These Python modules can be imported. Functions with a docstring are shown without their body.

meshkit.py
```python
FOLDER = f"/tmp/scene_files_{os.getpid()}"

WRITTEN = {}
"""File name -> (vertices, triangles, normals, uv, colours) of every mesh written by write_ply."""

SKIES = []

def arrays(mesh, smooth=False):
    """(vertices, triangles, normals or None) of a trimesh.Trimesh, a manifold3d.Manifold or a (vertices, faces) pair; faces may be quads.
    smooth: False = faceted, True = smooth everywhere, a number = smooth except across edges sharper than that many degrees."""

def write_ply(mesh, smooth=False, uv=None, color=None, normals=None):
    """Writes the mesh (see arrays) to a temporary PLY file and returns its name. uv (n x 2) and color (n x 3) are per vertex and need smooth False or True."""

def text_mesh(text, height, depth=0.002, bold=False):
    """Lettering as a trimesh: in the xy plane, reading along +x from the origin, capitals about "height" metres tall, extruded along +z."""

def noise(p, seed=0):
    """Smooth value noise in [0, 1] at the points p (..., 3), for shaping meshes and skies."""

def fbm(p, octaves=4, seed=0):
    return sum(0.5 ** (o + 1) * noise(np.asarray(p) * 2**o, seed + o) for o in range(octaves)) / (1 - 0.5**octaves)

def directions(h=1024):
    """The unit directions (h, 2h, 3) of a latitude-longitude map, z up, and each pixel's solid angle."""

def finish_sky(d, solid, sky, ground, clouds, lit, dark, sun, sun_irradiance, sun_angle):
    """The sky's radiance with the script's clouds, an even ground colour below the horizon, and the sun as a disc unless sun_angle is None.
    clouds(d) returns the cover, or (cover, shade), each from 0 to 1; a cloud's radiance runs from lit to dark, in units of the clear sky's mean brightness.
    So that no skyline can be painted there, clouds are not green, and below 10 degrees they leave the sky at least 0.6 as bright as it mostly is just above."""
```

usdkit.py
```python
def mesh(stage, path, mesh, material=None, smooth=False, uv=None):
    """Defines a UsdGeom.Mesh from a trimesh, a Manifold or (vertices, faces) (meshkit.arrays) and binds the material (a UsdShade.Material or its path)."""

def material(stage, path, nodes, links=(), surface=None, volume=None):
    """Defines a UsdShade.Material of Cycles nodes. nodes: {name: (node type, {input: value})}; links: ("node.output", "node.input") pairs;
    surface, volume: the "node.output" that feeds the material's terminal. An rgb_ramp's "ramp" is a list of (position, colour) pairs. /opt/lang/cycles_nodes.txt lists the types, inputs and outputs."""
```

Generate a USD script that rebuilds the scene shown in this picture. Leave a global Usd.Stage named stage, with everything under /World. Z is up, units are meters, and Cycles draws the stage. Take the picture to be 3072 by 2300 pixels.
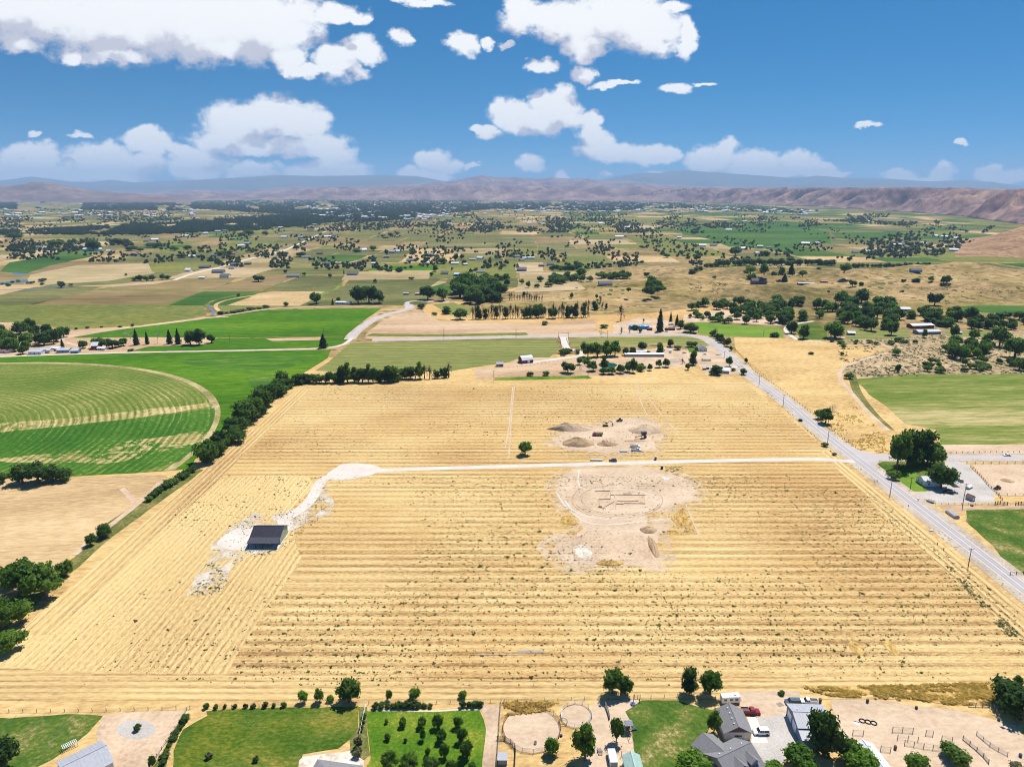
import math, random
import numpy as np, trimesh, usdkit, meshkit
import shapely, shapely.geometry as sg
from pxr import Usd, UsdGeom, UsdLux, UsdShade, Gf, Sdf, Vt

stage = Usd.Stage.CreateInMemory()
UsdGeom.SetStageUpAxis(stage, 'Z')
UsdGeom.SetStageMetersPerUnit(stage, 1.0)
UsdGeom.Xform.Define(stage, '/World')
UsdGeom.Scope.Define(stage, '/World/Looks')
rnd = random.Random(7)
rng = np.random.default_rng(7)

# ------------------------------------------------------------------ camera, sky, sun, exposure
CAM_H, PITCH, FOC, CU, CV = 165.0, math.radians(15.05), 2133.3, 1536.0, 1150.0
SUN_EL, SUN_AZ = math.radians(62), math.radians(33)          # azimuth from +y towards +x
EXPOSURE = 0.50
SKY_STRENGTH, SUN_I = 0.092, 1.25

cam = UsdGeom.Camera.Define(stage, '/World/camera')
cam.CreateHorizontalApertureAttr(36.0)
cam.CreateFocalLengthAttr(36.0 * FOC / 3072.0)
cam.CreateClippingRangeAttr(Gf.Vec2f(1.0, 200000.0))
cam.CreateExposureAttr(EXPOSURE)
cam.AddTranslateOp().Set(Gf.Vec3d(0, 0, CAM_H))
cam.AddRotateXOp().Set(90.0 - math.degrees(PITCH))

SX, SY, SZ = math.cos(SUN_EL) * math.sin(SUN_AZ), math.cos(SUN_EL) * math.cos(SUN_AZ), math.sin(SUN_EL)
sun = UsdLux.DistantLight.Define(stage, '/World/sun')
sun.CreateIntensityAttr(SUN_I)
sun.CreateAngleAttr(0.53)
sun.CreateNormalizeAttr(True)
sun.CreateColorAttr(Gf.Vec3f(1.0, 0.955, 0.88))
sun.AddRotateZOp().Set(180 - math.degrees(SUN_AZ))
sun.AddRotateXOp().Set(90 - math.degrees(SUN_EL))


def ray(u, v):
    a, b = (u - CU) / FOC, -(v - CV) / FOC
    return np.array([a, math.cos(PITCH) + b * math.sin(PITCH), -math.sin(PITCH) + b * math.cos(PITCH)])


# clouds: puffs given by direction (tangent of azimuth, tangent of elevation), each a few round lobes
def sky_dir(u, v):
    d = ray(u, v)
    return d[0] / d[1], d[2] / d[1]


CLOUDS = [  # centre u, v and half sizes in the photograph's pixels
    (60, 20, 330, 110), (330, 60, 260, 120), (560, 60, 300, 120), (800, 70, 180, 110), (340, 165, 130, 30), (660, 130, 200, 40),
    (215, 165, 40, 22), (55, 137, 75, 30), (1005, 40, 100, 30), (1075, 60, 40, 20),
    (870, 165, 60, 42), (1010, 185, 75, 55), (1080, 150, 75, 40), (1000, 215, 110, 18), (905, 210, 70, 24),
    (1210, 108, 50, 20), (1385, 122, 48, 34), (1465, 130, 30, 14), (1525, 136, 24, 10), (1260, 4, 90, 14),
    (1560, 50, 70, 60), (1700, 60, 160, 70), (1880, 50, 170, 90), (1950, 100, 110, 60), (1760, 130, 90, 45), (2060, 110, 40, 60), (2025, 20, 55, 20),
    (1625, 190, 46, 18), (1755, 212, 44, 26), (1840, 247, 70, 9), (2025, 278, 62, 20), (2105, 264, 24, 8),
    (720, 365, 130, 75), (800, 340, 130, 60), (880, 360, 120, 58), (660, 420, 110, 36), (960, 425, 110, 44), (800, 440, 230, 30), (1010, 455, 60, 30),
    (1630, 320, 60, 60), (1530, 340, 80, 42), (1690, 300, 60, 50), (1620, 360, 150, 44), (1770, 355, 50, 28), (1465, 398, 46, 22), (1418, 385, 20, 12),
    (1780, 410, 70, 48), (1830, 455, 120, 34), (1950, 465, 90, 24), (2010, 470, 50, 22),
    (100, 470, 110, 45), (40, 500, 100, 50), (300, 480, 120, 50), (440, 430, 90, 36), (470, 445, 70, 40), (320, 520, 170, 36), (140, 520, 120, 26), (420, 500, 90, 40),
    (600, 500, 120, 44), (760, 515, 120, 36), (1000, 510, 120, 42), (930, 520, 130, 26), (240, 405, 30, 12), (90, 400, 24, 10), (560, 460, 90, 26),
    (1300, 480, 70, 34), (1350, 500, 60, 18), (1260, 520, 70, 22), (1310, 530, 70, 20), (1425, 500, 18, 8),
    (1590, 490, 44, 24), (1680, 520, 30, 16), (1740, 535, 24, 6), (1820, 530, 20, 9), (1960, 515, 44, 16),
    (2175, 450, 46, 36), (2140, 480, 90, 40), (2280, 485, 100, 38), (2400, 480, 70, 30), (2440, 510, 90, 26), (2300, 520, 140, 26), (2500, 525, 60, 14),
    (2700, 530, 60, 22), (2830, 520, 50, 32), (2780, 540, 110, 14), (2960, 520, 50, 32), (3020, 530, 90, 26), (2887, 427, 22, 8), (2590, 372, 40, 10),
]
sk, sl = {}, []
sk['tc'] = ('texture_coordinate', {})
sk['sep'] = ('separate_xyz', {})
sl += [('tc.generated', 'sep.vector')]
sk['ymax'] = ('math', {'math_type': 'maximum', 'value2': 0.02})
sk['qa'] = ('math', {'math_type': 'divide'}); sk['qb'] = ('math', {'math_type': 'divide'})
sk['ab'] = ('combine_xyz', {'z': 0.0})
sl += [('sep.y', 'ymax.value1'), ('sep.x', 'qa.value1'), ('ymax.value', 'qa.value2'), ('sep.z', 'qb.value1'), ('ymax.value', 'qb.value2'), ('qa.value', 'ab.x'), ('qb.value', 'ab.y')]
# warp the direction a little so that the puffs' outlines billow
sk['wm'] = ('mapping', {'scale': (1, 1.35, 1)})
sk['wn'] = ('noise_texture', {'scale': 14.0, 'detail': 5.0, 'roughness': 0.6})
sk['wsub'] = ('vector_math', {'math_type': 'subtract', 'vector2': (0.5, 0.5, 0.5)})
sk['wmul'] = ('vector_math', {'math_type': 'multiply', 'vector2': (0.066, 0.046, 0.0)})
sk['wadd'] = ('vector_math', {'math_type': 'add'})
sl += [('ab.vector', 'wm.vector'), ('wm.vector', 'wn.vector'), ('wn.color', 'wsub.vector1'), ('wsub.vector', 'wmul.vector1'), ('wmul.vector', 'wadd.vector1'), ('ab.vector', 'wadd.vector2')]
sk['up'] = ('vector_math', {'math_type': 'add', 'vector2': (0.014, 0.034, 0.0)})
sl += [('wadd.vector', 'up.vector1')]


def puffs(tag, src):
    last = None
    for i, (u, v, ru, rv) in enumerate(CLOUDS):
        a, b = sky_dir(u, v)
        ra, rb = 1.16 * ru / FOC, 1.18 * rv / FOC
        sk[f'{tag}m{i}'] = ('mapping', {'scale': (1 / ra, 1 / rb, 1.0), 'location': (-a / ra, -b / rb, 0.0)})
        sk[f'{tag}g{i}'] = ('gradient_texture', {'gradient_type': 'spherical'})
        sl.extend([(src, f'{tag}m{i}.vector'), (f'{tag}m{i}.vector', f'{tag}g{i}.vector')])
        if last is None:
            last = f'{tag}g{i}.fac'
        else:
            sk[f'{tag}x{i}'] = ('math', {'math_type': 'maximum'})
            sl.extend([(last, f'{tag}x{i}.value1'), (f'{tag}g{i}.fac', f'{tag}x{i}.value2')])
            last = f'{tag}x{i}.value'
    return last


c0 = puffs('p', 'wadd.vector')
c1 = puffs('s', 'up.vector')
sk['fn'] = ('noise_texture', {'scale': 34.0, 'detail': 8.0, 'roughness': 0.66})
sk['fs'] = ('math', {'math_type': 'multiply_add', 'value2': 1.0, 'value3': -0.52})
sk['cs'] = ('math', {'math_type': 'add'})
sk['cover'] = ('map_range', {'range_type': 'smoothstep', 'from_min': 0.08, 'from_max': 0.46, 'to_min': 0.0, 'to_max': 1.0, 'clamp': True})
sk['gate'] = ('math', {'math_type': 'multiply', 'value2': 5.0, 'use_clamp': True}); sk['fg'] = ('math', {'math_type': 'multiply'})
sl += [('wm.vector', 'fn.vector'), ('fn.fac', 'fs.value1'), (c0, 'gate.value1'), ('fs.value', 'fg.value1'), ('gate.value', 'fg.value2'), ('fg.value', 'cs.value1'), (c0, 'cs.value2'), ('cs.value', 'cover.value')]
# shade: thick cloud towards the sun makes a greyer base
sk['dif'] = ('math', {'math_type': 'subtract'}); sk['dw'] = ('math', {'math_type': 'multiply', 'value2': 0.75})
sk['sh'] = ('map_range', {'range_type': 'smoothstep', 'from_min': -0.02, 'from_max': 0.42, 'to_min': 0.0, 'to_max': 1.0, 'clamp': True})
sk['shn'] = ('noise_texture', {'scale': 26.0, 'detail': 7.0, 'roughness': 0.62})
sk['shs'] = ('math', {'math_type': 'multiply_add', 'value2': 1.1, 'value3': -0.56})
sk['shadd'] = ('math', {'math_type': 'add'})
sl += [('wm.vector', 'shn.vector'), ('shn.fac', 'shs.value1'), ('shs.value', 'shadd.value1'), (c0, 'dw.value1'), (c1, 'dif.value1'), ('dw.value', 'dif.value2'), ('dif.value', 'shadd.value2'), ('shadd.value', 'sh.value')]
sk['ccol'] = ('rgb_ramp', {'ramp': [(0.0, (1.0, 1.0, 1.0)), (0.35, (0.94, 0.94, 0.95)), (0.7, (0.80, 0.80, 0.84)), (1.0, (0.60, 0.60, 0.68))]})
sl += [('sh.result', 'ccol.fac')]
# the same sort of fair-weather cloud elsewhere in the sky, scattered over a flat layer
sk['zmax'] = ('math', {'math_type': 'maximum', 'value2': 0.05})
sk['pl'] = ('vector_math', {'math_type': 'divide'})
sk['zz'] = ('combine_xyz', {})
sl += [('sep.z', 'zmax.value1'), ('zmax.value', 'zz.x'), ('zmax.value', 'zz.y'), ('zmax.value', 'zz.z'), ('tc.generated', 'pl.vector1'), ('zz.vector', 'pl.vector2')]
sk['ln'] = ('noise_texture', {'scale': 0.9, 'detail': 6.0, 'roughness': 0.55})
sk['lc'] = ('map_range', {'range_type': 'smoothstep', 'from_min': 0.58, 'from_max': 0.68, 'to_min': 0.0, 'to_max': 1.0, 'clamp': True})
sl += [('pl.vector', 'ln.vector'), ('ln.fac', 'lc.value')]
sk['out'] = ('map_range', {'range_type': 'smoothstep', 'from_min': 0.26, 'from_max': 0.40, 'to_min': 0.0, 'to_max': 1.0, 'clamp': True})   # above the part of the sky in view
sk['outb'] = ('math', {'math_type': 'less_than', 'value2': 0.25})                                                                       # and behind
sk['outm'] = ('math', {'math_type': 'maximum'}); sk['lcm'] = ('math', {'math_type': 'multiply'}); sk['call'] = ('math', {'math_type': 'maximum'})
sl += [('sep.z', 'out.value'), ('sep.y', 'outb.value1'), ('out.result', 'outm.value1'), ('outb.value', 'outm.value2'), ('lc.result', 'lcm.value1'), ('outm.value', 'lcm.value2'), ('lcm.value', 'call.value1'), ('cover.result', 'call.value2')]
# clear sky, seen a little higher up than it is so that the horizon keeps its blue
sk['zup'] = ('math', {'math_type': 'multiply_add', 'value2': 1.9, 'value3': 0.075})
sk['sv'] = ('combine_xyz', {}); sk['svn'] = ('vector_math', {'math_type': 'normalize'})
sk['sky'] = ('sky_texture', {'sky_type': 'single_scattering', 'sun_disc': False, 'sun_elevation': SUN_EL, 'sun_rotation': SUN_AZ, 'altitude': 700.0, 'air_density': 1.0, 'aerosol_density': 0.6, 'ozone_density': 1.6})
sk['sat'] = ('hsv', {'hue': 0.492, 'saturation': 2.9, 'value': 0.72, 'fac': 1.0})
sl += [('sep.z', 'zup.value1'), ('sep.x', 'sv.x'), ('sep.y', 'sv.y'), ('zup.value', 'sv.z'), ('sv.vector', 'svn.vector1'), ('svn.vector', 'sky.vector'), ('sky.color', 'sat.color')]
CLOUD_LIT = 8.2
sk['clit'] = ('mix', {'mix_type': 'multiply', 'fac': 1.0, 'color2': (CLOUD_LIT, CLOUD_LIT, CLOUD_LIT)})
sk['mixc'] = ('mix', {'mix_type': 'mix'})
sk['bg'] = ('background_shader', {'strength': SKY_STRENGTH})
sl += [('ccol.color', 'clit.color1'), ('call.value', 'mixc.fac'), ('sat.color', 'mixc.color1'), ('clit.color', 'mixc.color2'), ('mixc.color', 'bg.color')]
sky_mat = usdkit.material(stage, '/World/Looks/sky', sk, sl, surface='bg.background')
dome = UsdLux.DomeLight.Define(stage, '/World/sky')
UsdShade.MaterialBindingAPI.Apply(dome.GetPrim()).Bind(sky_mat)
dome.GetPrim().SetCustomDataByKey('kind', 'structure')

# ------------------------------------------------------------------ helpers: places measured in the photograph become points on the ground
PANEL = {'A': (0, 500, 2.1592), 'B': (1024, 500, 2.1592), 'C': (2048, 500, 2.1592), 'D': (0, 1150, 2.1592), 'E': (1024, 1150, 2.1592), 'F': (2048, 1150, 2.1592),
         'a': (0, 1950, 3.568), 'b': (600, 1950, 3.568), 'c': (1200, 1950, 3.568), 'd': (1780, 1950, 3.568), 'e': (2200, 1950, 4.424), 'f': (2572, 1950, 4.424),
         'g': (600, 1370, 4.913), 'h': (1600, 1220, 4.913), 'i': (2560, 1230, 4.320), 'j': (1440, 960, 4.424), 'k': (1900, 940, 4.9156), 'l': (2350, 870, 3.0637),
         'm': (0, 950, 3.16), 'q': (1100, 760, 3.16), 'r': (500, 740, 1.817), 'O': (0, 0, 0.72005)}
HUMPS = []


def flat(u, v, z=0.0):
    d = ray(u, v)
    t = (z - CAM_H) / d[2]
    return np.array([t * d[0], t * d[1], z])


def terrain(x, y):
    z = 0.0 * np.asarray(x, float)
    for hx, hy, rx, ry, h in HUMPS:
        z = z + h * np.exp(-((x - hx) / rx) ** 2 - ((y - hy) / ry) ** 2)
    return z


def px(p, x, y):
    X, Y, s = PANEL[p]
    return x / s + X, y / s + Y


def at(p, x, y, z=None):
    """The ground under a place of the photograph (or the point of it that lies at height z)."""
    u, v = px(p, x, y)
    if z is not None:
        return flat(u, v, z)
    q = flat(u, v)
    for _ in range(6):
        q = flat(u, v, float(terrain(q[0], q[1])))
    return q


def dist_scale(q):
    """Metres per photograph pixel across the view at a point, and the angle it is seen down at."""
    dep = math.atan2(CAM_H - q[2], math.hypot(q[0], q[1]))
    depth = q[1] * math.cos(PITCH) + (CAM_H - q[2]) * math.sin(PITCH)
    return depth / FOC, dep


for p_, x_, y_, rx, ry, h in [('O', 1330, 640, 90, 60, 7), ('O', 1230, 662, 80, 35, 5), ('O', 1460, 622, 120, 60, 9), ('O', 1640, 600, 150, 90, 10), ('O', 1850, 612, 150, 80, 11),
                              ('O', 2060, 600, 220, 110, 13), ('O', 1960, 630, 140, 60, 8), ('O', 1560, 640, 120, 50, 7), ('O', 1720, 640, 130, 45, 6), ('O', 1400, 590, 150, 70, 6), ('O', 2160, 640, 130, 60, 9)]:
    q = flat(*px(p_, x_, y_))
    HUMPS.append((q[0], q[1], rx * 0.8, ry * 0.8, h * 2.2))

used = {}


def numbered(name):
    used[name] = used.get(name, -1) + 1
    return name if used[name] == 0 else f'{name}_{used[name]:03d}'


def tag(prim, label=None, cat=None, group=None, kind=None):
    prim = prim.GetPrim() if hasattr(prim, 'GetPrim') else prim
    for k, v in (('label', label), ('category', cat), ('group', group), ('kind', kind)):
        if v:
            prim.SetCustomDataByKey(k, v)
    return prim


def thing(name, label, cat, loc=(0, 0, 0), rot=0.0, scale=None, group=None):
    x = UsdGeom.Xform.Define(stage, '/World/' + numbered(name))
    x.AddTranslateOp().Set(Gf.Vec3d(*map(float, loc)))
    x.AddRotateZOp().Set(float(rot))
    if scale is not None:
        x.AddScaleOp().Set(Gf.Vec3f(*map(float, scale)))
    return tag(x.GetPrim(), label, cat, group)


part_used = {}


def part(parent, name, mesh, m, smooth=False, label=None):
    path = str(parent.GetPath()) if hasattr(parent, 'GetPath') else '/World'
    key = (path, name)
    part_used[key] = part_used.get(key, -1) + 1
    n = name if part_used[key] == 0 else f'{name}_{part_used[key]:03d}'
    o = usdkit.mesh(stage, f'{path}/{n}', mesh, MAT[m] if isinstance(m, str) else m, smooth=smooth).GetPrim()
    return tag(o, label)


def copy_of(src, loc, rot=0.0, scale=None, label=None, cat=None, group=None):
    base = src.GetName()
    r = thing(base.rsplit('_', 1)[0] if base[-3:].isdigit() else base, label, cat, loc, rot, scale, group)
    r.GetReferences().AddInternalReference(src.GetPath())
    r.SetInstanceable(True)
    return r


# shapes
def box(x0, x1, y0, y1, z0, z1):
    v = np.array([(x, y, z) for x in (x0, x1) for y in (y0, y1) for z in (z0, z1)], float)
    f = np.array([[0, 1, 3, 2], [4, 6, 7, 5], [0, 4, 5, 1], [2, 3, 7, 6], [0, 2, 6, 4], [1, 5, 7, 3]])
    return v, np.vstack([f[:, [0, 1, 2]], f[:, [0, 2, 3]]])


def join(ms):
    vs, fs, n = [], [], 0
    for v, f in ms:
        v, f = np.asarray(v, float), np.asarray(f, int)
        if f.shape[1] == 4:
            f = np.vstack([f[:, [0, 1, 2]], f[:, [0, 2, 3]]])
        vs.append(v); fs.append(f + n); n += len(v)
    return np.vstack(vs), np.vstack(fs)


def tube(points, radii, n=6):
    points = np.asarray(points, float)
    radii = np.broadcast_to(radii, len(points))
    vs, fs = [], []
    for i, q in enumerate(points):
        d = points[min(i + 1, len(points) - 1)] - points[max(i - 1, 0)]
        d = d / max(np.linalg.norm(d), 1e-9)
        a = np.cross(d, [0.3, 0.9, 0.1] if abs(d[2]) > 0.8 else [0, 0, 1]); a /= np.linalg.norm(a)
        b = np.cross(d, a)
        for k in range(n):
            t = 2 * math.pi * k / n
            vs.append(q + radii[i] * (math.cos(t) * a + math.sin(t) * b))
    for i in range(len(points) - 1):
        for k in range(n):
            k2 = (k + 1) % n
            fs.append([i * n + k, i * n + k2, (i + 1) * n + k2]); fs.append([i * n + k, (i + 1) * n + k2, (i + 1) * n + k])
    for e, s in ((0, -1), (len(points) - 1, 1)):
        for k in range(1, n - 1):
            fs.append([e * n, e * n + (k + 1 if s < 0 else k), e * n + (k if s < 0 else k + 1)])
    return np.array(vs), np.array(fs)


def moved(m, d=(0, 0, 0), rz=0.0, s=(1, 1, 1)):
    v, f = m
    v = np.asarray(v, float) * np.asarray(s, float)
    c, t = math.cos(rz), math.sin(rz)
    return np.stack([c * v[:, 0] - t * v[:, 1], t * v[:, 0] + c * v[:, 1], v[:, 2]], 1) + np.asarray(d, float), f


def prism(outline, y0, y1):
    """An outline in x, z (counter-clockwise seen from -y) drawn out along y."""
    poly = sg.Polygon(outline)
    t = trimesh.creation.extrude_polygon(poly, y1 - y0, engine='earcut')
    v = np.asarray(t.vertices)
    return np.stack([v[:, 0], y1 - v[:, 2], v[:, 1]], 1), np.asarray(t.faces)


# ------------------------------------------------------------------ materials
MAT = {}


def mat(name, nodes, links, surface='p.BSDF'):
    MAT[name] = usdkit.material(stage, '/World/Looks/' + name, nodes, links, surface=surface)
    return MAT[name]


def plain(name, col, rough=0.7, metal=0.0, var=0.12, scale=0.6, spec=0.3):
    """A surface of one colour with wear: two sizes of noise lighten and darken it, gloss varies."""
    c = np.array(col, float)
    nodes = {'g': ('texture_coordinate', {}), 'n': ('noise_texture', {'scale': scale, 'detail': 6.0, 'roughness': 0.65}),
             'r': ('rgb_ramp', {'ramp': [(0.25, c * (1 - 1.6 * var)), (0.5, c), (0.75, np.minimum(c * (1 + 1.3 * var), 0.95))]}),
             'rr': ('map_range', {'from_min': 0.3, 'from_max': 0.7, 'to_min': max(rough - 0.12, 0.04), 'to_max': min(rough + 0.12, 1.0)}),
             'p': ('principled_bsdf', {'metallic': metal, 'specular_ior_level': spec})}
    return mat(name, nodes, [('g.object', 'n.vector'), ('n.fac', 'r.fac'), ('r.color', 'p.base_color'), ('n.fac', 'rr.value'), ('rr.result', 'p.roughness')])


def ground_mat(name, ramp, scale=0.02, fine=0.5, amount=(0.5, 0.5), stretch=(1, 1), angle=0.0, rows=None, rings=None, bump=0.0, spots=None, holes=None, tint=None):
    """Soil, grass or crop: broad patches and fine mottling (stretched along a working direction if there is one), with rows or rings of a crop.
    rows: (spacing m, strength, wobble m); rings: (x, y, spacing, strength); spots: (scale, size, colour) scattered tufts."""
    amount = (amount[0] * 1.5, amount[1] * 1.6)
    N = {'g': ('geometry', {}), 'rot': ('mapping', {'rotation': (0, 0, -angle)}),
         'n1m': ('mapping', {'scale': (scale * stretch[0], scale * stretch[1], scale)}), 'n1': ('noise_texture', {'scale': 1.0, 'detail': 5.0, 'roughness': 0.6}),
         'n2m': ('mapping', {'scale': (fine * stretch[0], fine * stretch[1], fine)}), 'n2': ('noise_texture', {'scale': 1.0, 'detail': 6.0, 'roughness': 0.7}),
         'a1': ('math', {'math_type': 'multiply_add', 'value2': amount[0], 'value3': 0.5 - 0.5 * (amount[0] + amount[1])}), 'a2': ('math', {'math_type': 'multiply_add', 'value2': amount[1]})}
    L = [('g.position', 'rot.vector'), ('rot.vector', 'n1m.vector'), ('n1m.vector', 'n1.vector'), ('rot.vector', 'n2m.vector'), ('n2m.vector', 'n2.vector'), ('n1.fac', 'a1.value1'), ('n2.fac', 'a2.value1'), ('a1.value', 'a2.value3')]
    last = 'a2.value'
    if rows or rings:
        N['wn'] = ('noise_texture', {'scale': 0.035, 'detail': 3.0})
        L.append(('rot.vector', 'wn.vector'))
        if rows:
            sp, strength, wob = rows
            N['sep'] = ('separate_xyz', {}); L += [('rot.vector', 'sep.vector')]
            dist = 'sep.y'
        else:
            cx, cy, sp, strength = rings; wob = 4.0
            N['cen'] = ('vector_math', {'math_type': 'subtract', 'vector2': (cx, cy, 0)}); N['len'] = ('vector_math', {'math_type': 'length'})
            L += [('g.position', 'cen.vector1'), ('cen.vector', 'len.vector1')]
            dist = 'len.value'
        N['wob'] = ('math', {'math_type': 'multiply_add', 'value2': wob})
        N['fr'] = ('math', {'math_type': 'multiply', 'value2': 2 * math.pi / sp}); N['si'] = ('math', {'math_type': 'sine'})
        N['rowm'] = ('combine_xyz', {}); N['rows'] = ('math', {'math_type': 'multiply', 'value2': 1.0 / sp * 2.7}); N['rown'] = ('noise_texture', {'dimensions': '1D', 'detail': 4.0, 'roughness': 0.7})
        N['br'] = ('noise_texture', {'scale': 0.06, 'detail': 4.0})
        N['am'] = ('map_range', {'from_min': 0.35, 'from_max': 0.65, 'to_min': 0.25, 'to_max': 1.0, 'clamp': True})
        N['s1'] = ('math', {'math_type': 'multiply', 'value2': strength * 0.5}); N['s2'] = ('math', {'math_type': 'multiply'})
        N['k1'] = ('math', {'math_type': 'subtract', 'value2': 0.5}); N['k2'] = ('math', {'math_type': 'multiply_add', 'value2': strength * 2.2}); N['sum'] = ('math', {'math_type': 'add'})
        L += [('wn.fac', 'wob.value1'), (dist, 'wob.value3'), ('wob.value', 'fr.value1'), ('fr.value', 'si.value1'), ('si.value', 's1.value1'), ('rot.vector', 'br.vector'), ('br.fac', 'am.value'),
              ('s1.value', 's2.value1'), ('am.result', 's2.value2'), ('wob.value', 'rows.value1'), ('rows.value', 'rown.w'), ('rown.fac', 'k1.value1'), ('k1.value', 'k2.value1'), ('s2.value', 'k2.value3'),
              ('k2.value', 'sum.value1'), (last, 'sum.value2')]
        last = 'sum.value'
    N['r'] = ('rgb_ramp', {'ramp': ramp}); L.append((last, 'r.fac'))
    col = 'r.color'
    if spots:
        N['v'] = ('voronoi_texture', {'scale': spots[0]}); N['vn'] = ('noise_texture', {'scale': 0.03, 'detail': 3.0})
        N['vs'] = ('map_range', {'from_min': 0.35, 'from_max': 0.7, 'to_min': 0.0, 'to_max': spots[1], 'clamp': True})
        N['vl'] = ('math', {'math_type': 'less_than'}); N['vm'] = ('mix', {'mix_type': 'mix', 'color2': spots[2]})
        L += [('g.position', 'v.vector'), ('g.position', 'vn.vector'), ('vn.fac', 'vs.value'), ('v.distance', 'vl.value1'), ('vs.result', 'vl.value2'), ('vl.value', 'vm.fac'), (col, 'vm.color1')]
        col = 'vm.color'
    if tint:                                                    # wide drifts where the cover is of another tone
        N['tn'] = ('noise_texture', {'scale': tint[0], 'detail': 6.0, 'roughness': 0.65}); N['tm'] = ('map_range', {'from_min': 0.42, 'from_max': 0.62, 'to_min': 0.0, 'to_max': 1.0, 'clamp': True})
        N['tx'] = ('mix', {'mix_type': 'multiply', 'fac': 1.0, 'color2': tint[1]}); N['tt'] = ('mix', {'mix_type': 'mix'})
        L += [('rot.vector', 'tn.vector'), ('tn.fac', 'tm.value'), (col, 'tx.color1'), (col, 'tt.color1'), ('tx.color', 'tt.color2'), ('tm.result', 'tt.fac')]
        col = 'tt.color'
    N['p'] = ('principled_bsdf', {'roughness': 0.95, 'specular_ior_level': 0.05})
    L.append((col, 'p.base_color'))
    if bump:
        N['b'] = ('bump', {'strength': 1.0, 'distance': bump}); L += [(last, 'b.height'), ('b.normal', 'p.normal')]
    if holes:                                                   # thin cover: what lies below shows between the stones
        N['hn'] = ('noise_texture', {'scale': holes[0], 'detail': 5.0, 'roughness': 0.7}); N['hl'] = ('noise_texture', {'scale': holes[0] * 0.12, 'detail': 3.0}); N['ha'] = ('math', {'math_type': 'add'}); N['ht'] = ('math', {'math_type': 'greater_than', 'value2': holes[1]})
        N['tr'] = ('transparent_bsdf', {}); N['mx'] = ('mix_closure', {})
        L += [('g.position', 'hn.vector'), ('g.position', 'hl.vector'), ('hn.fac', 'ha.value1'), ('hl.fac', 'ha.value2'), ('ha.value', 'ht.value1'), ('ht.value', 'mx.fac'), ('p.BSDF', 'mx.closure1'), ('tr.BSDF', 'mx.closure2')]
        return mat(name, N, L, 'mx.closure')
    return mat(name, N, L)


PI = math.pi
STRAW = [(0.06, (0.125, 0.068, 0.032)), (0.27, (0.28, 0.165, 0.073)), (0.42, (0.43, 0.29, 0.127)), (0.60, (0.555, 0.41, 0.185)), (0.95, (0.68, 0.55, 0.30))]
ground_mat('stubble', STRAW, 0.010, 1.1, (0.42, 0.66), (0.45, 1.0), 0.0, rows=(6.4, 0.32, 0.9), bump=0.1, tint=(0.008, (0.88, 0.80, 0.72)))
ground_mat('stubble_long', [(a - 0.05, c) for a, c in STRAW], 0.012, 1.1, (0.36, 0.6), (0.4, 1.0), math.radians(88), rows=(2.8, 0.22, 0.6), bump=0.1)
ground_mat('stubble_head', STRAW, 0.02, 1.0, (0.4, 0.45), (0.3, 1.0), math.radians(90), rows=(3.2, 0.32, 0.6), bump=0.1)
ground_mat('stubble_edge', STRAW, 0.02, 1.0, (0.4, 0.45), (0.3, 1.0), 0.0, rows=(3.2, 0.3, 1.0), bump=0.1)
DRY = [(0.1, (0.20, 0.13, 0.06)), (0.38, (0.36, 0.245, 0.12)), (0.6, (0.47, 0.335, 0.165)), (0.9, (0.60, 0.46, 0.26))]
ground_mat('dry_grass', DRY, 0.012, 0.35, (0.8, 0.9), (0.5, 1.2), 0.1, bump=0.2)
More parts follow.
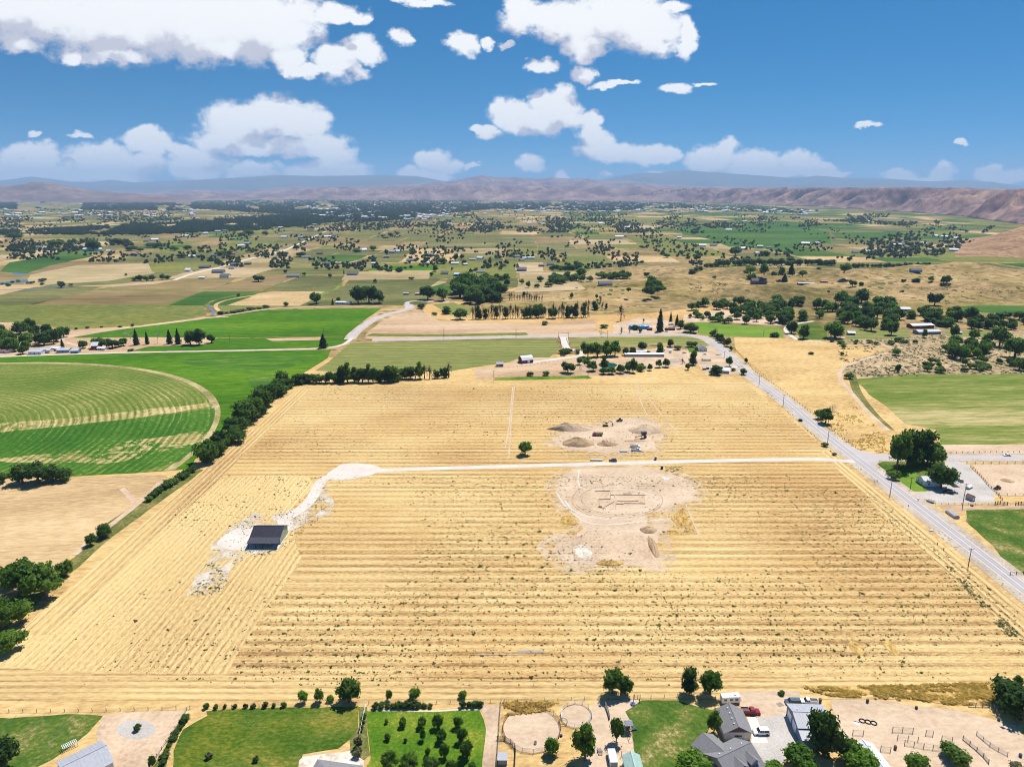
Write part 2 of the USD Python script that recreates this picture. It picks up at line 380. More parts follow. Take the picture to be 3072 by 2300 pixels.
ground_mat('dry_gold', [(0.1, (0.24, 0.15, 0.06)), (0.4, (0.44, 0.29, 0.12)), (0.65, (0.56, 0.39, 0.17)), (0.9, (0.62, 0.47, 0.24))], 0.02, 0.35, (0.7, 1.0), (0.5, 1.2), 0.2, bump=0.25)
ground_mat('dry_orange', [(0.2, (0.30, 0.17, 0.06)), (0.5, (0.46, 0.29, 0.115)), (0.8, (0.54, 0.38, 0.19))], 0.01, 0.12, (0.8, 0.6), bump=0.3)
ground_mat('dry_pink', [(0.15, (0.24, 0.155, 0.09)), (0.45, (0.40, 0.27, 0.165)), (0.75, (0.54, 0.395, 0.25))], 0.016, 0.4, (0.8, 0.8), (0.25, 1.2), 0.15, bump=0.15)
ground_mat('scrub', [(0.15, (0.13, 0.115, 0.06)), (0.42, (0.30, 0.22, 0.12)), (0.65, (0.43, 0.315, 0.18)), (0.9, (0.53, 0.42, 0.27))], 0.018, 0.16, (0.6, 1.2), bump=0.4, spots=(0.22, 0.55, (0.10, 0.105, 0.055)))
ground_mat('dirt', [(0.15, (0.32, 0.225, 0.15)), (0.5, (0.47, 0.345, 0.235)), (0.85, (0.60, 0.46, 0.33))], 0.05, 0.6, (0.8, 0.8), bump=0.08)
ground_mat('dirt_pad', [(0.1, (0.34, 0.245, 0.165)), (0.5, (0.485, 0.365, 0.255)), (0.9, (0.60, 0.475, 0.355))], 0.035, 0.4, (0.8, 0.7), (1, 1.6), bump=0.08)
ground_mat('dug_soil', [(0.15, (0.25, 0.165, 0.095)), (0.5, (0.38, 0.26, 0.155)), (0.85, (0.48, 0.345, 0.215))], 0.15, 0.9, (0.8, 0.9), bump=0.2)
ground_mat('gravel', [(0.15, (0.43, 0.375, 0.325)), (0.5, (0.54, 0.48, 0.425)), (0.85, (0.63, 0.575, 0.52))], 0.08, 1.2, (0.7, 0.7), bump=0.02)
ground_mat('gravel_grey', [(0.15, (0.31, 0.285, 0.26)), (0.5, (0.42, 0.385, 0.355)), (0.85, (0.52, 0.48, 0.45))], 0.08, 1.5, (0.7, 0.8), bump=0.03)
ground_mat('shoulder', [(0.15, (0.27, 0.215, 0.16)), (0.5, (0.42, 0.35, 0.275)), (0.85, (0.54, 0.47, 0.39))], 0.06, 0.9, (0.8, 0.9), bump=0.06, spots=(0.5, 0.3, (0.14, 0.13, 0.07)))
ground_mat('pivot_rim', [(0.1, (0.10, 0.12, 0.03)), (0.4, (0.26, 0.21, 0.09)), (0.7, (0.46, 0.37, 0.20)), (0.95, (0.55, 0.45, 0.28))], 0.03, 0.3, (0.7, 0.7), bump=0.1)
ground_mat('dirt_thin', [(0.1, (0.34, 0.245, 0.155)), (0.5, (0.485, 0.36, 0.235)), (0.9, (0.60, 0.475, 0.33))], 0.035, 0.4, (0.8, 0.7), (1, 1.6), bump=0.08, holes=(0.85, 1.0))
ground_mat('dry_left', [(0.1, (0.25, 0.165, 0.08)), (0.45, (0.43, 0.295, 0.15)), (0.8, (0.58, 0.425, 0.235))], 0.016, 0.5, (0.8, 0.9), (0.25, 1.2), 0.12, bump=0.15)
ground_mat('asphalt', [(0.15, (0.33, 0.30, 0.30)), (0.5, (0.40, 0.37, 0.37)), (0.85, (0.46, 0.43, 0.43))], 0.05, 0.5, (0.6, 0.6), (1.2, 0.12), PI / 2, bump=0.01)
ground_mat('asphalt_track', [(0.15, (0.26, 0.24, 0.24)), (0.5, (0.32, 0.295, 0.295)), (0.85, (0.38, 0.355, 0.355))], 0.05, 0.5, (0.6, 0.6), bump=0.01)
ground_mat('road_paint', [(0.3, (0.55, 0.53, 0.50)), (0.6, (0.75, 0.73, 0.70))], 0.3, 2.0)
ground_mat('concrete', [(0.15, (0.50, 0.45, 0.40)), (0.5, (0.60, 0.55, 0.50)), (0.85, (0.68, 0.64, 0.60))], 0.2, 1.5, (0.6, 0.6), bump=0.01)
ground_mat('stony', [(0.2, (0.33, 0.26, 0.17)), (0.5, (0.47, 0.40, 0.31)), (0.8, (0.60, 0.55, 0.48))], 0.15, 0.8, (0.7, 0.9), bump=0.1, holes=(1.0, 1.03))
ground_mat('white_rock', [(0.2, (0.38, 0.31, 0.22)), (0.5, (0.55, 0.48, 0.40)), (0.8, (0.70, 0.66, 0.60))], 0.15, 0.8, (0.7, 0.9), bump=0.1)
GRN = [(0.05, (0.022, 0.062, 0.003)), (0.4, (0.040, 0.118, 0.004)), (0.65, (0.070, 0.165, 0.008)), (1.0, (0.17, 0.22, 0.03))]
ground_mat('alfalfa', GRN, 0.01, 0.25, (0.6, 0.9), (0.25, 1.0), 0.12, rows=(11.0, 0.14, 5.0), bump=0.15, tint=(0.006, (1.35, 1.10, 0.9)))
ground_mat('alfalfa_mixed', [(0.15, (0.022, 0.062, 0.007)), (0.46, (0.045, 0.125, 0.012)), (0.60, (0.10, 0.155, 0.028)), (0.72, (0.32, 0.26, 0.10)), (0.9, (0.48, 0.38, 0.20))], 0.014, 0.22, (0.9, 0.55), (0.22, 1.0), 0.08, bump=0.15)
ground_mat('mown', [(0.15, (0.075, 0.095, 0.022)), (0.45, (0.14, 0.16, 0.042)), (0.7, (0.23, 0.225, 0.07)), (0.92, (0.36, 0.31, 0.13))], 0.01, 0.3, (0.4, 0.6), (0.15, 1.0), 0.03, rows=(9.0, 0.42, 3.0), bump=0.1)
ground_mat('pasture', [(0.12, (0.060, 0.078, 0.018)), (0.42, (0.105, 0.128, 0.030)), (0.66, (0.155, 0.168, 0.045)), (0.92, (0.30, 0.26, 0.11))], 0.006, 0.16, (0.6, 1.0), (0.4, 1.0), 0.1, bump=0.3, tint=(0.004, (1.3, 1.12, 0.95)))
ground_mat('hay_right', [(0.15, (0.055, 0.085, 0.012)), (0.42, (0.105, 0.150, 0.022)), (0.58, (0.185, 0.20, 0.05)), (0.74, (0.36, 0.30, 0.13)), (0.92, (0.48, 0.40, 0.23))], 0.009, 0.2, (1.1, 0.6), (0.22, 1.25), 0.03, bump=0.2)
ground_mat('bright_hay', [(0.15, (0.065, 0.135, 0.012)), (0.5, (0.125, 0.21, 0.022)), (0.85, (0.20, 0.27, 0.05))], 0.012, 0.2, (0.6, 0.7), (0.3, 1.0), 0.0, bump=0.1)
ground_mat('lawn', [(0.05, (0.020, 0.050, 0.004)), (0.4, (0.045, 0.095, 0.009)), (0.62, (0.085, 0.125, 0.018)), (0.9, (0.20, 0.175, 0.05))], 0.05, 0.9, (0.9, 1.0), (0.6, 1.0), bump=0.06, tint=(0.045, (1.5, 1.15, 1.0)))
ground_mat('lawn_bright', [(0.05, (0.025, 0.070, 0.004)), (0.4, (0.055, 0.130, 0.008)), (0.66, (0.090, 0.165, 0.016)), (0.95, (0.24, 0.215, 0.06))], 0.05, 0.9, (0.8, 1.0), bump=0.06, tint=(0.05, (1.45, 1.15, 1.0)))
ground_mat('lawn_patchy', [(0.12, (0.028, 0.065, 0.008)), (0.45, (0.062, 0.115, 0.016)), (0.62, (0.12, 0.14, 0.03)), (0.8, (0.30, 0.235, 0.10)), (0.95, (0.46, 0.36, 0.21))], 0.07, 0.7, (1.0, 0.8), bump=0.06)
ground_mat('weedy', [(0.12, (0.045, 0.065, 0.014)), (0.45, (0.11, 0.125, 0.03)), (0.7, (0.23, 0.19, 0.07)), (0.9, (0.38, 0.29, 0.13))], 0.05, 0.5, (0.8, 0.9), bump=0.3)
ground_mat('tall_grass', [(0.12, (0.20, 0.115, 0.035)), (0.42, (0.40, 0.25, 0.075)), (0.7, (0.58, 0.40, 0.15)), (0.95, (0.68, 0.52, 0.26))], 0.05, 0.7, (0.6, 1.2), (1.0, 0.4), bump=0.35)
ground_mat('tall_thin', [(0.12, (0.20, 0.115, 0.035)), (0.42, (0.40, 0.25, 0.075)), (0.7, (0.56, 0.38, 0.14)), (0.95, (0.66, 0.50, 0.24))], 0.05, 0.7, (0.6, 1.2), (1.0, 0.4), bump=0.35, holes=(0.6, 1.0))
ground_mat('far_olive', [(0.15, (0.07, 0.078, 0.025)), (0.45, (0.125, 0.125, 0.045)), (0.7, (0.21, 0.185, 0.075)), (0.92, (0.33, 0.26, 0.13))], 0.004, 0.05, (0.9, 0.7), (0.3, 1.0), 0.05, bump=0.3, tint=(0.0035, (0.70, 0.78, 0.60)))
ground_mat('far_green', [(0.15, (0.025, 0.062, 0.012)), (0.5, (0.05, 0.115, 0.018)), (0.85, (0.115, 0.145, 0.04))], 0.004, 0.05, (0.8, 0.6), (0.3, 1.0), bump=0.2, tint=(0.0035, (0.70, 0.78, 0.60)))
ground_mat('far_brown', [(0.15, (0.13, 0.088, 0.04)), (0.5, (0.225, 0.16, 0.075)), (0.85, (0.32, 0.235, 0.12))], 0.004, 0.05, (0.9, 0.7), (0.3, 1.0), bump=0.3, tint=(0.0035, (0.70, 0.78, 0.60)))
ground_mat('far_tan', [(0.15, (0.26, 0.185, 0.10)), (0.5, (0.39, 0.29, 0.165)), (0.85, (0.51, 0.40, 0.25))], 0.004, 0.05, (0.9, 0.7), (0.3, 1.0), bump=0.2, tint=(0.0035, (0.70, 0.78, 0.60)))
ground_mat('base', [(0.05, (0.09, 0.08, 0.03)), (0.36, (0.22, 0.155, 0.07)), (0.6, (0.38, 0.255, 0.12)), (0.95, (0.52, 0.38, 0.21))], 0.007, 0.10, (0.9, 1.0), (0.5, 1.0), bump=0.4, tint=(0.0045, (0.62, 0.70, 0.45)), spots=(0.07, 0.45, (0.12, 0.115, 0.05)))
ground_mat('hill_brown', [(0.1, (0.070, 0.042, 0.052)), (0.45, (0.17, 0.105, 0.105)), (0.85, (0.37, 0.25, 0.19))], 0.0022, 0.02, (0.9, 0.8), bump=3.0)
ground_mat('hill_near', [(0.1, (0.13, 0.075, 0.04)), (0.45, (0.27, 0.16, 0.085)), (0.85, (0.40, 0.265, 0.15))], 0.012, 0.1, (0.9, 0.7), bump=0.6, spots=(0.05, 0.5, (0.13, 0.10, 0.055)))
ground_mat('hill_dark', [(0.15, (0.085, 0.055, 0.05)), (0.5, (0.16, 0.105, 0.09)), (0.85, (0.28, 0.19, 0.14))], 0.0016, 0.01, (0.9, 0.8), bump=3.0)
ground_mat('mountain', [(0.2, (0.06, 0.07, 0.06)), (0.6, (0.10, 0.10, 0.085)), (0.9, (0.15, 0.13, 0.11))], 0.0008, 0.004, (0.9, 0.8), bump=8.0)
mat('water', {'p': ('principled_bsdf', {'base_color': (0.05, 0.10, 0.12), 'roughness': 0.08, 'specular_ior_level': 0.6}), 'n': ('noise_texture', {'scale': 0.6, 'detail': 4.0}), 'b': ('bump', {'strength': 0.3, 'distance': 0.05}), 'g': ('geometry', {})},
    [('g.position', 'n.vector'), ('n.fac', 'b.height'), ('b.normal', 'p.normal')])
mat('pond_water', {'p': ('principled_bsdf', {'base_color': (0.012, 0.085, 0.075), 'roughness': 0.12, 'specular_ior_level': 0.4}), 'n': ('noise_texture', {'scale': 0.6, 'detail': 4.0}), 'b': ('bump', {'strength': 0.3, 'distance': 0.05}), 'g': ('geometry', {})},
    [('g.position', 'n.vector'), ('n.fac', 'b.height'), ('b.normal', 'p.normal')])


def foliage(name, dark, light, trans=0.25):
    d, l = np.array(dark), np.array(light)
    return mat(name, {'oi': ('object_info', {}), 'tc': ('geometry', {}), 'n': ('noise_texture', {'scale': 0.45, 'detail': 4.0, 'roughness': 0.7}), 'add': ('math', {'math_type': 'multiply_add', 'value2': 0.45}),
                      'nm': ('math', {'math_type': 'multiply_add', 'value2': 0.9, 'value3': -0.17}), 'isl': ('math', {'math_type': 'multiply_add', 'value2': 0.35}),
                      'r': ('rgb_ramp', {'ramp': [(0.1, d * 0.7), (0.45, d), (0.75, 0.5 * (d + l)), (1.0, l)]}), 'p': ('principled_bsdf', {'roughness': 0.6, 'specular_ior_level': 0.25}),
                      't': ('translucent_bsdf', {}), 'tl': ('mix', {'mix_type': 'multiply', 'fac': 1.0, 'color2': (1.5, 1.7, 0.7)}), 'm': ('mix_closure', {'fac': trans})},
               [('tc.position', 'n.vector'), ('n.fac', 'nm.value1'), ('oi.random', 'add.value1'), ('nm.value', 'add.value3'), ('tc.random_per_island', 'isl.value1'), ('add.value', 'isl.value3'), ('isl.value', 'r.fac'), ('r.color', 'p.base_color'),
                ('r.color', 'tl.color1'), ('tl.color', 't.color'), ('p.BSDF', 'm.closure1'), ('t.BSDF', 'm.closure2')], surface='m.closure')


foliage('leaf_dark', (0.040, 0.088, 0.014), (0.14, 0.225, 0.030), 0.5)
foliage('leaf_mid', (0.058, 0.122, 0.014), (0.19, 0.285, 0.034), 0.5)
foliage('leaf_bright', (0.08, 0.175, 0.014), (0.24, 0.36, 0.036), 0.5)
foliage('leaf_grey', (0.085, 0.088, 0.042), (0.20, 0.185, 0.085), 0.3)
foliage('leaf_brown', (0.040, 0.036, 0.018), (0.10, 0.085, 0.035))
foliage('needle', (0.022, 0.052, 0.016), (0.06, 0.11, 0.03), 0.3)
foliage('leaf_far', (0.020, 0.050, 0.020), (0.055, 0.10, 0.028), 0.35)
foliage('weed', (0.11, 0.098, 0.030), (0.27, 0.21, 0.075), 0.4)
plain('bark', (0.13, 0.10, 0.075), 0.9, var=0.25, scale=4.0)
plain('bark_pale', (0.42, 0.39, 0.35), 0.9, var=0.2, scale=4.0)

# ------------------------------------------------------------------ ground
LAYER = [0.0]


def spaced(*spans):
    out = []
    for a, b, s in spans:
        out.append(np.arange(a, b, s))
    out.append([spans[-1][1]])
    return np.unique(np.concatenate(out))


gx = spaced((-60000, -9000, 6000), (-9000, -1500, 900), (-1500, -200, 130), (-200, 2200, 16), (2200, 9000, 850), (9000, 60001, 6000))
gy = spaced((-1500, 700, 220), (700, 2100, 16), (2100, 9000, 690), (9000, 60001, 6000))
X, Y = np.meshgrid(gx, gy, indexing='ij')
Z = terrain(X, Y)
small = (X > -150) & (X < 2150) & (Y > 760) & (Y < 2050)
Z = Z + np.where(small & (Z > 0.4), np.minimum(Z, 6) * 1.9 * (meshkit.fbm(np.stack([X / 45, Y / 45, 0 * X], -1), 4, 3) - 0.5), 0)


def grid_faces(n, m):
    i = np.arange(n * m).reshape(n, m)
    return np.stack([i[:-1, :-1].ravel(), i[1:, :-1].ravel(), i[1:, 1:].ravel(), i[:-1, 1:].ravel()], 1)


o = usdkit.mesh(stage, '/World/ground', (np.stack([X.ravel(), Y.ravel(), Z.ravel()], 1), grid_faces(*X.shape)), MAT['base'], smooth=True)
tag(o, 'dry tan and olive ground of the whole valley under the fields', 'ground', kind='structure')


def chaikin(p, n=2, closed=True):
    p = np.asarray(p, float)
    for _ in range(n):
        q = np.roll(p, -1, 0) if closed else p[1:]
        a = p if closed else p[:-1]
        r = np.stack([0.75 * a + 0.25 * q, 0.25 * a + 0.75 * q], 1).reshape(-1, 2)
        p = r if closed else np.vstack([p[:1], r, p[-1:]])
    return p


def ragged(p, step, amp, seed=0):
    """The outline's edges cut into short pieces and worn uneven."""
    out = []
    for a, b in zip(p, np.roll(p, -1, 0)):
        n = max(1, min(80, int(np.linalg.norm(b - a) / step)))
        out += [a + (b - a) * k / n for k in range(n)]
    out = np.array(out)
    q = np.stack([out[:, 0] / (3.1 * step), out[:, 1] / (3.1 * step), 0 * out[:, 0] + seed], 1)
    return out + amp * 2 * np.stack([meshkit.fbm(q, 3, 1) - 0.5, meshkit.fbm(q, 3, 9) - 0.5], 1)


def poly_pts(*spec):
    out, p = [], None
    for s in spec:
        if isinstance(s, str):
            p = s
        elif isinstance(s, tuple):
            out.append(at(p, *s)[:2])
    return np.array(out)


def sheet(name, m, pts, label=None, cat=None, soft=0, rag=None, kind='structure', z=None, parent=None, clip=None):
    """A patch of ground: its outline, laid just above what lies below it."""
    pts = np.asarray(pts, float)
    if soft:
        pts = chaikin(pts, soft)
    if rag:
        pts = ragged(pts, rag[0], rag[1], len(used))
    poly = sg.Polygon(pts).buffer(0)
    if clip is not None:
        poly = poly.intersection(clip)
    if poly.is_empty:
        return None
    if z is None:
        LAYER[0] += 0.005
        z = LAYER[0]
    ms = []
    for g in getattr(poly, 'geoms', [poly]):
        if g.geom_type != 'Polygon' or g.area < 0.05:
            continue
        v, f = trimesh.creation.triangulate_polygon(g, engine='earcut')
        ms.append((np.column_stack([v, np.full(len(v), z)]), f))
    v, f = join(ms)
    n = np.cross(v[f[:, 1]] - v[f[:, 0]], v[f[:, 2]] - v[f[:, 0]])[:, 2]
    f[n < 0] = f[n < 0][:, ::-1]
    if parent is not None:
        return part(parent, name, (v, f), m)
    o = usdkit.mesh(stage, '/World/' + numbered(name), (v, f), MAT[m]).GetPrim()
    return tag(o, label, cat or name.replace('_', ' '), kind=kind)


def ribbon(pts, w, z=0.0, step=None, drape=False, off=0.0):
    pts = np.asarray(pts, float)
    if step:
        out = [pts[0]]
        for a, b in zip(pts[:-1], pts[1:]):
            n = max(1, int(np.linalg.norm(b - a) / step))
            out += [a + (b - a) * k / n for k in range(1, n + 1)]
        pts = np.array(out)
    d = np.gradient(pts, axis=0)
    d /= np.maximum(np.linalg.norm(d, axis=1, keepdims=True), 1e-9)
    nrm = np.stack([-d[:, 1], d[:, 0]], 1)
    w = np.broadcast_to(w, len(pts))[:, None] if np.ndim(w) else w
    a, b = pts + nrm * (off + w / 2), pts + nrm * (off - w / 2)
    za = terrain(a[:, 0], a[:, 1]) + z if drape else np.full(len(a), z)
    zb = terrain(b[:, 0], b[:, 1]) + z if drape else np.full(len(b), z)
    if drape:
        za = zb = np.maximum(za, zb)
    n = len(pts)
    v = np.vstack([np.column_stack([a, za]), np.column_stack([b, zb])])
    f = np.array([[i, n + i, n + i + 1, i + 1] for i in range(n - 1)])
    return v, np.vstack([f[:, [0, 1, 2]], f[:, [0, 2, 3]]])


def strip(name, m, pts, w, label=None, cat=None, smooth=2, drape=False, z=None, off=0.0, parent=None):
    p = chaikin(pts, smooth, False) if smooth else np.asarray(pts, float)
    if z is None:
        LAYER[0] += 0.005
        z = LAYER[0]
    mm = ribbon(p, w, z + (0.35 if drape else 0), 8.0 if drape else None, drape, off)
    if parent is not None:
        return part(parent, name, mm, m)
    o = usdkit.mesh(stage, '/World/' + numbered(name), mm, MAT[m]).GetPrim()
    return tag(o, label, cat or name.replace('_', ' '), kind='structure')


# the far valley: a patchwork of holdings, split again and again along the survey lines
parcels = []


def split(x0, x1, y0, y1, depth):
    w, h = x1 - x0, y1 - y0
    if depth == 0 or (w < 200 and h < 280) or (rnd.random() < 0.06 and w < 700):
        parcels.append((x0, x1, y0, y1)); return
    t = rnd.uniform(0.35, 0.65)
    if w > h * 0.75:
        split(x0, x0 + w * t, y0, y1, depth - 1); split(x0 + w * t, x1, y0, y1, depth - 1)
    else:
        split(x0, x1, y0, y0 + h * t, depth - 1); split(x0, x1, y0 + h * t, y1, depth - 1)


split(-13000, 11500, 1750, 16500, 15)
split(-1500, 330, 1060, 1740, 8)
split(330, 1500, 1420, 1740, 6)
classes = {'far_olive': [], 'far_green': [], 'far_brown': [], 'far_tan': [], 'pasture': [], 'dry_grass': []}
for x0, x1, y0, y1 in parcels:
    cx, cy = (x0 + x1) / 2, (y0 + y1) / 2
    if abs(cx) > 0.76 * cy + 600 or terrain(cx, cy) > 1:
        continue
    right, mid = cx > 0.1 * cy and cy > 2300, abs(cx) < 0.25 * cy and 2500 < cy < 4600
    wts = [0.30, 0.36, 0.10, 0.06, 0.12, 0.06] if right else [0.50, 0.03, 0.26, 0.06, 0.10, 0.05] if mid else [0.36, 0.12, 0.14, 0.13, 0.15, 0.10]
    k = rnd.choices(list(classes), wts)[0]
    if rnd.random() < 0.10:
        continue
    j = 0.07 * min(x1 - x0, y1 - y0)
    p = np.array([(x0 + 4, y0 + 3), (x1 - 4, y0 + 3), (x1 - 4, y1 - 3), (x0 + 4, y1 - 3)]) + rng.uniform(-j, j, (4, 2))
    classes[k].append(p)
names = {'far_olive': ('far_pasture', 'olive brown pastures of the far valley floor'), 'far_green': ('far_hayfield', 'irrigated green hayfields of the far valley floor'), 'far_brown': ('far_fallow', 'brown fallow fields of the far valley floor'),
         'far_tan': ('far_stubble', 'pale tan cut fields of the far valley floor'), 'pasture': ('far_meadow', 'soft green meadows of the far valley floor'), 'dry_grass': ('far_dry_grass', 'dry golden grass fields of the far valley floor')}
for k, ps in classes.items():
    ms = []
    for p in ps:
        q = ragged(p, 40, 7)
        g = sg.Polygon(q).buffer(0)
        for gg in getattr(g, 'geoms', [g]):
            v, f = trimesh.creation.triangulate_polygon(gg, engine='earcut')
            zz = 0.04 + terrain(v[:, 0], v[:, 1]) + 0.00005 * v[:, 1] + 0.5 * (terrain(v[:, 0], v[:, 1]) > 0.2)
            ms.append((np.column_stack([v, zz]), f))
    v, f = join(ms)
    n = np.cross(v[f[:, 1]] - v[f[:, 0]], v[f[:, 2]] - v[f[:, 0]])[:, 2]
    f[n < 0] = f[n < 0][:, ::-1]
    o = usdkit.mesh(stage, '/World/' + names[k][0], (v, f), MAT[k]).GetPrim()
    tag(o, names[k][1], 'fields', kind='structure')

# ------------------------------------------------------------------ named fields, roads and yards
def S(name, m, label, *spec, **k):
    return sheet(name, m, poly_pts(*spec), label, **k)


def R(name, m, w, label, *spec, **k):
    return strip(name, m, poly_pts(*spec), w, label, **k)


# base of the near country
sheet('dry_ground', 'dry_gold', [(-700, 40), (900, 40), (900, 640), (600, 760), (-700, 690)], 'dry golden ground under and between the near fields')
S('dry_pasture', 'dry_orange', 'orange tan dry slopes behind the poplar row', 'B', (560, 1000), (520, 905), (640, 870), (1040, 880), (1040, 790), (1400, 760), (1640, 770), (1900, 790), (1960, 900), (2211, 880), 'C', (400, 880), (420, 1000), (0, 1010), 'B', (1960, 1075), (1660, 1085), (1640, 985), (1350, 1020), soft=1, rag=(20, 5))
S('scrubland', 'scrub', 'grey tan scrubland around the right hand farm', 'C', (640, 1090), (1000, 1100), (1500, 1090), (2400, 1060), (2500, 1350), (1150, 1370), (1010, 1330), (1000, 1240), (640, 1130), rag=(15, 5))
S('scrub_slope', 'scrub', 'speckled sagebrush slope in the right middle distance', 'C', (1450, 790), (1700, 740), (2400, 690), (2450, 880), (1650, 900), (1480, 850), rag=(20, 6))
S('scrub_slope', 'scrub', 'brown sagebrush bank above the right hand wood', 'C', (0, 760), (200, 740), (430, 760), (420, 800), (0, 800), rag=(20, 6))
LAYER[0] = 0.015
# left of the gold field
S('pasture', 'pasture', 'wide olive green pasture on the left, behind the dirt track', 'A', (-400, 830), (600, 795), (1000, 750), (1480, 748), (2211, 748), (2211, 772), (1600, 825), (1400, 875), (1318, 920), (1312, 968), (1170, 995), (900, 1030), (420, 1055), (160, 1010), (-400, 1000), rag=(15, 3))
S('hayfield', 'mown', 'olive green mown field right of the winding ditch', 'A', (1425, 940), (1415, 890), (1560, 850), (1900, 812), (2400, 775), (2211, 870), (2000, 905), (1720, 910), (1450, 952))
S('hayfield', 'bright_hay', 'bright green hayfield behind the cluster of big trees', 'A', (1900, 812), (2211, 775), 'B', (300, 748), (575, 740), (360, 830), (330, 870), (60, 870), 'A', (2150, 885), (2000, 850))
S('field_strip', 'far_tan', 'tan strip between the green hayfields', 'B', (590, 742), (700, 745), (560, 785), (420, 825), (370, 825))
S('hayfield', 'far_green', 'dark green wedge of hay beside the tan strip', 'B', (700, 745), (800, 745), (700, 820), (440, 860), (380, 830), (560, 785))
S('yard', 'dry_pink', 'bare tan ground around the left hand farmstead', 'A', (-300, 1005), (160, 1010), (420, 1058), (900, 1030), (1310, 975), (1460, 985), (900, 1045), (470, 1110), (1000, 1105), (1400, 1110), (1350, 1160), (850, 1200), (-300, 1238), rag=(12, 2))
S('alfalfa_field', 'alfalfa', 'vivid green alfalfa field between dirt track and farm trees', 'A', (455, 1108), (640, 1075), (900, 1037), (1300, 990), (1450, 962), (1720, 928), (2211, 918), 'B', (265, 915), (140, 1000), (20, 1100), 'A', (2211, 1098), (1400, 1108), (1000, 1104))
S('alfalfa_field', 'alfalfa', 'narrow green field behind the white farm lane', 'A', (840, 1196), (960, 1165), (1340, 1150), (1400, 1113), (2211, 1101), (2290, 1098), (2211, 1150), (2120, 1168), (1500, 1186))
S('field_strip', 'dry_pink', 'bare tan sliver within the narrow green field', 'A', (1720, 1115), (2080, 1103), (2070, 1122), (1760, 1128), rag=(8, 2))
pivot_field = poly_pts('A', (-400, 1245), (700, 1212), (1500, 1198), (2150, 1186), (2120, 1240), (2000, 1320), (1850, 1400), (1730, 1480), (1650, 1570), (1560, 1640), 'D', (1400, 330), (1270, 480), (1225, 555), (870, 583), (480, 600), (-400, 600))
sheet('alfalfa_field', 'alfalfa', pivot_field, 'vivid green alfalfa around the pivot circle left of the gold field', rag=(12, 1.5))
for k, sp in enumerate((('A', (1140, 1250), (1500, 1238), (2080, 1226), (2060, 1252), (1700, 1262), (1300, 1290), (1240, 1285)), ('A', (1320, 1298), (1700, 1285), (1950, 1275), (1850, 1310), (1500, 1312)), ('A', (1580, 1380), (1750, 1360), (1850, 1385), (1720, 1450), (1640, 1440)))):
    sheet('bare_patch', 'alfalfa_mixed', poly_pts(*sp), ['long straw coloured streak across the far side of the pivot alfalfa', 'thin straw streak nearer the pivot ring', 'yellowed patch of alfalfa beside the shelterbelt'][k], soft=1, rag=(6, 2))
ring_pts = poly_pts('A', (0, 1272), (500, 1275), (1000, 1312), (1250, 1420), (1400, 1560), 'D', (1430, 200), (1400, 300))
Am = np.column_stack([2 * ring_pts, np.ones(len(ring_pts))])
sol = np.linalg.lstsq(Am, (ring_pts ** 2).sum(1), rcond=None)[0]
PCX, PCY = sol[0], sol[1]
PR = math.sqrt(sol[2] + PCX ** 2 + PCY ** 2)
ground_mat('pivot', [(0.05, (0.035, 0.075, 0.008)), (0.34, (0.075, 0.125, 0.016)), (0.55, (0.145, 0.175, 0.035)), (0.74, (0.34, 0.29, 0.11)), (0.95, (0.54, 0.44, 0.23))], 0.009, 0.35, (0.5, 0.45), (1, 1), 0.0, rings=(PCX, PCY, 5.0, 0.24), bump=0.12)
ground_mat('pivot_dry', [(0.12, (0.055, 0.095, 0.015)), (0.35, (0.15, 0.165, 0.04)), (0.5, (0.34, 0.27, 0.11)), (0.75, (0.49, 0.39, 0.20)), (0.95, (0.58, 0.48, 0.28))], 0.02, 0.3, (0.6, 0.5), (1, 1), 0.0, rings=(PCX, PCY, 5.0, 0.34), bump=0.12, holes=(0.12, 1.04))
ground_mat('pivot_wet', [(0.12, (0.018, 0.055, 0.006)), (0.45, (0.035, 0.11, 0.010)), (0.62, (0.07, 0.15, 0.018)), (0.8, (0.26, 0.24, 0.08)), (0.95, (0.45, 0.37, 0.18))], 0.012, 0.3, (0.5, 0.6), (1, 1), 0.0, rings=(PCX, PCY, 5.0, 0.24), bump=0.12)
inside = sg.Polygon(pivot_field).buffer(-1.0)
th = np.linspace(0, 2 * PI, 241)
circ = lambda r: np.stack([PCX + r * np.cos(th), PCY + r * np.sin(th)], 1)
sheet('pivot_field', 'pivot', circ(PR), 'round striped field with concentric mowing lines', 'field', clip=inside)
rim = sg.Polygon(circ(PR + 1)).difference(sg.Polygon(circ(PR - 5)))
v_, f_ = [], []
LAYER[0] += 0.005
sheet('pivot_track', 'pivot_rim', circ(PR + 2), 'pale bare band round the rim of the striped round field', 'track', clip=rim.intersection(inside))
disc = sg.Polygon(circ(PR - 3)).intersection(inside)
S('crop_band', 'pivot_wet', 'dark green band of the round field nearest the viewer', 'D', (-300, 330), (300, 285), (900, 225), (1460, 150), (1400, 300), (1230, 490), (850, 580), (400, 600), (-300, 600), clip=disc, rag=(10, 3))
S('crop_band', 'pivot_dry', 'pale straw band running across the round field', 'D', (-300, 275), (300, 240), (900, 175), (1480, 105), (1480, 128), (900, 222), (300, 290), (-300, 350), clip=disc, rag=(7, 4))
S('crop_band', 'pivot_dry', 'ragged straw coloured patch at the near edge of the round field', 'D', (-100, 500), (420, 455), (700, 400), (1000, 345), (1390, 300), (1290, 400), (1000, 460), (850, 510), (500, 510), (100, 520), clip=disc, soft=1, rag=(7, 6))
S('dry_field', 'dry_left', 'bare tan field below the round field', 'D', (-700, 640), (480, 610), (870, 590), (1080, 596), (1100, 625), (940, 745), (700, 905), (520, 1060), (460, 1120), (200, 1330), (-700, 1500), rag=(10, 2))
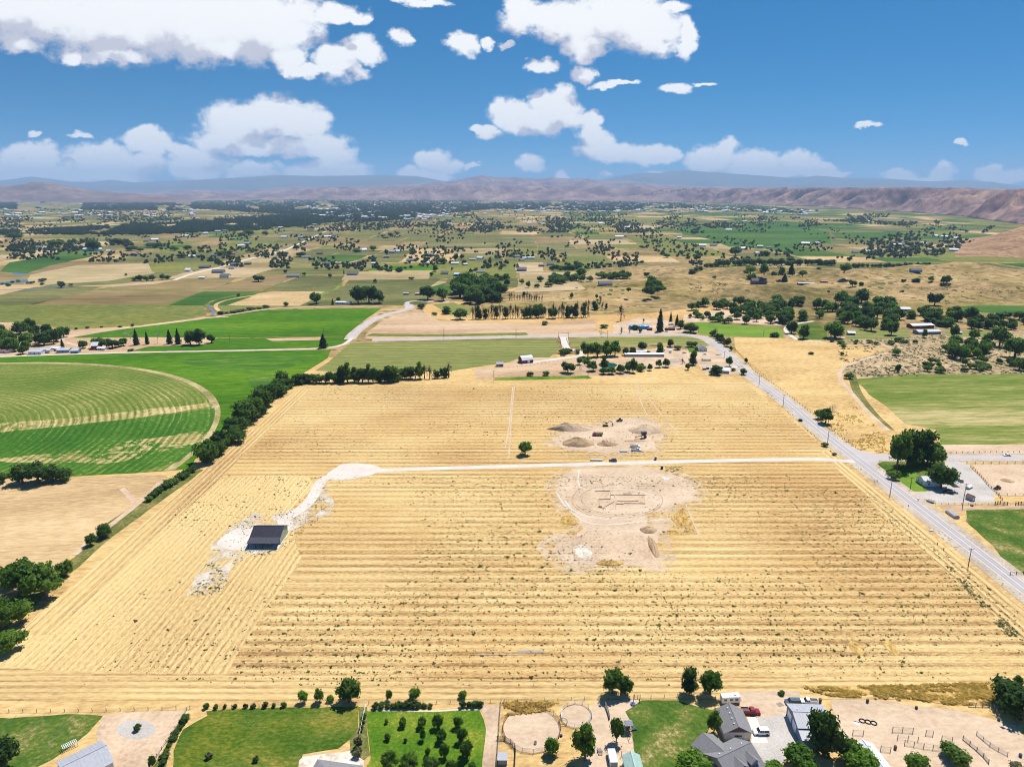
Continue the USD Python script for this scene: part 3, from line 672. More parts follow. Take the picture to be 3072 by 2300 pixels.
S('ditch_bank', 'weedy', 'weedy green ditch bank along the left edge of the gold field', 'D', (1270, 555), (1330, 560), (1180, 660), (1000, 790), (800, 940), (560, 1130), (440, 1240), (200, 1440), (0, 1600), (-200, 1760), (-300, 1640), (200, 1310), (470, 1120), (700, 905), (940, 740), (1090, 630), rag=(6, 2))
R('farm_track', 'dirt', 3.2, 'faint dirt track beside the ditch bank', 'D', (1040, 640), (960, 720), (880, 790), (740, 900), (600, 1010), (480, 1110))
R('farm_track', 'dirt', 3.0, 'short dirt track looping off the bare field', 'D', (790, 680), (840, 730), (885, 790))
R('canal_road', 'dirt', 6.5, 'pale dirt road along the near side of the olive pasture', 'A', (1480, 972), (1310, 980), (1170, 1005), (870, 1040), (560, 1075), (420, 1105), (380, 1130), (600, 1180))
R('canal_road', 'dirt', 6.0, 'tan bank along the far edge of the vivid alfalfa field', 'A', (1400, 972), (1560, 948), (1740, 920), (2000, 908), (2211, 905), 'B', (270, 905))
R('stream', 'water', 3.5, 'small blue stream winding between the pastures', 'A', (1352, 880), (1350, 905), (1368, 925), (1385, 940), (1378, 965))
R('ditch_bank', 'weedy', 6.0, 'grassy ditch edge left of the small stream', 'A', (1320, 965), (1325, 920), (1350, 880), (1420, 855), (1600, 820), (2000, 790), (2211, 770))
R('ditch_bank', 'dry_grass', 6.0, 'dry ditch edge right of the small stream', 'A', (1440, 950), (1395, 915), (1400, 885), (1500, 855), (1700, 826))
R('farm_lane', 'gravel', 5.0, 'white gravel lane to the left hand farmstead', 'A', (-400, 1243), (0, 1231), (700, 1206), (1500, 1192), (2100, 1180), (2230, 1155), 'B', (70, 1110))
S('pond', 'water', 'blue settling pond at the far left edge', 'A', (8, 655), (60, 655), (185, 684), (170, 697), (110, 702), (55, 680))
S('pond', 'water', 'shallow pond below the blue settling pond', 'A', (-60, 765), (60, 742), (275, 722), (240, 738), (120, 752), (-60, 775))
R('canal', 'water', 9.0, 'thin blue canal along the far edge of the olive pasture', 'A', (-300, 800), (0, 797), (200, 791), (480, 779))
S('sand_bank', 'far_tan', 'pale sand beside the thin canal', 'A', (480, 775), (700, 765), (950, 745), (1130, 735), (1000, 762), (700, 778), rag=(12, 3))
R('gravel_road', 'gravel', 9.0, 'white gravel road climbing through the far houses', 'A', (1130, 735), (1250, 690), (1420, 655), (1560, 610), (1760, 565), (1830, 550), (2000, 470), (2150, 400), 'B', (420, 400), (620, 345), (760, 298))
S('dry_field', 'far_tan', 'pale stubble field left of the gravel road', 'A', (200, 700), (500, 640), (950, 625), (1000, 690), (700, 740), (400, 760), (150, 770), rag=(20, 4))
S('meadow', 'far_green', 'green meadow strip left of the far houses', 'A', (0, 680), (60, 620), (300, 580), (560, 550), (600, 580), (330, 640), (180, 690), rag=(20, 4))
S('dry_field', 'far_tan', 'tan field before the far middle houses', 'B', (20, 700), (120, 680), (300, 672), (590, 675), (560, 730), (0, 735), rag=(15, 3))
S('hayfield', 'alfalfa', 'long green field behind the tan field in the middle', 'B', (160, 668), (240, 645), (640, 640), (600, 672), rag=(15, 2))
S('hayfield', 'far_green', 'green field in the right far valley', 'C', (960, 425), (1400, 425), (1480, 440), (1300, 470), (1000, 465))
S('hayfield', 'far_green', 'broad green field of the far right valley', 'C', (0, 385), (700, 375), (950, 420), (960, 500), (300, 520), (180, 470), (0, 440), rag=(30, 6))
S('hayfield', 'bright_hay', 'green field by the right hand lodge', 'C', (1220, 725), (1350, 705), (1650, 700), (1640, 740), (1350, 755), rag=(15, 2))
S('hayfield', 'mown', 'olive meadow in front of the dark lodge', 'C', (760, 740), (900, 700), (1200, 715), (1260, 750), (1050, 762), (800, 770), rag=(15, 2))
S('hayfield', 'far_green', 'pale green field at the right edge behind the wood', 'C', (1750, 915), (1950, 885), (2400, 880), (2400, 960), (1950, 945), rag=(12, 2))
S('dry_field', 'far_tan', 'tan field below the dry hill at the right', 'C', (1100, 690), (1480, 650), (1480, 690), (1200, 715), rag=(15, 2))
LAYER[0] = 0.02
# centre: the mown field, road to the left and dry fields
S('hayfield', 'mown', 'striped olive hayfield behind the row of bushes', 'B', (60, 1142), (500, 1132), (1380, 1112), (1418, 1180), (1340, 1240), (1100, 1262), (700, 1325), (100, 1335), 'A', (2040, 1322), (2120, 1270))
S('hayfield', 'mown', 'striped olive field right of the hedged drive', 'B', (1480, 1112), (2211, 1097), 'C', (140, 1102), (215, 1165), (0, 1172), 'B', (2150, 1140), (1560, 1168), (1492, 1160))
S('dry_field', 'dry_pink', 'bare tan field between the bend of the road and the poplars', 'B', (160, 1085), (260, 1000), (370, 950), (500, 930), (640, 1000), (1350, 1020), (1640, 985), (1680, 1092), (160, 1112), rag=(10, 2))
S('grass_strip', 'pasture', 'dark green grass wedge beside the road', 'B', (155, 1098), (200, 1080), (600, 1086), (1195, 1073), (1214, 1088), (1180, 1096), (600, 1100), rag=(8, 1))
S('hayfield', 'mown', 'small grassy field by the clump of big trees', 'B', (590, 890), (720, 880), (860, 920), (840, 960), (700, 960), rag=(10, 2))
S('hayfield', 'bright_hay', 'bright green field behind the road bend on the right', 'k', (760, 140), (1000, 128), (1500, 170), (2160, 210), (2230, 360), (1450, 335), (1200, 335), (960, 300), (930, 200), rag=(8, 1))
S('dry_field', 'dry_gold', 'big triangle of tall dry grass right of the paved road', 'C', (330, 1105), (640, 1110), (900, 1130), (1330, 1180), (1100, 1260), (1005, 1310), (1020, 1380), 'F', (1130, 90), (1210, 190), (1325, 300), (1330, 445), (1220, 455), (1120, 420), (870, 250), (640, 40), 'C', (430, 1290), (345, 1200), rag=(8, 1.5))
S('hayfield', 'hay_right', 'streaky green and straw hayfield at the right edge', 'C', (1120, 1375), (1500, 1345), (2600, 1335), 'F', (2700, 390), (1660, 396), (1640, 300), (1440, 262), 'C', (1330, 1560), (1200, 1470), rag=(10, 2))
R('weed_edge', 'weedy', 7.0, 'weedy edge between the dirt track and the streaky hayfield', 'C', (1090, 1330), (1110, 1400), 'F', (1130, 60), (1230, 200), (1340, 300))
R('farm_track', 'dirt', 4.2, 'curving pale dirt track through the dry grass triangle', 'C', (1330, 1205), (1180, 1245), (1060, 1285), (1008, 1330), (1025, 1390), 'F', (1110, 80), (1200, 190), (1330, 305), z=LAYER[0] + 0.03)
S('farmyard', 'dry_pink', 'bare yard around the red barn', 'j', (-60, 640), (300, 600), (480, 520), (720, 500), (1000, 500), (1330, 480), (1600, 500), (2260, 470), (2260, 760), (1440, 740), (200, 760), (-60, 790), rag=(7, 1.5))
S('farmyard', 'dirt', 'bare yard around the white farmhouse by the road', 'k', (0, 760), (0, 560), (460, 500), (940, 560), (1090, 480), (1200, 480), (1330, 640), (1500, 780), (1600, 900), (1080, 915), (960, 760), (800, 840), rag=(6, 1))
S('dry_strip', 'dry_gold', 'strip of dry stubble behind the gold field', 'k', (-100, 860), (600, 800), (960, 760), (1090, 915), (0, 950), rag=(6, 1))
S('farmyard', 'dirt', 'pale yard around the blue tarpaulin', 'k', (-300, 160), (100, 60), (500, 100), (740, 230), (760, 285), (200, 290), (-300, 300), rag=(8, 1))
S('grass_strip', 'lawn_bright', 'green grass strip behind the gold field', 'j', (195, 800), (205, 762), (800, 748), (1430, 737), (1500, 775), (1000, 785), rag=(6, 1))
S('pond', 'pond_water', 'dark teal pond among the farm trees', 'j', (1560, 600), (1590, 570), (1680, 560), (1800, 575), (1830, 605), (1760, 635), (1640, 640), soft=2)
S('lawn', 'lawn_bright', 'small lawn before the white farmhouse', 'k', (800, 510), (930, 510), (960, 560), (820, 580), rag=(4, .6))
R('drive', 'gravel', 9.0, 'pale gravel drive running down from the road to the red barn', 'j', (1110, 200), (1115, 260), (1130, 330), (1150, 385))
R('drive', 'gravel', 6.5, 'gravel drive bending past the hedge', 'j', (1150, 380), (1230, 390), (1310, 415), (1340, 450), (1320, 480), (1180, 495), (1000, 520), (850, 540), (720, 555), (560, 590))
R('drive', 'dirt', 5.0, 'dirt drive past the small grey shed', 'j', (560, 590), (320, 620), (120, 645), (-100, 660))
R('drive', 'gravel', 5.0, 'gravel drive beside the shingled farmhouse', 'k', (1400, 790), (1500, 790), (1620, 780))
LAYER[0] = 0.045
# right: green paddocks of the wooded farm
S('paddock', 'lawn', 'olive green paddock left of the bright tree', 'C', (740, 1020), (860, 1010), (930, 1060), (940, 1120), (760, 1120), (740, 1070), rag=(6, 1))
S('paddock', 'mown', 'olive paddock in front of the long barns', 'C', (1060, 1050), (1450, 1050), (1480, 1110), (1050, 1120), rag=(6, 1))
S('paddock', 'mown', 'olive paddock right of the long barns', 'C', (1700, 1060), (2000, 1060), (1980, 1100), (1720, 1100), rag=(6, 1))
R('drive', 'gravel', 5.0, 'winding gravel drive into the wooded farm', 'C', (850, 1000), (740, 1015), (670, 1035), (665, 1065), (710, 1100), (750, 1125), (900, 1132))
R('farm_track', 'dirt', 4.0, 'dirt lane behind the row of trees at the right', 'C', (1450, 985), (1700, 985), (2100, 990))
S('clearing', 'dirt', 'pinkish bare slope below the scattered trees', 'C', (10, 960), (250, 930), (500, 960), (650, 960), (640, 1030), (300, 1010), (0, 1005), rag=(8, 2))
# roads
RX = float(np.mean([at('F', 1500, 760)[0], at('F', 1830, 1080)[0], at('F', 800, 220)[0]]))
road_pts = [np.array([RX, y]) for y in (120, 200, 300, 400, 500)]
far_part = poly_pts('F', (705, 140), 'C', (440, 1355), (330, 1255), (240, 1170), (165, 1115), (60, 1092), 'B', (2100, 1083), (1800, 1090), (1480, 1097), (1000, 1104), (500, 1117), (200, 1122))
bend = poly_pts('B', (55, 1118), (75, 1085), (150, 1025), (215, 985), (300, 955), (400, 932), (455, 912), (430, 890), (420, 878), (480, 868), (560, 874), (700, 874))
main = np.vstack([road_pts, far_part])
z0 = 0.09
strip('road_shoulder', 'shoulder', main, 17.0, 'stony verges of the paved road', z=z0)
strip('road_shoulder', 'shoulder', bend, 14.0, 'stony verges of the winding road on the left', z=z0 + 0.004)
ey = float(np.mean([at('i', 1200, 610)[1], at('i', 2100, 620)[1]]))
east = np.array([(RX, ey), (RX + 40, ey), (420, ey + 1), (900, ey + 3)])
strip('road_shoulder', 'shoulder', east, 13.0, 'stony verges of the side road', z=z0 + 0.008, smooth=0)
strip('road', 'asphalt', main, 7.6, 'paved grey country road along the right edge of the gold field', z=z0 + 0.02)
strip('road', 'asphalt', bend, 7.0, 'winding paved road behind the striped hayfield', z=z0 + 0.024)
strip('road', 'asphalt', east, 7.0, 'paved side road running off to the right', z=z0 + 0.028, smooth=0)
fan = np.array([(RX + 3.6, ey - 24), (RX + 7, ey - 12), (RX + 13, ey - 6), (RX + 26, ey - 3.4), (RX + 26, ey + 3.4), (RX + 15, ey + 7), (RX + 7, ey + 16), (RX + 3.6, ey + 34)])
sheet('road_junction', 'asphalt', chaikin(fan, 2), 'paved flare where the side road meets the main road', 'road', z=z0 + 0.032)
mouth = np.array([(RX - 3.5, ey + 4), (RX - 12, ey + 0.5), (RX - 16, ey - 3.0), (RX - 16, ey - 8.6), (RX - 12, ey - 11), (RX - 3.5, ey - 16)]) 
for s, lab in ((-3.45, 'left white edge line of the main road'), (3.45, 'right white edge line of the main road')):
    strip('road_marking', 'road_paint', main[:5] if s > 0 else main, 0.16, lab, z=z0 + 0.036, off=s)
strip('road_marking', 'road_paint', main, 0.22, 'centre line of the main road', z=z0 + 0.036, off=0.1)
for s in (-2.4, -1.0, 1.0, 2.4):
    strip('wheel_track', 'asphalt_track', main, 0.7, 'dark wheel track worn into the main road, %s' % {-2.4: 'nearest its left edge line', -1.0: 'just left of its centre line', 1.0: 'just right of its centre line', 2.4: 'nearest its right edge line'}[s], z=z0 + 0.030, off=s)
LAYER[0] = 0.05
# the gold field
FX0, FX1, FY0, FY1 = -188.0, RX - 11.5, 206.0, 612.0
zx, zy1 = float(at('D', 1900, 1200)[0]), float(at('D', 2100, 600)[1])
sheet('stubble_field', 'stubble', [(FX0, FY0), (FX1, FY0), (FX1, FY1 + 6), (0, FY1), (FX0 + 4, FY1 - 8)], 'big gold stubble field with level rows of pale straw', 'field', rag=(10, 0.8))
zone = np.array([at('g', 30, 330)[:2], at('g', 900, 290)[:2], at('g', 1600, 300)[:2], at('g', 1680, 420)[:2], at('g', 1300, 830)[:2], at('D', 1950, 1130)[:2], at('D', 1930, 1180)[:2], at('b', 420, 0)[:2], at('b', 220, 400)[:2], at('a', 1900, 330)[:2], at('a', 900, 300)[:2], at('a', -200, 330)[:2], at('D', 0, 1690)[:2]])
sheet('stubble_field', 'stubble_long', zone, 'left part of the gold field with rows running away from the viewer', 'field', rag=(6, 1.2))
sheet('headland', 'stubble_edge', [(FX0, 203), (FX1, 204), (FX1, 216), (0, 214), (FX0 + 20, 219), (FX0, 222)], 'near headland of the gold field', 'field', rag=(6, 0.6))
sheet('headland', 'stubble_head', [(FX1 - 15, 206), (FX1, 206), (FX1, 440), (FX1 - 6, 440), (FX1 - 13, 330)], 'right headland of the gold field, near the road', 'field', rag=(6, 0.6))
sheet('headland', 'stubble_head', [(FX0 - 3, 240), (FX0 + 10, 240), (FX0 + 14, 400), (FX0 + 14, 590), (FX0 + 2, 606), (FX0 - 1, 430)], 'left headland of the gold field, along the shelterbelt', 'field', rag=(6, 0.6))
# lane, cul-de-sac and pads
lane = poly_pts('E', (1330, 530), (1000, 540), (600, 550), (300, 560), (150, 575))
lane = np.vstack([[(RX - 3, ey - 7), (RX - 14, ey - 5.6)], poly_pts('F', (900, 487), (0, 505)), lane])
strip('lane', 'gravel', lane, 5.4, 'white gravel lane across the gold field', 'road', z=0.097)
S('turning_circle', 'gravel', 'round gravel turning place at the end of the lane', 'E', (260, 545), (200, 525), (100, 515), (0, 520), 'D', (2180, 545), (2120, 580), (2110, 610), (2160, 628), 'E', (0, 628), (80, 618), (180, 600), (250, 570), soft=2, z=LAYER[0] + 0.042)
R('drive', 'gravel', np.interp(np.linspace(0, 1, 30), [0, .5, .8, 1], [7, 6, 6, 9]) if False else 6.4, 'curving white gravel drive to the black roofed barn', 'g', (2050, 270), (1900, 290), (1800, 350), (1740, 430), (1700, 530), (1620, 650), (1480, 780), (1330, 880), (1200, 940), (1300, 1000), z=LAYER[0] + 0.05)
S('gravel_skirt', 'stony', 'stony weedy ground around the barn', 'g', (700, 900), (1200, 830), (1500, 720), (1700, 560), (1880, 440), (1950, 640), (1900, 850), (1600, 960), (1420, 1050), (1320, 1180), (1260, 1290), (1100, 1420), (700, 1470), (500, 1600), 'D', (1480, 1290), (1400, 1370), (1240, 1370), (1300, 1220), (1400, 1100), 'g', (130, 1480), (150, 1290), (400, 1060), rag=(4, 2.5), z=LAYER[0] + 0.02)
S('parking_pad', 'gravel', 'pale gravel pad left of the black roofed barn', 'g', (235, 1310), (280, 1220), (450, 1090), (640, 1035), (830, 1020), (1320, 980), (1380, 1010), (1320, 1050), (1150, 1390), (690, 1385), (400, 1375), soft=1, z=LAYER[0] + 0.056)
S('concrete_apron', 'concrete', 'white concrete apron at the end of the barn', 'g', (800, 1070), (880, 1070), (740, 1290), (635, 1285), z=LAYER[0] + 0.064)
R('gravel_skirt', 'gravel_grey', 5.0, 'small grey gravel heap behind the barn', 'g', (760, 860), (860, 865), z=LAYER[0] + 0.06)
# the building sites
SITE_A = poly_pts('h', (480, 900), (720, 900), (1700, 890), (1850, 960), (2150, 1010), (2350, 1080), (2420, 1240), (2340, 1420), (2150, 1480), (2030, 1560), 'E', (1990, 850), (2000, 920), (2120, 900), (2160, 930), (2060, 985), (2060, 1080), (2120, 1130), (2060, 1190), (1800, 1190), (1500, 1200), (1400, 1150), (1340, 1080), (1370, 1000), (1500, 990), (1560, 930), (1500, 860), (1430, 790), (1370, 690), (1390, 620), (1470, 560))
SITE_B = poly_pts('h', (250, 480), (420, 370), (800, 330), (1050, 200), (1480, 150), (1700, 200), (1900, 280), (1900, 380), (1780, 480), (1900, 640), (1500, 690), (1100, 690), (700, 660), (400, 610))
for P_, la in ((SITE_A, 'bare trampled building site below the lane'), (SITE_B, 'bare digging site with soil heaps above the lane')):
    for grow, m_, dz, lb in ((5.0, 'dirt_thin', 0.012, 'scuffed margin of the ' + la), (2.0, 'dirt_thin', 0.016, 'worn inner margin of the ' + la), (-1.5, 'dirt_pad', 0.02, la)):
        sheet('building_site', m_, np.array(sg.Polygon(P_).buffer(0).buffer(grow).exterior.coords)[:-1], lb, rag=(4, 2.6), z=LAYER[0] + dz)
S('dirt_patch', 'dirt', 'grey levelled pad on the lower building site', 'E', (1480, 990), (1960, 985), (2010, 1060), (2010, 1140), (1800, 1140), (1500, 1150), rag=(4, 1), z=LAYER[0] + 0.032)
S('dirt_patch', 'stony', 'white gravel spill on the lower building site', 'E', (1490, 1060), (1560, 1035), (1640, 1070), (1640, 1130), (1540, 1150), (1490, 1120), soft=1, rag=(2.5, 1), z=LAYER[0] + 0.044)
S('dirt_patch', 'white_rock', 'small white gravel spill beside the lane', 'h', (1880, 1040), (1950, 1015), (2030, 1030), (2020, 1070), (1940, 1085), soft=1, rag=(2, .6), z=LAYER[0] + 0.044)
S('dirt_patch', 'tall_thin', 'rusty dry weeds left of the site', 'E', (1420, 860), (1480, 850), (1570, 940), (1520, 980), (1400, 970), rag=(3, 1.2), z=LAYER[0] + 0.036)
S('dirt_patch', 'tall_thin', 'rusty dry weeds right of the site', 'E', (2130, 880), (2211, 800), 'F', (90, 960), (60, 980), 'E', (2060, 980), (2180, 930), rag=(3, 1.2), z=LAYER[0] + 0.036)
for k, sp in enumerate((('F', (10, 760), (60, 880), (115, 1000)), ('E', (1085, 490), (1095, 300), (1120, 20)), ('E', (1110, 20), (1085, 300), (1060, 420)), ('E', (1900, 0), (1960, 180), (2030, 260)), ('E', (1925, 0), (2050, 180), (2180, 320)), ('E', (1390, 700), (1450, 800), (1570, 900), (1700, 920), (1900, 900), (2080, 880)), ('E', (1450, 760), (1500, 830), (1650, 880), (1850, 870), (2060, 800), (2100, 740), (2030, 690)), ('E', (1540, 560), (1530, 650), (1570, 690), (1700, 680), (1900, 690), (2010, 720)))):
    strip('wheel_track', 'dirt_pad' if k < 5 else 'gravel', poly_pts(*sp), 0.9, ['wheel track right of the lower site', 'left wheel track across the far half of the gold field', 'faint wheel track close to the left one', 'wheel track slanting above the soil heaps', 'second slanting wheel track above the soil heaps', 'tyre track sweeping round the lower site', 'inner tyre track round the footings', 'tyre track behind the footings'][k], 'track', z=LAYER[0] + 0.048)
for k, (rx_, ry_, a0, a1) in enumerate(((610, 235, 0.2, 2.6), (660, 262, 0.4, 2.9), (560, 215, 1.0, 3.4), (700, 285, 2.2, 4.0), (640, 250, -0.7, 0.7), (590, 225, 3.3, 4.6))):
    ar = [at('h', 1270 + rx_ * math.cos(a), 1375 + ry_ * math.sin(a))[:2] for a in np.linspace(a0, a1, 16)]
    strip('wheel_track', 'dug_soil', np.array(ar), 0.55, 'dark tyre rut curving round the footing, ' + ('the innermost in front', 'second one in front', 'left inner one', 'outermost on the left', 'at its right end', 'behind its left end')[k], 'track', z=LAYER[0] + 0.054)
LAYER[0] += 0.07
LAYER[0] = 0.03
# junction yard
S('yard', 'gravel_grey', 'grey gravel yard of the white house at the junction', 'i', (700, 1052), (940, 1062), (1000, 900), (1190, 760), (1190, 660), (1320, 656), (1480, 690), (1600, 820), (1850, 1060), (1820, 1190), (1060, 1215), (930, 1150), (760, 1130), rag=(3, .5))
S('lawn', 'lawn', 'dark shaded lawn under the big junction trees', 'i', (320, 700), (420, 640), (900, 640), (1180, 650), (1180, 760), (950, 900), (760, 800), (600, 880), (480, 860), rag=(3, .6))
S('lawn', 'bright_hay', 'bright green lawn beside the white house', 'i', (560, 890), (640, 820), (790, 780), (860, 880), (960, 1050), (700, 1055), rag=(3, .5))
S('dirt_lot', 'dirt', 'bare pinkish corral right of the junction', 'i', (1540, 700), (2700, 690), (2700, 1110), (1900, 1110), (1840, 1050), (1600, 800), rag=(5, .8))
S('dirt_lot', 'dirt', 'tan strip of bare ground beyond the side road', 'i', (1070, 450), (1300, 445), (2700, 445), (2700, 560), (1180, 565), rag=(5, 1))
S('dirt_lot', 'dry_pink', 'tan bare strip below the corral fence', 'i', (1100, 1230), (2700, 1180), (2700, 1290), (1500, 1300), (1250, 1360), rag=(5, 1))
S('pasture', 'lawn_patchy', 'patchy green pasture at the right edge by the road', 'F', (1840, 820), (2400, 800), (2500, 1400), (2300, 1330), (2090, 1160), (1960, 1010), (1840, 890), rag=(5, 1.5))
LAYER[0] = 0.03
# bottom: gardens
S('lawn', 'lawn_patchy', 'green lawn behind the grey metal shed', 'a', (-300, 725), (100, 720), (700, 690), (1110, 695), (950, 880), (800, 1000), (560, 1170), (300, 1300), (-300, 1300), rag=(3, .8))
S('yard', 'dirt', 'bare dirt yard with a round fire pit', 'a', (1110, 690), (1400, 665), (2010, 640), (1990, 700), (1700, 1130), (1580, 1300), (1180, 1300), (1030, 900), rag=(3, .7))
S('fire_pit', 'gravel_grey', 'round grey gravel patch round the fire pit', 'a', *[(1460 + 205 * math.cos(t), 850 + 105 * math.sin(t)) for t in np.linspace(0, 2 * PI, 20)[:-1]], rag=(2, .4))
S('hedge_bed', 'weedy', 'low green planting between the dirt yard and the lawn', 'a', (1960, 700), (2040, 720), (1900, 900), (1800, 1120), (1770, 1300), (1600, 1300), (1720, 1130), rag=(2, .5))
S('lawn', 'lawn', 'wide dark green mown lawn at the bottom', 'a', (1850, 1300), (1850, 1080), (1960, 850), (2100, 760), (2212, 700), 'b', (60, 650), (700, 620), (1700, 595), (1690, 850), (1620, 930), (1480, 1050), (1100, 1110), (1050, 1300), rag=(3, .5))
S('terrace', 'white_rock', 'pale gravel terrace around the grey hipped roof', 'b', (1055, 1180), (1100, 1140), (1600, 1075), (1760, 1150), (1740, 1320), (1055, 1320), rag=(2, .3))
S('dry_bed', 'weedy', 'dry brown bed of grasses between the two lawns', 'b', (1600, 950), (1700, 820), (1690, 600), (1780, 600), (1800, 960), (1830, 1120), (1760, 1180), (1620, 1080), rag=(2, .5))
S('lawn', 'lawn_bright', 'bright green orchard lawn', 'b', (1780, 655), (2212, 650), 'c', (0, 645), (850, 640), (900, 740), (925, 860), (920, 1000), (885, 1320), 'b', (1740, 1320), (1830, 1150), (1810, 960), rag=(3, .6))
S('garden_path', 'gravel', 'pale path along the hedge behind the orchard', 'b', (1820, 625), (2212, 640), 'c', (400, 640), (880, 625), (860, 640), (400, 655), 'b', (2212, 655), (1880, 655), rag=(2, .3))
S('dirt_path', 'dirt', 'bare dirt walk between the orchard and the round pen', 'c', (850, 585), (1080, 585), (1060, 900), (1040, 1300), (885, 1300), (920, 1000), (925, 860), rag=(3, .6))
S('paddock', 'dry_gold', 'dry grass ground around the round pens', 'c', (1090, 560), (2212, 520), (2212, 1320), (1040, 1320), rag=(3, .8))
S('paddock', 'dirt_pad', 'bare ground between the small pen and the play tower', 'd', (0, 560), (340, 520), (520, 540), (340, 660), (400, 760), (440, 1050), (520, 1320), (-120, 1320), (-60, 800), rag=(3, .8))
S('lawn', 'lawn_patchy', 'patchy green back lawn of the shingled house', 'd', (340, 660), (430, 610), (520, 540), (870, 530), (1290, 640), (1220, 870), (1010, 1110), (880, 1340), (530, 1340), (440, 1050), (400, 760), rag=(2.5, .6))
S('yard', 'gravel_grey', 'grey gravel yard between garage and metal shop', 'e', (0, 560), (300, 560), (700, 600), (700, 850), (860, 1220), (640, 1480), (560, 1640), (380, 1640), (240, 1230), (330, 830), (100, 740), rag=(3, .6))
S('yard', 'dirt_pad', 'bare yard behind the garage', 'd', (1400, 450), (1900, 430), (2212, 440), (2212, 600), (1950, 700), (1760, 720), (1560, 600), rag=(3, .6))
S('driveway', 'concrete', 'pale concrete slab under the white car', 'd', (1640, 712), (1742, 716), (1800, 850), (1875, 990), (1690, 990), (1700, 870))
S('horse_lot', 'dirt_pad', 'bare trampled lot with pipe panels at the bottom right', 'e', (1280, 640), (1900, 660), (2212, 700), 'f', (700, 740), (1300, 800), (2100, 1000), (2400, 1400), (2400, 1640), (0, 1640), 'e', (1900, 1640), (1400, 1100), rag=(3, .8))
S('tall_grass', 'tall_grass', 'tall golden dry grass along the near edge of the gold field', 'e', (900, 480), (1400, 480), 'f', (0, 480), (1100, 440), (2400, 420), (2400, 700), (1800, 730), (1200, 725), (700, 640), (280, 570), (0, 610), 'e', (1300, 620), (1150, 590), rag=(3, 1))
for nm, c, r in (('round_pen', (1410, 855), (308, 245)), ('round_pen', (1890, 700), (165, 125))):
    S('pen_sand', 'dirt_pad', 'smooth sand floor of the %s' % ('large round pen' if r[0] > 200 else 'small pen'), 'c', *[(c[0] + r[0] * math.cos(t), c[1] + r[1] * math.sin(t)) for t in np.linspace(0, 2 * PI, 40)[:-1]])


# ------------------------------------------------------------------ hills
def hills(name, label, m, crest, near, far, rough, seed, nx=260, ny=34, gully=1.0, plateau=False):
    """A range: crest gives (photo x, photo y, distance) along it; it falls to the valley over `near` metres and runs back `far` metres. Overview coordinates."""
    crest = np.array(crest, float)
    cx = np.linspace(crest[0, 0], crest[-1, 0], nx)
    cy, cd = np.interp(cx, crest[:, 0], crest[:, 1]), np.interp(cx, crest[:, 0], crest[:, 2])
    R_ = np.array([ray(x / 0.72005, y / 0.72005) for x, y in zip(cx, cy)])
    h = CAM_H + R_[:, 2] / R_[:, 1] * cd
    near = np.interp(cx, crest[:, 0], crest[:, 3]) if crest.shape[1] > 3 else np.full(nx, near)
    rows = []
    vv = np.concatenate([np.linspace(-1.0, 0, int(ny * 0.62)), np.linspace(0, 1, ny - int(ny * 0.62) + 1)[1:]])
    for v in vv:
        d = cd + np.where(v < 0, v * near, v * far)
        x, y = R_[:, 0] / R_[:, 1] * d, d
        q = np.stack([x, y, 0 * x], -1)
        g = 1 - np.abs(2 * meshkit.fbm(q / (rough * 7), 5, seed) - 1) * 2.0                   # spurs and gullies
        s = np.clip(1 + v, 0, 1) if v < 0 else (1.0 if plateau else np.clip(1 - v, 0, 1))
        base = s ** 1.25 if v < 0 else s ** 0.8
        env = np.clip(4 * s * (1 - s), 0, 1) if v < 0 else 0.25
        z = h * base + gully * h * env * (g - 0.5) * 1.05
        if abs(v) < 1e-9:
            z = h + 0.012 * h * (meshkit.fbm(q / (rough * 3), 4, seed + 5) - 0.5) * gully
        z = np.where((v <= -0.999), -25.0, np.maximum(z, -6.0) if v < 0 else np.minimum(z, h * 0.99))
        rows.append(np.stack([x, y, z], -1))
    P = np.stack(rows, 0)
    o = usdkit.mesh(stage, '/World/' + numbered(name), (P.reshape(-1, 3), grid_faces(*P.shape[:2])[:, ::-1]), MAT[m], smooth=True).GetPrim()
    return tag(o, label, 'hills', kind='structure')


hills('mountain_range', 'blue mountain range on the horizon', 'mountain', [(-250, 392, 38000), (0, 390, 38000), (70, 381, 38000), (150, 392, 38000), (200, 393, 38000), (240, 388, 38000), (290, 394, 38000), (430, 388, 38000), (520, 383, 38000), (600, 378, 38000), (700, 380, 38000), (820, 378, 38000), (900, 380, 38000), (960, 391, 38000), (1050, 395, 38000), (1150, 395, 38000), (1290, 390, 38000), (1340, 379, 38000), (1400, 372, 38000), (1425, 374, 38000), (1450, 369, 38000), (1480, 367, 38000), (1530, 371, 38000), (1600, 376, 38000), (1660, 380, 38000), (1720, 385, 38000), (1765, 379, 38000), (1820, 384, 38000), (1920, 386, 38000), (2010, 392, 38000), (2080, 389, 38000), (2140, 393, 38000), (2212, 402, 38000), (2500, 400, 38000)], 8000, 9000, 1500, 11, gully=0.5)
hills('hills', 'pale purple hills behind the valley town', 'hill_brown', [(-250, 415, 25000), (300, 414, 25000), (420, 410, 25000), (520, 413, 25000), (640, 402, 25000), (760, 404, 25000), (900, 398, 25000), (970, 393, 25000), (1010, 384, 24000), (1040, 378, 24000), (1075, 383, 24000), (1110, 382, 24000), (1160, 386, 24000), (1190, 383, 24000), (1250, 387, 24500), (1330, 392, 25000), (1420, 397, 25500), (1520, 402, 25500), (1700, 406, 26000), (2000, 410, 26000)], 6500, 7000, 520, 21, gully=0.8, nx=420, ny=44)
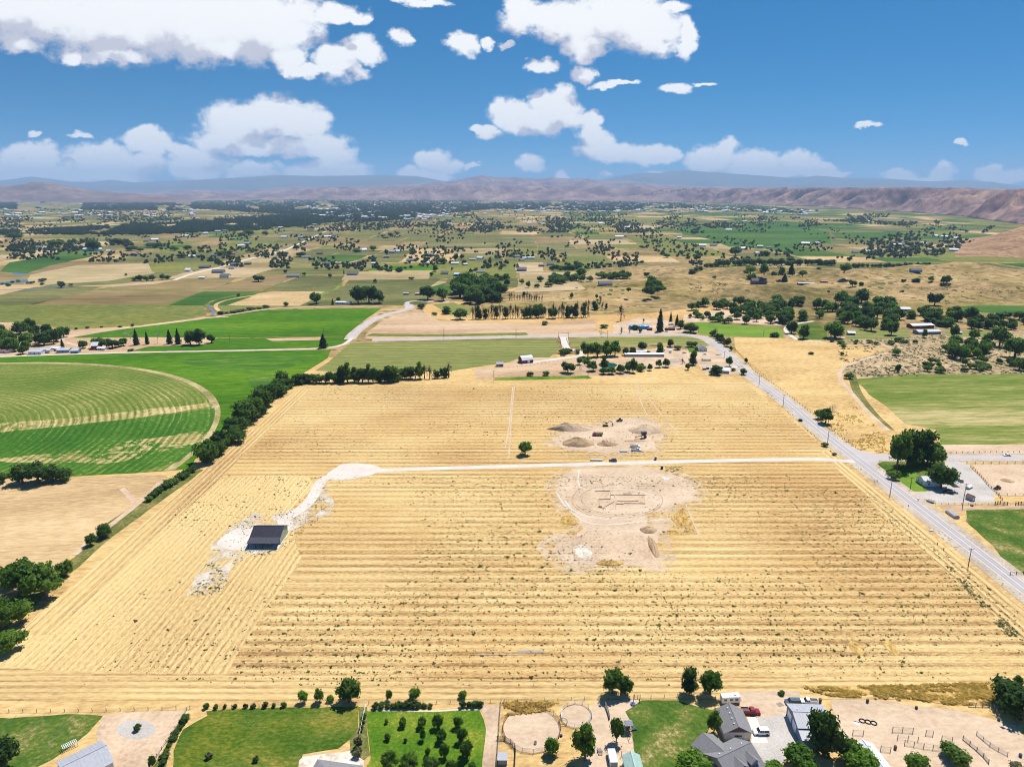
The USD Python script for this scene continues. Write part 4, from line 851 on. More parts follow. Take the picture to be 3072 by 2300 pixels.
hills('hills', 'gullied brown foothills along the far side of the town', 'hill_brown', [(-250, 426, 18500), (250, 423, 18500), (450, 416, 18500), (560, 419, 18500), (700, 406, 18000), (800, 406, 18000), (880, 403, 17500), (960, 399, 17500), (1060, 402, 17000), (1180, 404, 17000), (1300, 404, 16500), (1400, 406, 16000), (1500, 407, 15500), (1560, 412, 15000), (1700, 420, 14500)], 3000, 5000, 260, 31, nx=520, ny=46)
hills('hills', 'dark topped flat hill at the far left', 'hill_dark', [(-250, 402, 14500), (-60, 404, 14500), (30, 400, 14500), (60, 397, 14500), (120, 399, 14500), (150, 404, 14500), (210, 412, 14500), (300, 420, 14500), (420, 430, 14500)], 3200, 3000, 420, 41)
hills('bluff', 'gullied brown bluffs rising along the right side of the valley', 'hill_brown', [(1380, 412, 15500, 1500), (1450, 407, 14800, 1500), (1520, 406, 13500, 1600), (1600, 407, 12000, 1500), (1720, 405, 10500, 1500), (1800, 407, 9400, 1400), (1900, 405, 8200, 1350), (2000, 406, 7200, 1350), (2080, 407, 6500, 1300), (2150, 408, 5600, 1250), (2212, 409, 5000, 1150), (2400, 408, 4100, 1000), (2700, 408, 3300, 900)], 1500, 5200, 75, 51, nx=900, ny=80, gully=0.85, plateau=True)
hills('dry_hill', 'dry golden brown hill at the right edge', 'hill_near', [(1960, 566, 1985, 130), (2010, 556, 2040, 160), (2060, 541, 2120, 240), (2110, 525, 2230, 340), (2160, 504, 2360, 480), (2212, 488, 2450, 600), (2330, 468, 2500, 700), (2500, 455, 2500, 760)], 600, 500, 90, 61, nx=150, ny=50, gully=0.35)

# ------------------------------------------------------------------ trees
def leaf_quads(pos, nrm, size, r, tilt=0.9):
    n = len(pos)
    d = nrm + tilt * r.normal(0, 0.6, (n, 3))
    d /= np.linalg.norm(d, axis=1, keepdims=True)
    a = np.cross(d, r.normal(0, 1, (n, 3))); a /= np.linalg.norm(a, axis=1, keepdims=True)
    b = np.cross(d, a)
    s = (size * r.uniform(0.6, 1.35, n))[:, None]
    bend = d * s * 0.35
    v = np.stack([pos - a * s - bend, pos - b * s * 0.8 + bend * .3, pos + a * s - bend, pos + b * s * 0.8 + bend * .3], 1).reshape(-1, 3)
    i = np.arange(n)[:, None] * 4
    return v, np.vstack([i + [0, 1, 2], i + [0, 2, 3]])


def core(c, rad, seed):
    m = trimesh.creation.icosphere(2)
    v = np.asarray(m.vertices)
    v = v * (0.78 + 0.5 * (meshkit.fbm(v * 1.8 + seed, 3, seed) - 0.5))[:, None]
    return v * rad + c, np.asarray(m.faces)


def crown(seed, shape, n=620, leaf=0.045):
    r = np.random.default_rng(seed)
    ms = []
    if shape in ('round', 'dome', 'bush'):
        cz, rz = {'round': (0.55, 0.46), 'dome': (0.50, 0.50), 'bush': (0.42, 0.55)}[shape]
        k = {'round': 11, 'dome': 14, 'bush': 8}[shape]
        lobes = []
        for i in range(k):
            d = r.normal(0, 1, 3); d /= np.linalg.norm(d)
            d[2] = d[2] * 0.8 if shape != 'bush' else abs(d[2]) - 0.3
            t = r.uniform(0.42, 0.72)
            lobes.append((np.array([0, 0, cz]) + d * t * np.array([0.5, 0.5, rz]), r.uniform(0.17, 0.27)))
        lobes.append((np.array([0, 0, cz]), 0.33))
        for c, q in lobes:
            m = int(n * q * q / sum(b * b for _, b in lobes))
            d = r.normal(0, 1, (m, 3)); d /= np.linalg.norm(d, axis=1, keepdims=True)
            rad = r.uniform(0.72, 1.1, m)[:, None] * np.array([q, q, q * rz / 0.5])
            p = c + d * rad
            keep = p[:, 2] > (0.08 if shape == 'round' else 0.0)
            ms.append(leaf_quads(p[keep], d[keep], leaf, r))
        for c, q in lobes:
            ms.append(core(c, np.array([q, q, q * rz / 0.5]) * 0.86, seed + 3))
    elif shape == 'tall':
        for i in range(12):
            z = r.uniform(0.16, 0.9); q = 0.30 * math.sin(PI * min(1, 0.15 + z * 0.85)) + 0.10
            a = r.uniform(0, 2 * PI)
            c = np.array([0.22 * math.cos(a) * (1.1 - z), 0.22 * math.sin(a) * (1.1 - z), z])
            m = n // 12
            d = r.normal(0, 1, (m, 3)); d /= np.linalg.norm(d, axis=1, keepdims=True)
            p = c + d * np.array([q, q, 0.13]) * r.uniform(0.7, 1.12, m)[:, None]
            ms.append(leaf_quads(p, d, leaf, r))
            ms.append(core(c, np.array([q, q, 0.13]) * 0.86, seed + i))
    elif shape == 'cone':
        for z in np.linspace(0.12, 0.97, 15):
            q = 0.5 * (1.02 - z) ** 0.8 * r.uniform(0.85, 1.1) * (0.75 if z < 0.2 else 1)
            m = int(n / 15 * (0.5 + 1.3 * (1 - z)))
            a = r.uniform(0, 2 * PI, m); t = np.sqrt(r.uniform(0.1, 1.0, m)) * q * (0.8 + 0.25 * np.sin(a * 5 + z * 40))
            p = np.stack([t * np.cos(a), t * np.sin(a), z - 0.10 * t / max(q, .01) * (1.1 - z) + r.normal(0, 0.012, m)], 1)
            d = np.stack([np.cos(a), np.sin(a), 0 * a + 0.5], 1)
            ms.append(leaf_quads(p, d, leaf, r, 0.6))
        v, f = core(np.array([0, 0, 0.5]), np.array([1, 1, 1.0]), seed)
        zz = np.clip((v[:, 2] - 0.5 + 1.05) / 2.1, 0, 1)
        v = np.stack([v[:, 0] * 0.40 * (1.0 - zz) ** 0.9, v[:, 1] * 0.40 * (1.0 - zz) ** 0.9, 0.1 + 0.84 * zz], 1)
        ms.append((v, f))
    elif shape == 'thin':        # a thirsty poplar: ragged upright wisps round bare stems
        for i in range(9):
            z0 = r.uniform(0.15, 0.75); a = r.uniform(0, 2 * PI); t = r.uniform(0.02, 0.34)
            m = n // 9
            z = z0 + r.normal(0, 0.10, m)
            p = np.stack([t * math.cos(a) + r.normal(0, 0.075, m), t * math.sin(a) + r.normal(0, 0.075, m), np.clip(z, 0.05, 1)], 1)
            ms.append(leaf_quads(p, r.normal(0, 1, (m, 3)), leaf, r))
    return join(ms)


def trunk(seed, shape):
    r = np.random.default_rng(seed + 77)
    top = {'round': 0.62, 'dome': 0.5, 'tall': 0.85, 'cone': 0.96, 'thin': 0.95, 'bush': 0.4}[shape]
    wr = {'round': 0.035, 'dome': 0.035, 'tall': 0.04, 'cone': 0.03, 'thin': 0.045, 'bush': 0.03}[shape]
    ms = [tube([(0, 0, -0.03), (0.01, 0.0, top * 0.35), (0.0, 0.01, top * 0.7), (0.01, 0, top)], [wr * 1.4, wr, wr * 0.7, wr * 0.15])]
    for i in range(5 if shape != 'thin' else 9):
        a = r.uniform(0, 2 * PI); z = top * r.uniform(0.3, 0.75); l = 0.3 if shape in ('round', 'dome') else 0.18
        ms.append(tube([(0, 0, z), (l * .6 * math.cos(a), l * .6 * math.sin(a), z + 0.12), (l * math.cos(a), l * math.sin(a), z + (0.22 if shape != 'thin' else 0.34))], [wr * 0.55, wr * 0.35, wr * 0.08], 5))
    return join(ms)


def bare_branches(seed):
    r = np.random.default_rng(seed)
    ms = []

    def grow(p, d, l, rad, depth):
        q = p + d * l
        ms.append(tube([p, (p + q) / 2 + r.normal(0, 0.012, 3), q], [rad, rad * 0.8, rad * 0.6], 5))
        if depth:
            for _ in range(3):
                e = d + r.normal(0, 0.45, 3); e[2] = abs(e[2]) * 0.8 + 0.15; e /= np.linalg.norm(e)
                grow(q, e, l * r.uniform(0.6, 0.8), rad * 0.6, depth - 1)
    grow(np.array([0, 0, -0.02]), np.array([0.05, 0, 1.0]), 0.30, 0.028, 4)
    return join(ms)


KINDS = {'orchard': ('orchard_tree', 'dome', 'leaf_mid', 3, 480),  # prim name, crown shape, leaf material, number of variants, trunk?, leaves
    'dark': ('shade_tree', 'round', 'leaf_dark', 3, 700), 'mid': ('leafy_tree', 'round', 'leaf_mid', 3, 700), 'bright': ('broadleaf_tree', 'dome', 'leaf_bright', 2, 900),
    'tall': ('cottonwood_tree', 'tall', 'leaf_dark', 2, 760), 'tallmid': ('cottonwood_tree', 'tall', 'leaf_mid', 2, 760), 'cone': ('conifer_tree', 'cone', 'needle', 2, 900), 'thin': ('poplar_tree', 'thin', 'leaf_brown', 3, 260),
    'bush': ('shrub', 'bush', 'leaf_dark', 2, 420), 'bushmid': ('shrub', 'bush', 'leaf_mid', 2, 420), 'bushgrey': ('shrub', 'bush', 'leaf_grey', 2, 320), 'bushbright': ('shrub', 'bush', 'leaf_bright', 2, 420), 'dead': ('dead_tree', None, 'bark_pale', 2, 0)}
FIRST = {}
TREES = [0]


def plant(q, W, Hh, kind, label, group=None, variant=None):
    name, shape, leaf, nv, n = KINDS[kind]
    v = rnd.randrange(nv) if variant is None else variant % nv
    rot = rnd.uniform(0, 360)
    TREES[0] += 1
    q = (q[0], q[1], q[2] - 0.05)
    cat = 'shrub' if name == 'shrub' else 'tree'
    if (kind, v) in FIRST:
        return copy_of(FIRST[kind, v], q, rot, (W, W, Hh), label, cat, group)
    t = thing(name, label, cat, q, rot, (W, W, Hh), group)
    sd = sum(map(ord, kind)) * 7 + v * 31
    if kind == 'dead':
        part(t, 'trunk', bare_branches(sd), leaf)
    else:
        part(t, 'crown', crown(sd, shape, n, {'thin': 0.035, 'cone': 0.05}.get(shape, 0.05)), leaf)
        part(t, 'trunk', trunk(sd, shape), 'bark')
    FIRST[kind, v] = t
    return t


def tree(p, x, y, w, h, kind, label, group=None):
    q = at(p, x, y)
    s, dep = dist_scale(q)
    k = s / PANEL[p][2]
    W = w * k * (1.14 if p in 'abcdefi' else 1.04)
    Hh = max((h * k * (1.14 if p in 'abcdefi' else 1.04) - 0.30 * W * math.sin(dep)) / math.cos(dep), 0.35 * W)
    q = at(p, x, y - 0.12 * w * math.sin(dep))
    return plant(q, W, Hh, kind, label, group)


def grove(p, outline, n, w, h, kinds, label, group, keep=0.0):
    """n separate trees or shrubs within an outline; those far back first."""
    poly = sg.Polygon(outline).buffer(0)
    x0, y0, x1, y1 = poly.bounds
    spots, guard = [], 0
    while len(spots) < n and guard < 6000:
        guard += 1
        s = (rnd.uniform(x0, x1), rnd.uniform(y0, y1))
        if poly.contains(sg.Point(s)) and all(abs(s[0] - b[0]) > keep or abs(s[1] - b[1]) > keep * 0.6 for b in spots):
            spots.append(s)
    for s in sorted(spots, key=lambda s: s[1]):
        f = rnd.uniform(0.75, 1.25)
        lab = label
        if n > 9:
            lab = f"{label}, {'far' if s[1] < np.median([b[1] for b in spots]) else 'near'} {('left', 'middle', 'right')[min(2, int(3 * sum(b[0] < s[0] for b in spots) / len(spots)))]} part"
        tree(p, s[0], s[1], rnd.uniform(*w) * f, rnd.uniform(*h) * f, rnd.choice(kinds), lab if len(lab.split()) <= 16 else label, group)


ORD = ['first', 'second', 'third', 'fourth', 'fifth', 'sixth', 'seventh', 'eighth', 'ninth', 'tenth', 'eleventh', 'twelfth', 'thirteenth', 'fourteenth', 'fifteenth', 'sixteenth']


def row(p, pts, n, w, h, kinds, label, group, jit=0.3):
    pts = np.array(pts, float)
    seg = np.concatenate([[0], np.cumsum(np.linalg.norm(np.diff(pts, axis=0), axis=1))])
    LtoR = pts[-1][0] >= pts[0][0]
    for i, t in enumerate(np.linspace(0, seg[-1], n)):
        k = i if LtoR else n - 1 - i
        lab = f"{label}, {ORD[k] if k < len(ORD) else str(k + 1) + 'th'} from its left end"
        if len(lab.split()) > 16:
            lab = label
        t = min(max(t + rnd.uniform(-jit, jit) * seg[-1] / n, 0), seg[-1])
        x, y = np.interp(t, seg, pts[:, 0]), np.interp(t, seg, pts[:, 1])
        f = rnd.uniform(0.8, 1.2)
        tree(p, x, y + rnd.uniform(-2, 2), rnd.uniform(*w) * f, rnd.uniform(*h) * f, rnd.choice(kinds), lab, group)


# the shelterbelt along the gold field's left and far edges
row('A', [(2200, 1402), (2080, 1402), (1960, 1404), (1900, 1420), (1850, 1440)], 12, (70, 100), (70, 95), ['dark', 'bush', 'tall'], 'dark tree of the shelterbelt at the far left corner of the gold field', 'shelterbelt at the far left corner of the gold field')
row('A', [(1830, 1450), (1760, 1520), (1700, 1590), (1650, 1640)], 9, (90, 130), (110, 150), ['tall', 'dark', 'dark'], 'dark tree of the thick shelterbelt beside the vivid alfalfa', 'shelterbelt beside the vivid alfalfa field')
row('B', [(10, 1400), (340, 1396)], 11, (50, 80), (90, 120), ['tall', 'dark', 'tallmid'], 'tree in the hedge row behind the far left of the gold field', 'hedge row behind the far left of the gold field')
row('B', [(395, 1378), (575, 1376)], 7, (45, 75), (80, 110), ['tall', 'tallmid', 'thin'], 'tree in the middle clump of the hedge row behind the gold field', 'middle clump of the hedge row behind the gold field')
row('B', [(600, 1372), (700, 1366)], 5, (40, 65), (60, 100), ['thin', 'tall', 'bush'], 'thin tree at the right end of the hedge row behind the gold field', 'right end of the hedge row behind the gold field')
tree('D', 1600, 265, 200, 170, 'dark', 'large dark round tree where the shelterbelt meets the striped field')
tree('D', 1520, 320, 160, 110, 'dark', 'dark tree just below the large round one in the shelterbelt')
tree('D', 1545, 385, 130, 100, 'mid', 'green tree near the boundary below the round shelterbelt tree')
tree('D', 1420, 395, 120, 100, 'dark', 'dark tree above the pale green last tree of the shelterbelt')
tree('D', 1345, 520, 160, 170, 'mid', 'tall pale green tree at the near end of the shelterbelt')
tree('D', 1420, 460, 110, 90, 'mid', 'smaller tree behind the pale green last tree of the shelterbelt')
row('D', [(1720, 120), (1640, 190), (1560, 300), (1480, 390), (1400, 470), (1330, 520)], 16, (85, 125), (70, 105), ['dark', 'bush', 'bushmid', 'mid'], 'leafy tree filling the shelterbelt above the pale end tree', 'trees filling the shelterbelt on the left')
row('D', [(1250, 575), (1180, 620), (1110, 660), (1060, 690)], 6, (70, 100), (45, 65), ['bush', 'bushmid'], 'low green shrub on the ditch bank below the shelterbelt', 'shrubs on the ditch bank below the shelterbelt')
row('D', [(1040, 710), (1000, 735), (965, 765)], 4, (55, 75), (45, 60), ['bush', 'bushmid'], 'shrub on the ditch bank by the dirt track', 'shrubs on the ditch bank by the dirt track')
tree('D', 682, 1000, 105, 100, 'dark', 'dark tree on the ditch bank, right one of a pair')
tree('D', 588, 1052, 85, 85, 'dark', 'dark tree on the ditch bank, left one of a pair')
tree('B', 0, 0, 1, 1, 'bush', 'x') if False else None
for k, (x, y, w, h, kd) in enumerate(((150, 655, 170, 140, 'dark'), (250, 650, 170, 150, 'dark'), (345, 640, 150, 120, 'dark'), (430, 632, 120, 100, 'bush'))):
    tree('D', x, y, w, h, kd, 'dark tree of the low clump near the round field, %s from its left end' % ORD[k])
tree('D', 15, 645, 80, 75, 'dark', 'dark tree at the left edge of the picture beside the round field')
for x, y, w, h, kd, lb in ((130, 1370, 260, 250, 'mid', 'huge green tree at the left edge by the ditch bank'), (300, 1400, 260, 260, 'mid', 'huge green tree beside the ditch bank, nearest the gold field'), (60, 1330, 160, 170, 'mid', 'green tree hidden behind the huge trees on the ditch bank'), (420, 1250, 110, 120, 'mid', 'smaller green tree above the huge ditch bank trees'),
                           (20, 1600, 220, 230, 'mid', 'leafy tree at the left edge below the huge ditch bank trees'), (140, 1560, 170, 200, 'bushmid', 'pale leafy thicket below the huge ditch bank trees'), (60, 1740, 190, 160, 'mid', 'leafy tree at the left edge where the gold field narrows')):
    tree('D', x, y, w, h, kd, lb)
tree('E', 1190, 462, 100, 100, 'mid', 'lone round green tree standing in the gold field')
tree('F', 760, 245, 32, 20, 'bush', 'small dark shrub on the road verge left of the dead topped tree')
tree('F', 920, 408, 50, 34, 'bushmid', 'green shrub on the verge where the lane meets the road')
tree('F', 980, 465, 36, 22, 'bushmid', 'low shrub on the verge just below the lane shrub')
# near edge of the gold field
for x, y, w, h, kd, lb in ((1110, 560, 100, 150, 'bushbright', 'thin yellow green tree left of the big round one at the garden edge'), (1285, 560, 100, 150, 'mid', 'slender green tree behind the wide lawn'), (1390, 545, 90, 80, 'bushbright', 'low yellow green shrub between the slender and the round tree'), (1595, 575, 260, 240, 'dark', 'big round dark green tree behind the wide lawn'), (2015, 545, 75, 110, 'mid', 'small tree behind the orchard hedge')):
    tree('b', x, y, w, h, kd, lb)
row('b', [(60, 625), (900, 610)], 9, (55, 75), (45, 60), ['bush'], 'small dark shrub in the row behind the wide lawn', 'shrubs in a row behind the wide lawn', 0.1)
row('b', [(1880, 622), (2190, 620)], 6, (75, 95), (60, 75), ['bush'], 'clipped dark shrub of the left hedge behind the orchard', 'left hedge behind the orchard', 0.1)
row('c', [(10, 620), (330, 618)], 6, (75, 95), (60, 75), ['bush'], 'clipped dark shrub of the middle hedge behind the orchard', 'middle hedge behind the orchard', 0.1)
row('c', [(660, 612), (860, 610)], 4, (80, 100), (75, 90), ['bush'], 'clipped dark shrub of the right hedge behind the orchard', 'right hedge behind the orchard', 0.1)
for x, y, w, h, kd, lb in ((145, 545, 140, 160, 'bushmid', 'feathery green tree behind the middle hedge'), (685, 520, 100, 95, 'bushbright', 'small round bright tree behind the right hedge')):
    tree('c', x, y, w, h, kd, lb)
for x, y, w, h, kd, lb in ((200, 475, 250, 270, 'dark', 'big dark tree at the fence above the blue swing'), (340, 480, 160, 190, 'mid', 'lighter green tree against the big dark one at the fence'), (1030, 470, 170, 300, 'tall', 'dark upright tree behind the shingled garage'), (1250, 480, 240, 270, 'mid', 'broad green tree beside the dark upright one')):
    tree('d', x, y, w, h, kd, lb)
tree('f', 2090, 860, 560, 430, 'dark', 'large dark tree at the right edge above the horse lot')
tree('f', 2120, 480, 120, 150, 'mid', 'tree tip rising behind the large tree at the right edge')
tree('e', 640, 590, 110, 60, 'bush', 'low dark shrub behind the metal shop')
# orchard
orch = 'orchard tree on the bright lawn'
orchard_spots = []
for p, x, y, w, h in (('b', 1997, 785, 55, 65), ('b', 2170, 825, 105, 115), ('b', 2010, 965, 80, 90), ('b', 2040, 1280, 210, 240), ('b', 2190, 1230, 110, 150), ('c', 35, 820, 90, 120), ('c', 235, 830, 115, 140), ('c', 405, 845, 150, 190), ('c', 625, 835, 130, 160), ('c', 245, 970, 80, 150),
                      ('c', 445, 985, 130, 160), ('c', 665, 985, 150, 190), ('c', 705, 1160, 190, 240), ('c', 475, 1160, 135, 190), ('c', 295, 1130, 80, 110), ('c', 110, 1290, 220, 220), ('c', 330, 1300, 200, 190), ('c', 550, 1300, 150, 150), ('c', 770, 1290, 110, 110), ('c', 60, 985, 50, 60)):
    orchard_spots.append((px(p, x, y), p, x, y, w * 0.8, h * 0.8))
band = lambda v: 0 if v < 2205 else 1 if v < 2240 else 2 if v < 2285 else 3
for (u, v), p, x, y, w, h in orchard_spots:
    k = sum(band(b[0][1]) == band(v) and b[0][0] < u for b in orchard_spots)
    tree(p, x, y, w, h, 'orchard', f"{orch}, {ORD[k]} from left in its {('back', 'second', 'third', 'front')[band(v)]} row", 'orchard trees on the bright lawn')
# gardens along the bottom
for p, x, y, w, h, kd, lb in (('c', 1630, 1150, 170, 210, 'bushbright', 'round yellow green tree at the rim of the large round pen'), ('c', 1980, 1200, 260, 370, 'mid', 'drooping willow like tree below the small pen'), ('d', 245, 1000, 150, 290, 'bushmid', 'upright yellow green tree left of the play tower'),
                              ('d', 1290, 890, 150, 230, 'mid', 'green tree against the left wall of the garage'), ('d', 1040, 1330, 330, 250, 'bright', 'bright green tree in front of the shingled house'), ('d', 1940, 1330, 190, 130, 'bright', 'small bright tree at the bottom of the gravel yard'),
                              ('e', 1200, 1420, 440, 580, 'dark', 'tall dark dense tree in front of the metal shop'), ('e', 880, 1620, 450, 330, 'bright', 'bright green tree at the bottom below the metal shop'), ('e', 1500, 1480, 280, 330, 'mid', 'olive green tree right of the tall dark one'), ('e', 1650, 1640, 440, 340, 'bright', 'bright leafy tree at the corner of the white roofed barn'),
                              ('f', 780, 1620, 320, 270, 'mid', 'bushy tree at the bottom beside the horse lot'), ('f', 1230, 1400, 230, 190, 'mid', 'green tree at the middle of the horse lot fence'), ('f', 1370, 1540, 340, 230, 'mid', 'wide leafy tree at the bottom of the horse lot'), ('f', 2090, 1600, 190, 140, 'bushgrey', 'dusty shrub at the bottom right corner'),
                              ('a', 40, 1300, 330, 330, 'dark', 'dark tree at the bottom left corner'), ('a', 1640, 1260, 80, 150, 'bush', 'dark narrow shrub at the foot of the green planting'), ('a', 1470, 860, 95, 75, 'bush', 'dark shrub in the round fire pit'), ('a', 1990, 760, 80, 80, 'bushmid', 'shrub at the top of the green planting'),
                              ('b', 1700, 1050, 110, 130, 'bushgrey', 'brown grassy shrub between the two lawns'), ('b', 1690, 1140, 110, 100, 'bushgrey', 'brown grassy shrub by the gravel terrace'), ('b', 95, 1160, 75, 70, 'bushgrey', 'small grey shrub on the wide lawn'), ('b', 605, 1195, 70, 65, 'bush', 'small dark shrub on the wide lawn')):
    tree(p, x, y, w, h, kd, lb)
row('a', [(1990, 740), (1900, 880), (1800, 1050), (1740, 1230)], 9, (70, 95), (50, 70), ['bush', 'bushmid'], 'low shrub in the planting along the dirt yard', 'shrubs in the planting along the dirt yard')
row('b', [(1760, 700), (1740, 800), (1720, 880)], 5, (45, 65), (40, 60), ['bushgrey', 'bushmid'], 'small shrub along the fence between the lawns', 'shrubs along the fence between the lawns')
# the junction
for x, y, w, h, kd, lb in ((560, 770, 290, 480, 'dark', 'giant dark tree nearest the road junction'), (700, 720, 300, 520, 'tall', 'tallest dark tree behind the junction lawn'), (900, 700, 300, 470, 'tall', 'giant dark tree in the middle of the junction clump'), (1050, 720, 260, 300, 'mid', 'broad green tree at the right end of the junction clump'),
                           (520, 900, 150, 130, 'mid', 'small tree at the roadside below the junction clump'), (1130, 1020, 300, 310, 'dark', 'dark spreading tree in front of the white house at the junction'), (1240, 920, 150, 170, 'dark', 'dark tree right of the white house at the junction')):
    tree('i', x, y, w, h, kd, lb)
tree('F', 925, 262, 100, 110, 'mid', 'half dead tree standing by the road')
tree('F', 880, 232, 70, 80, 'bushmid', 'leafy left half of the roadside tree')
tree('F', 945, 255, 90, 150, 'dead', 'bare grey branches beside the roadside tree')
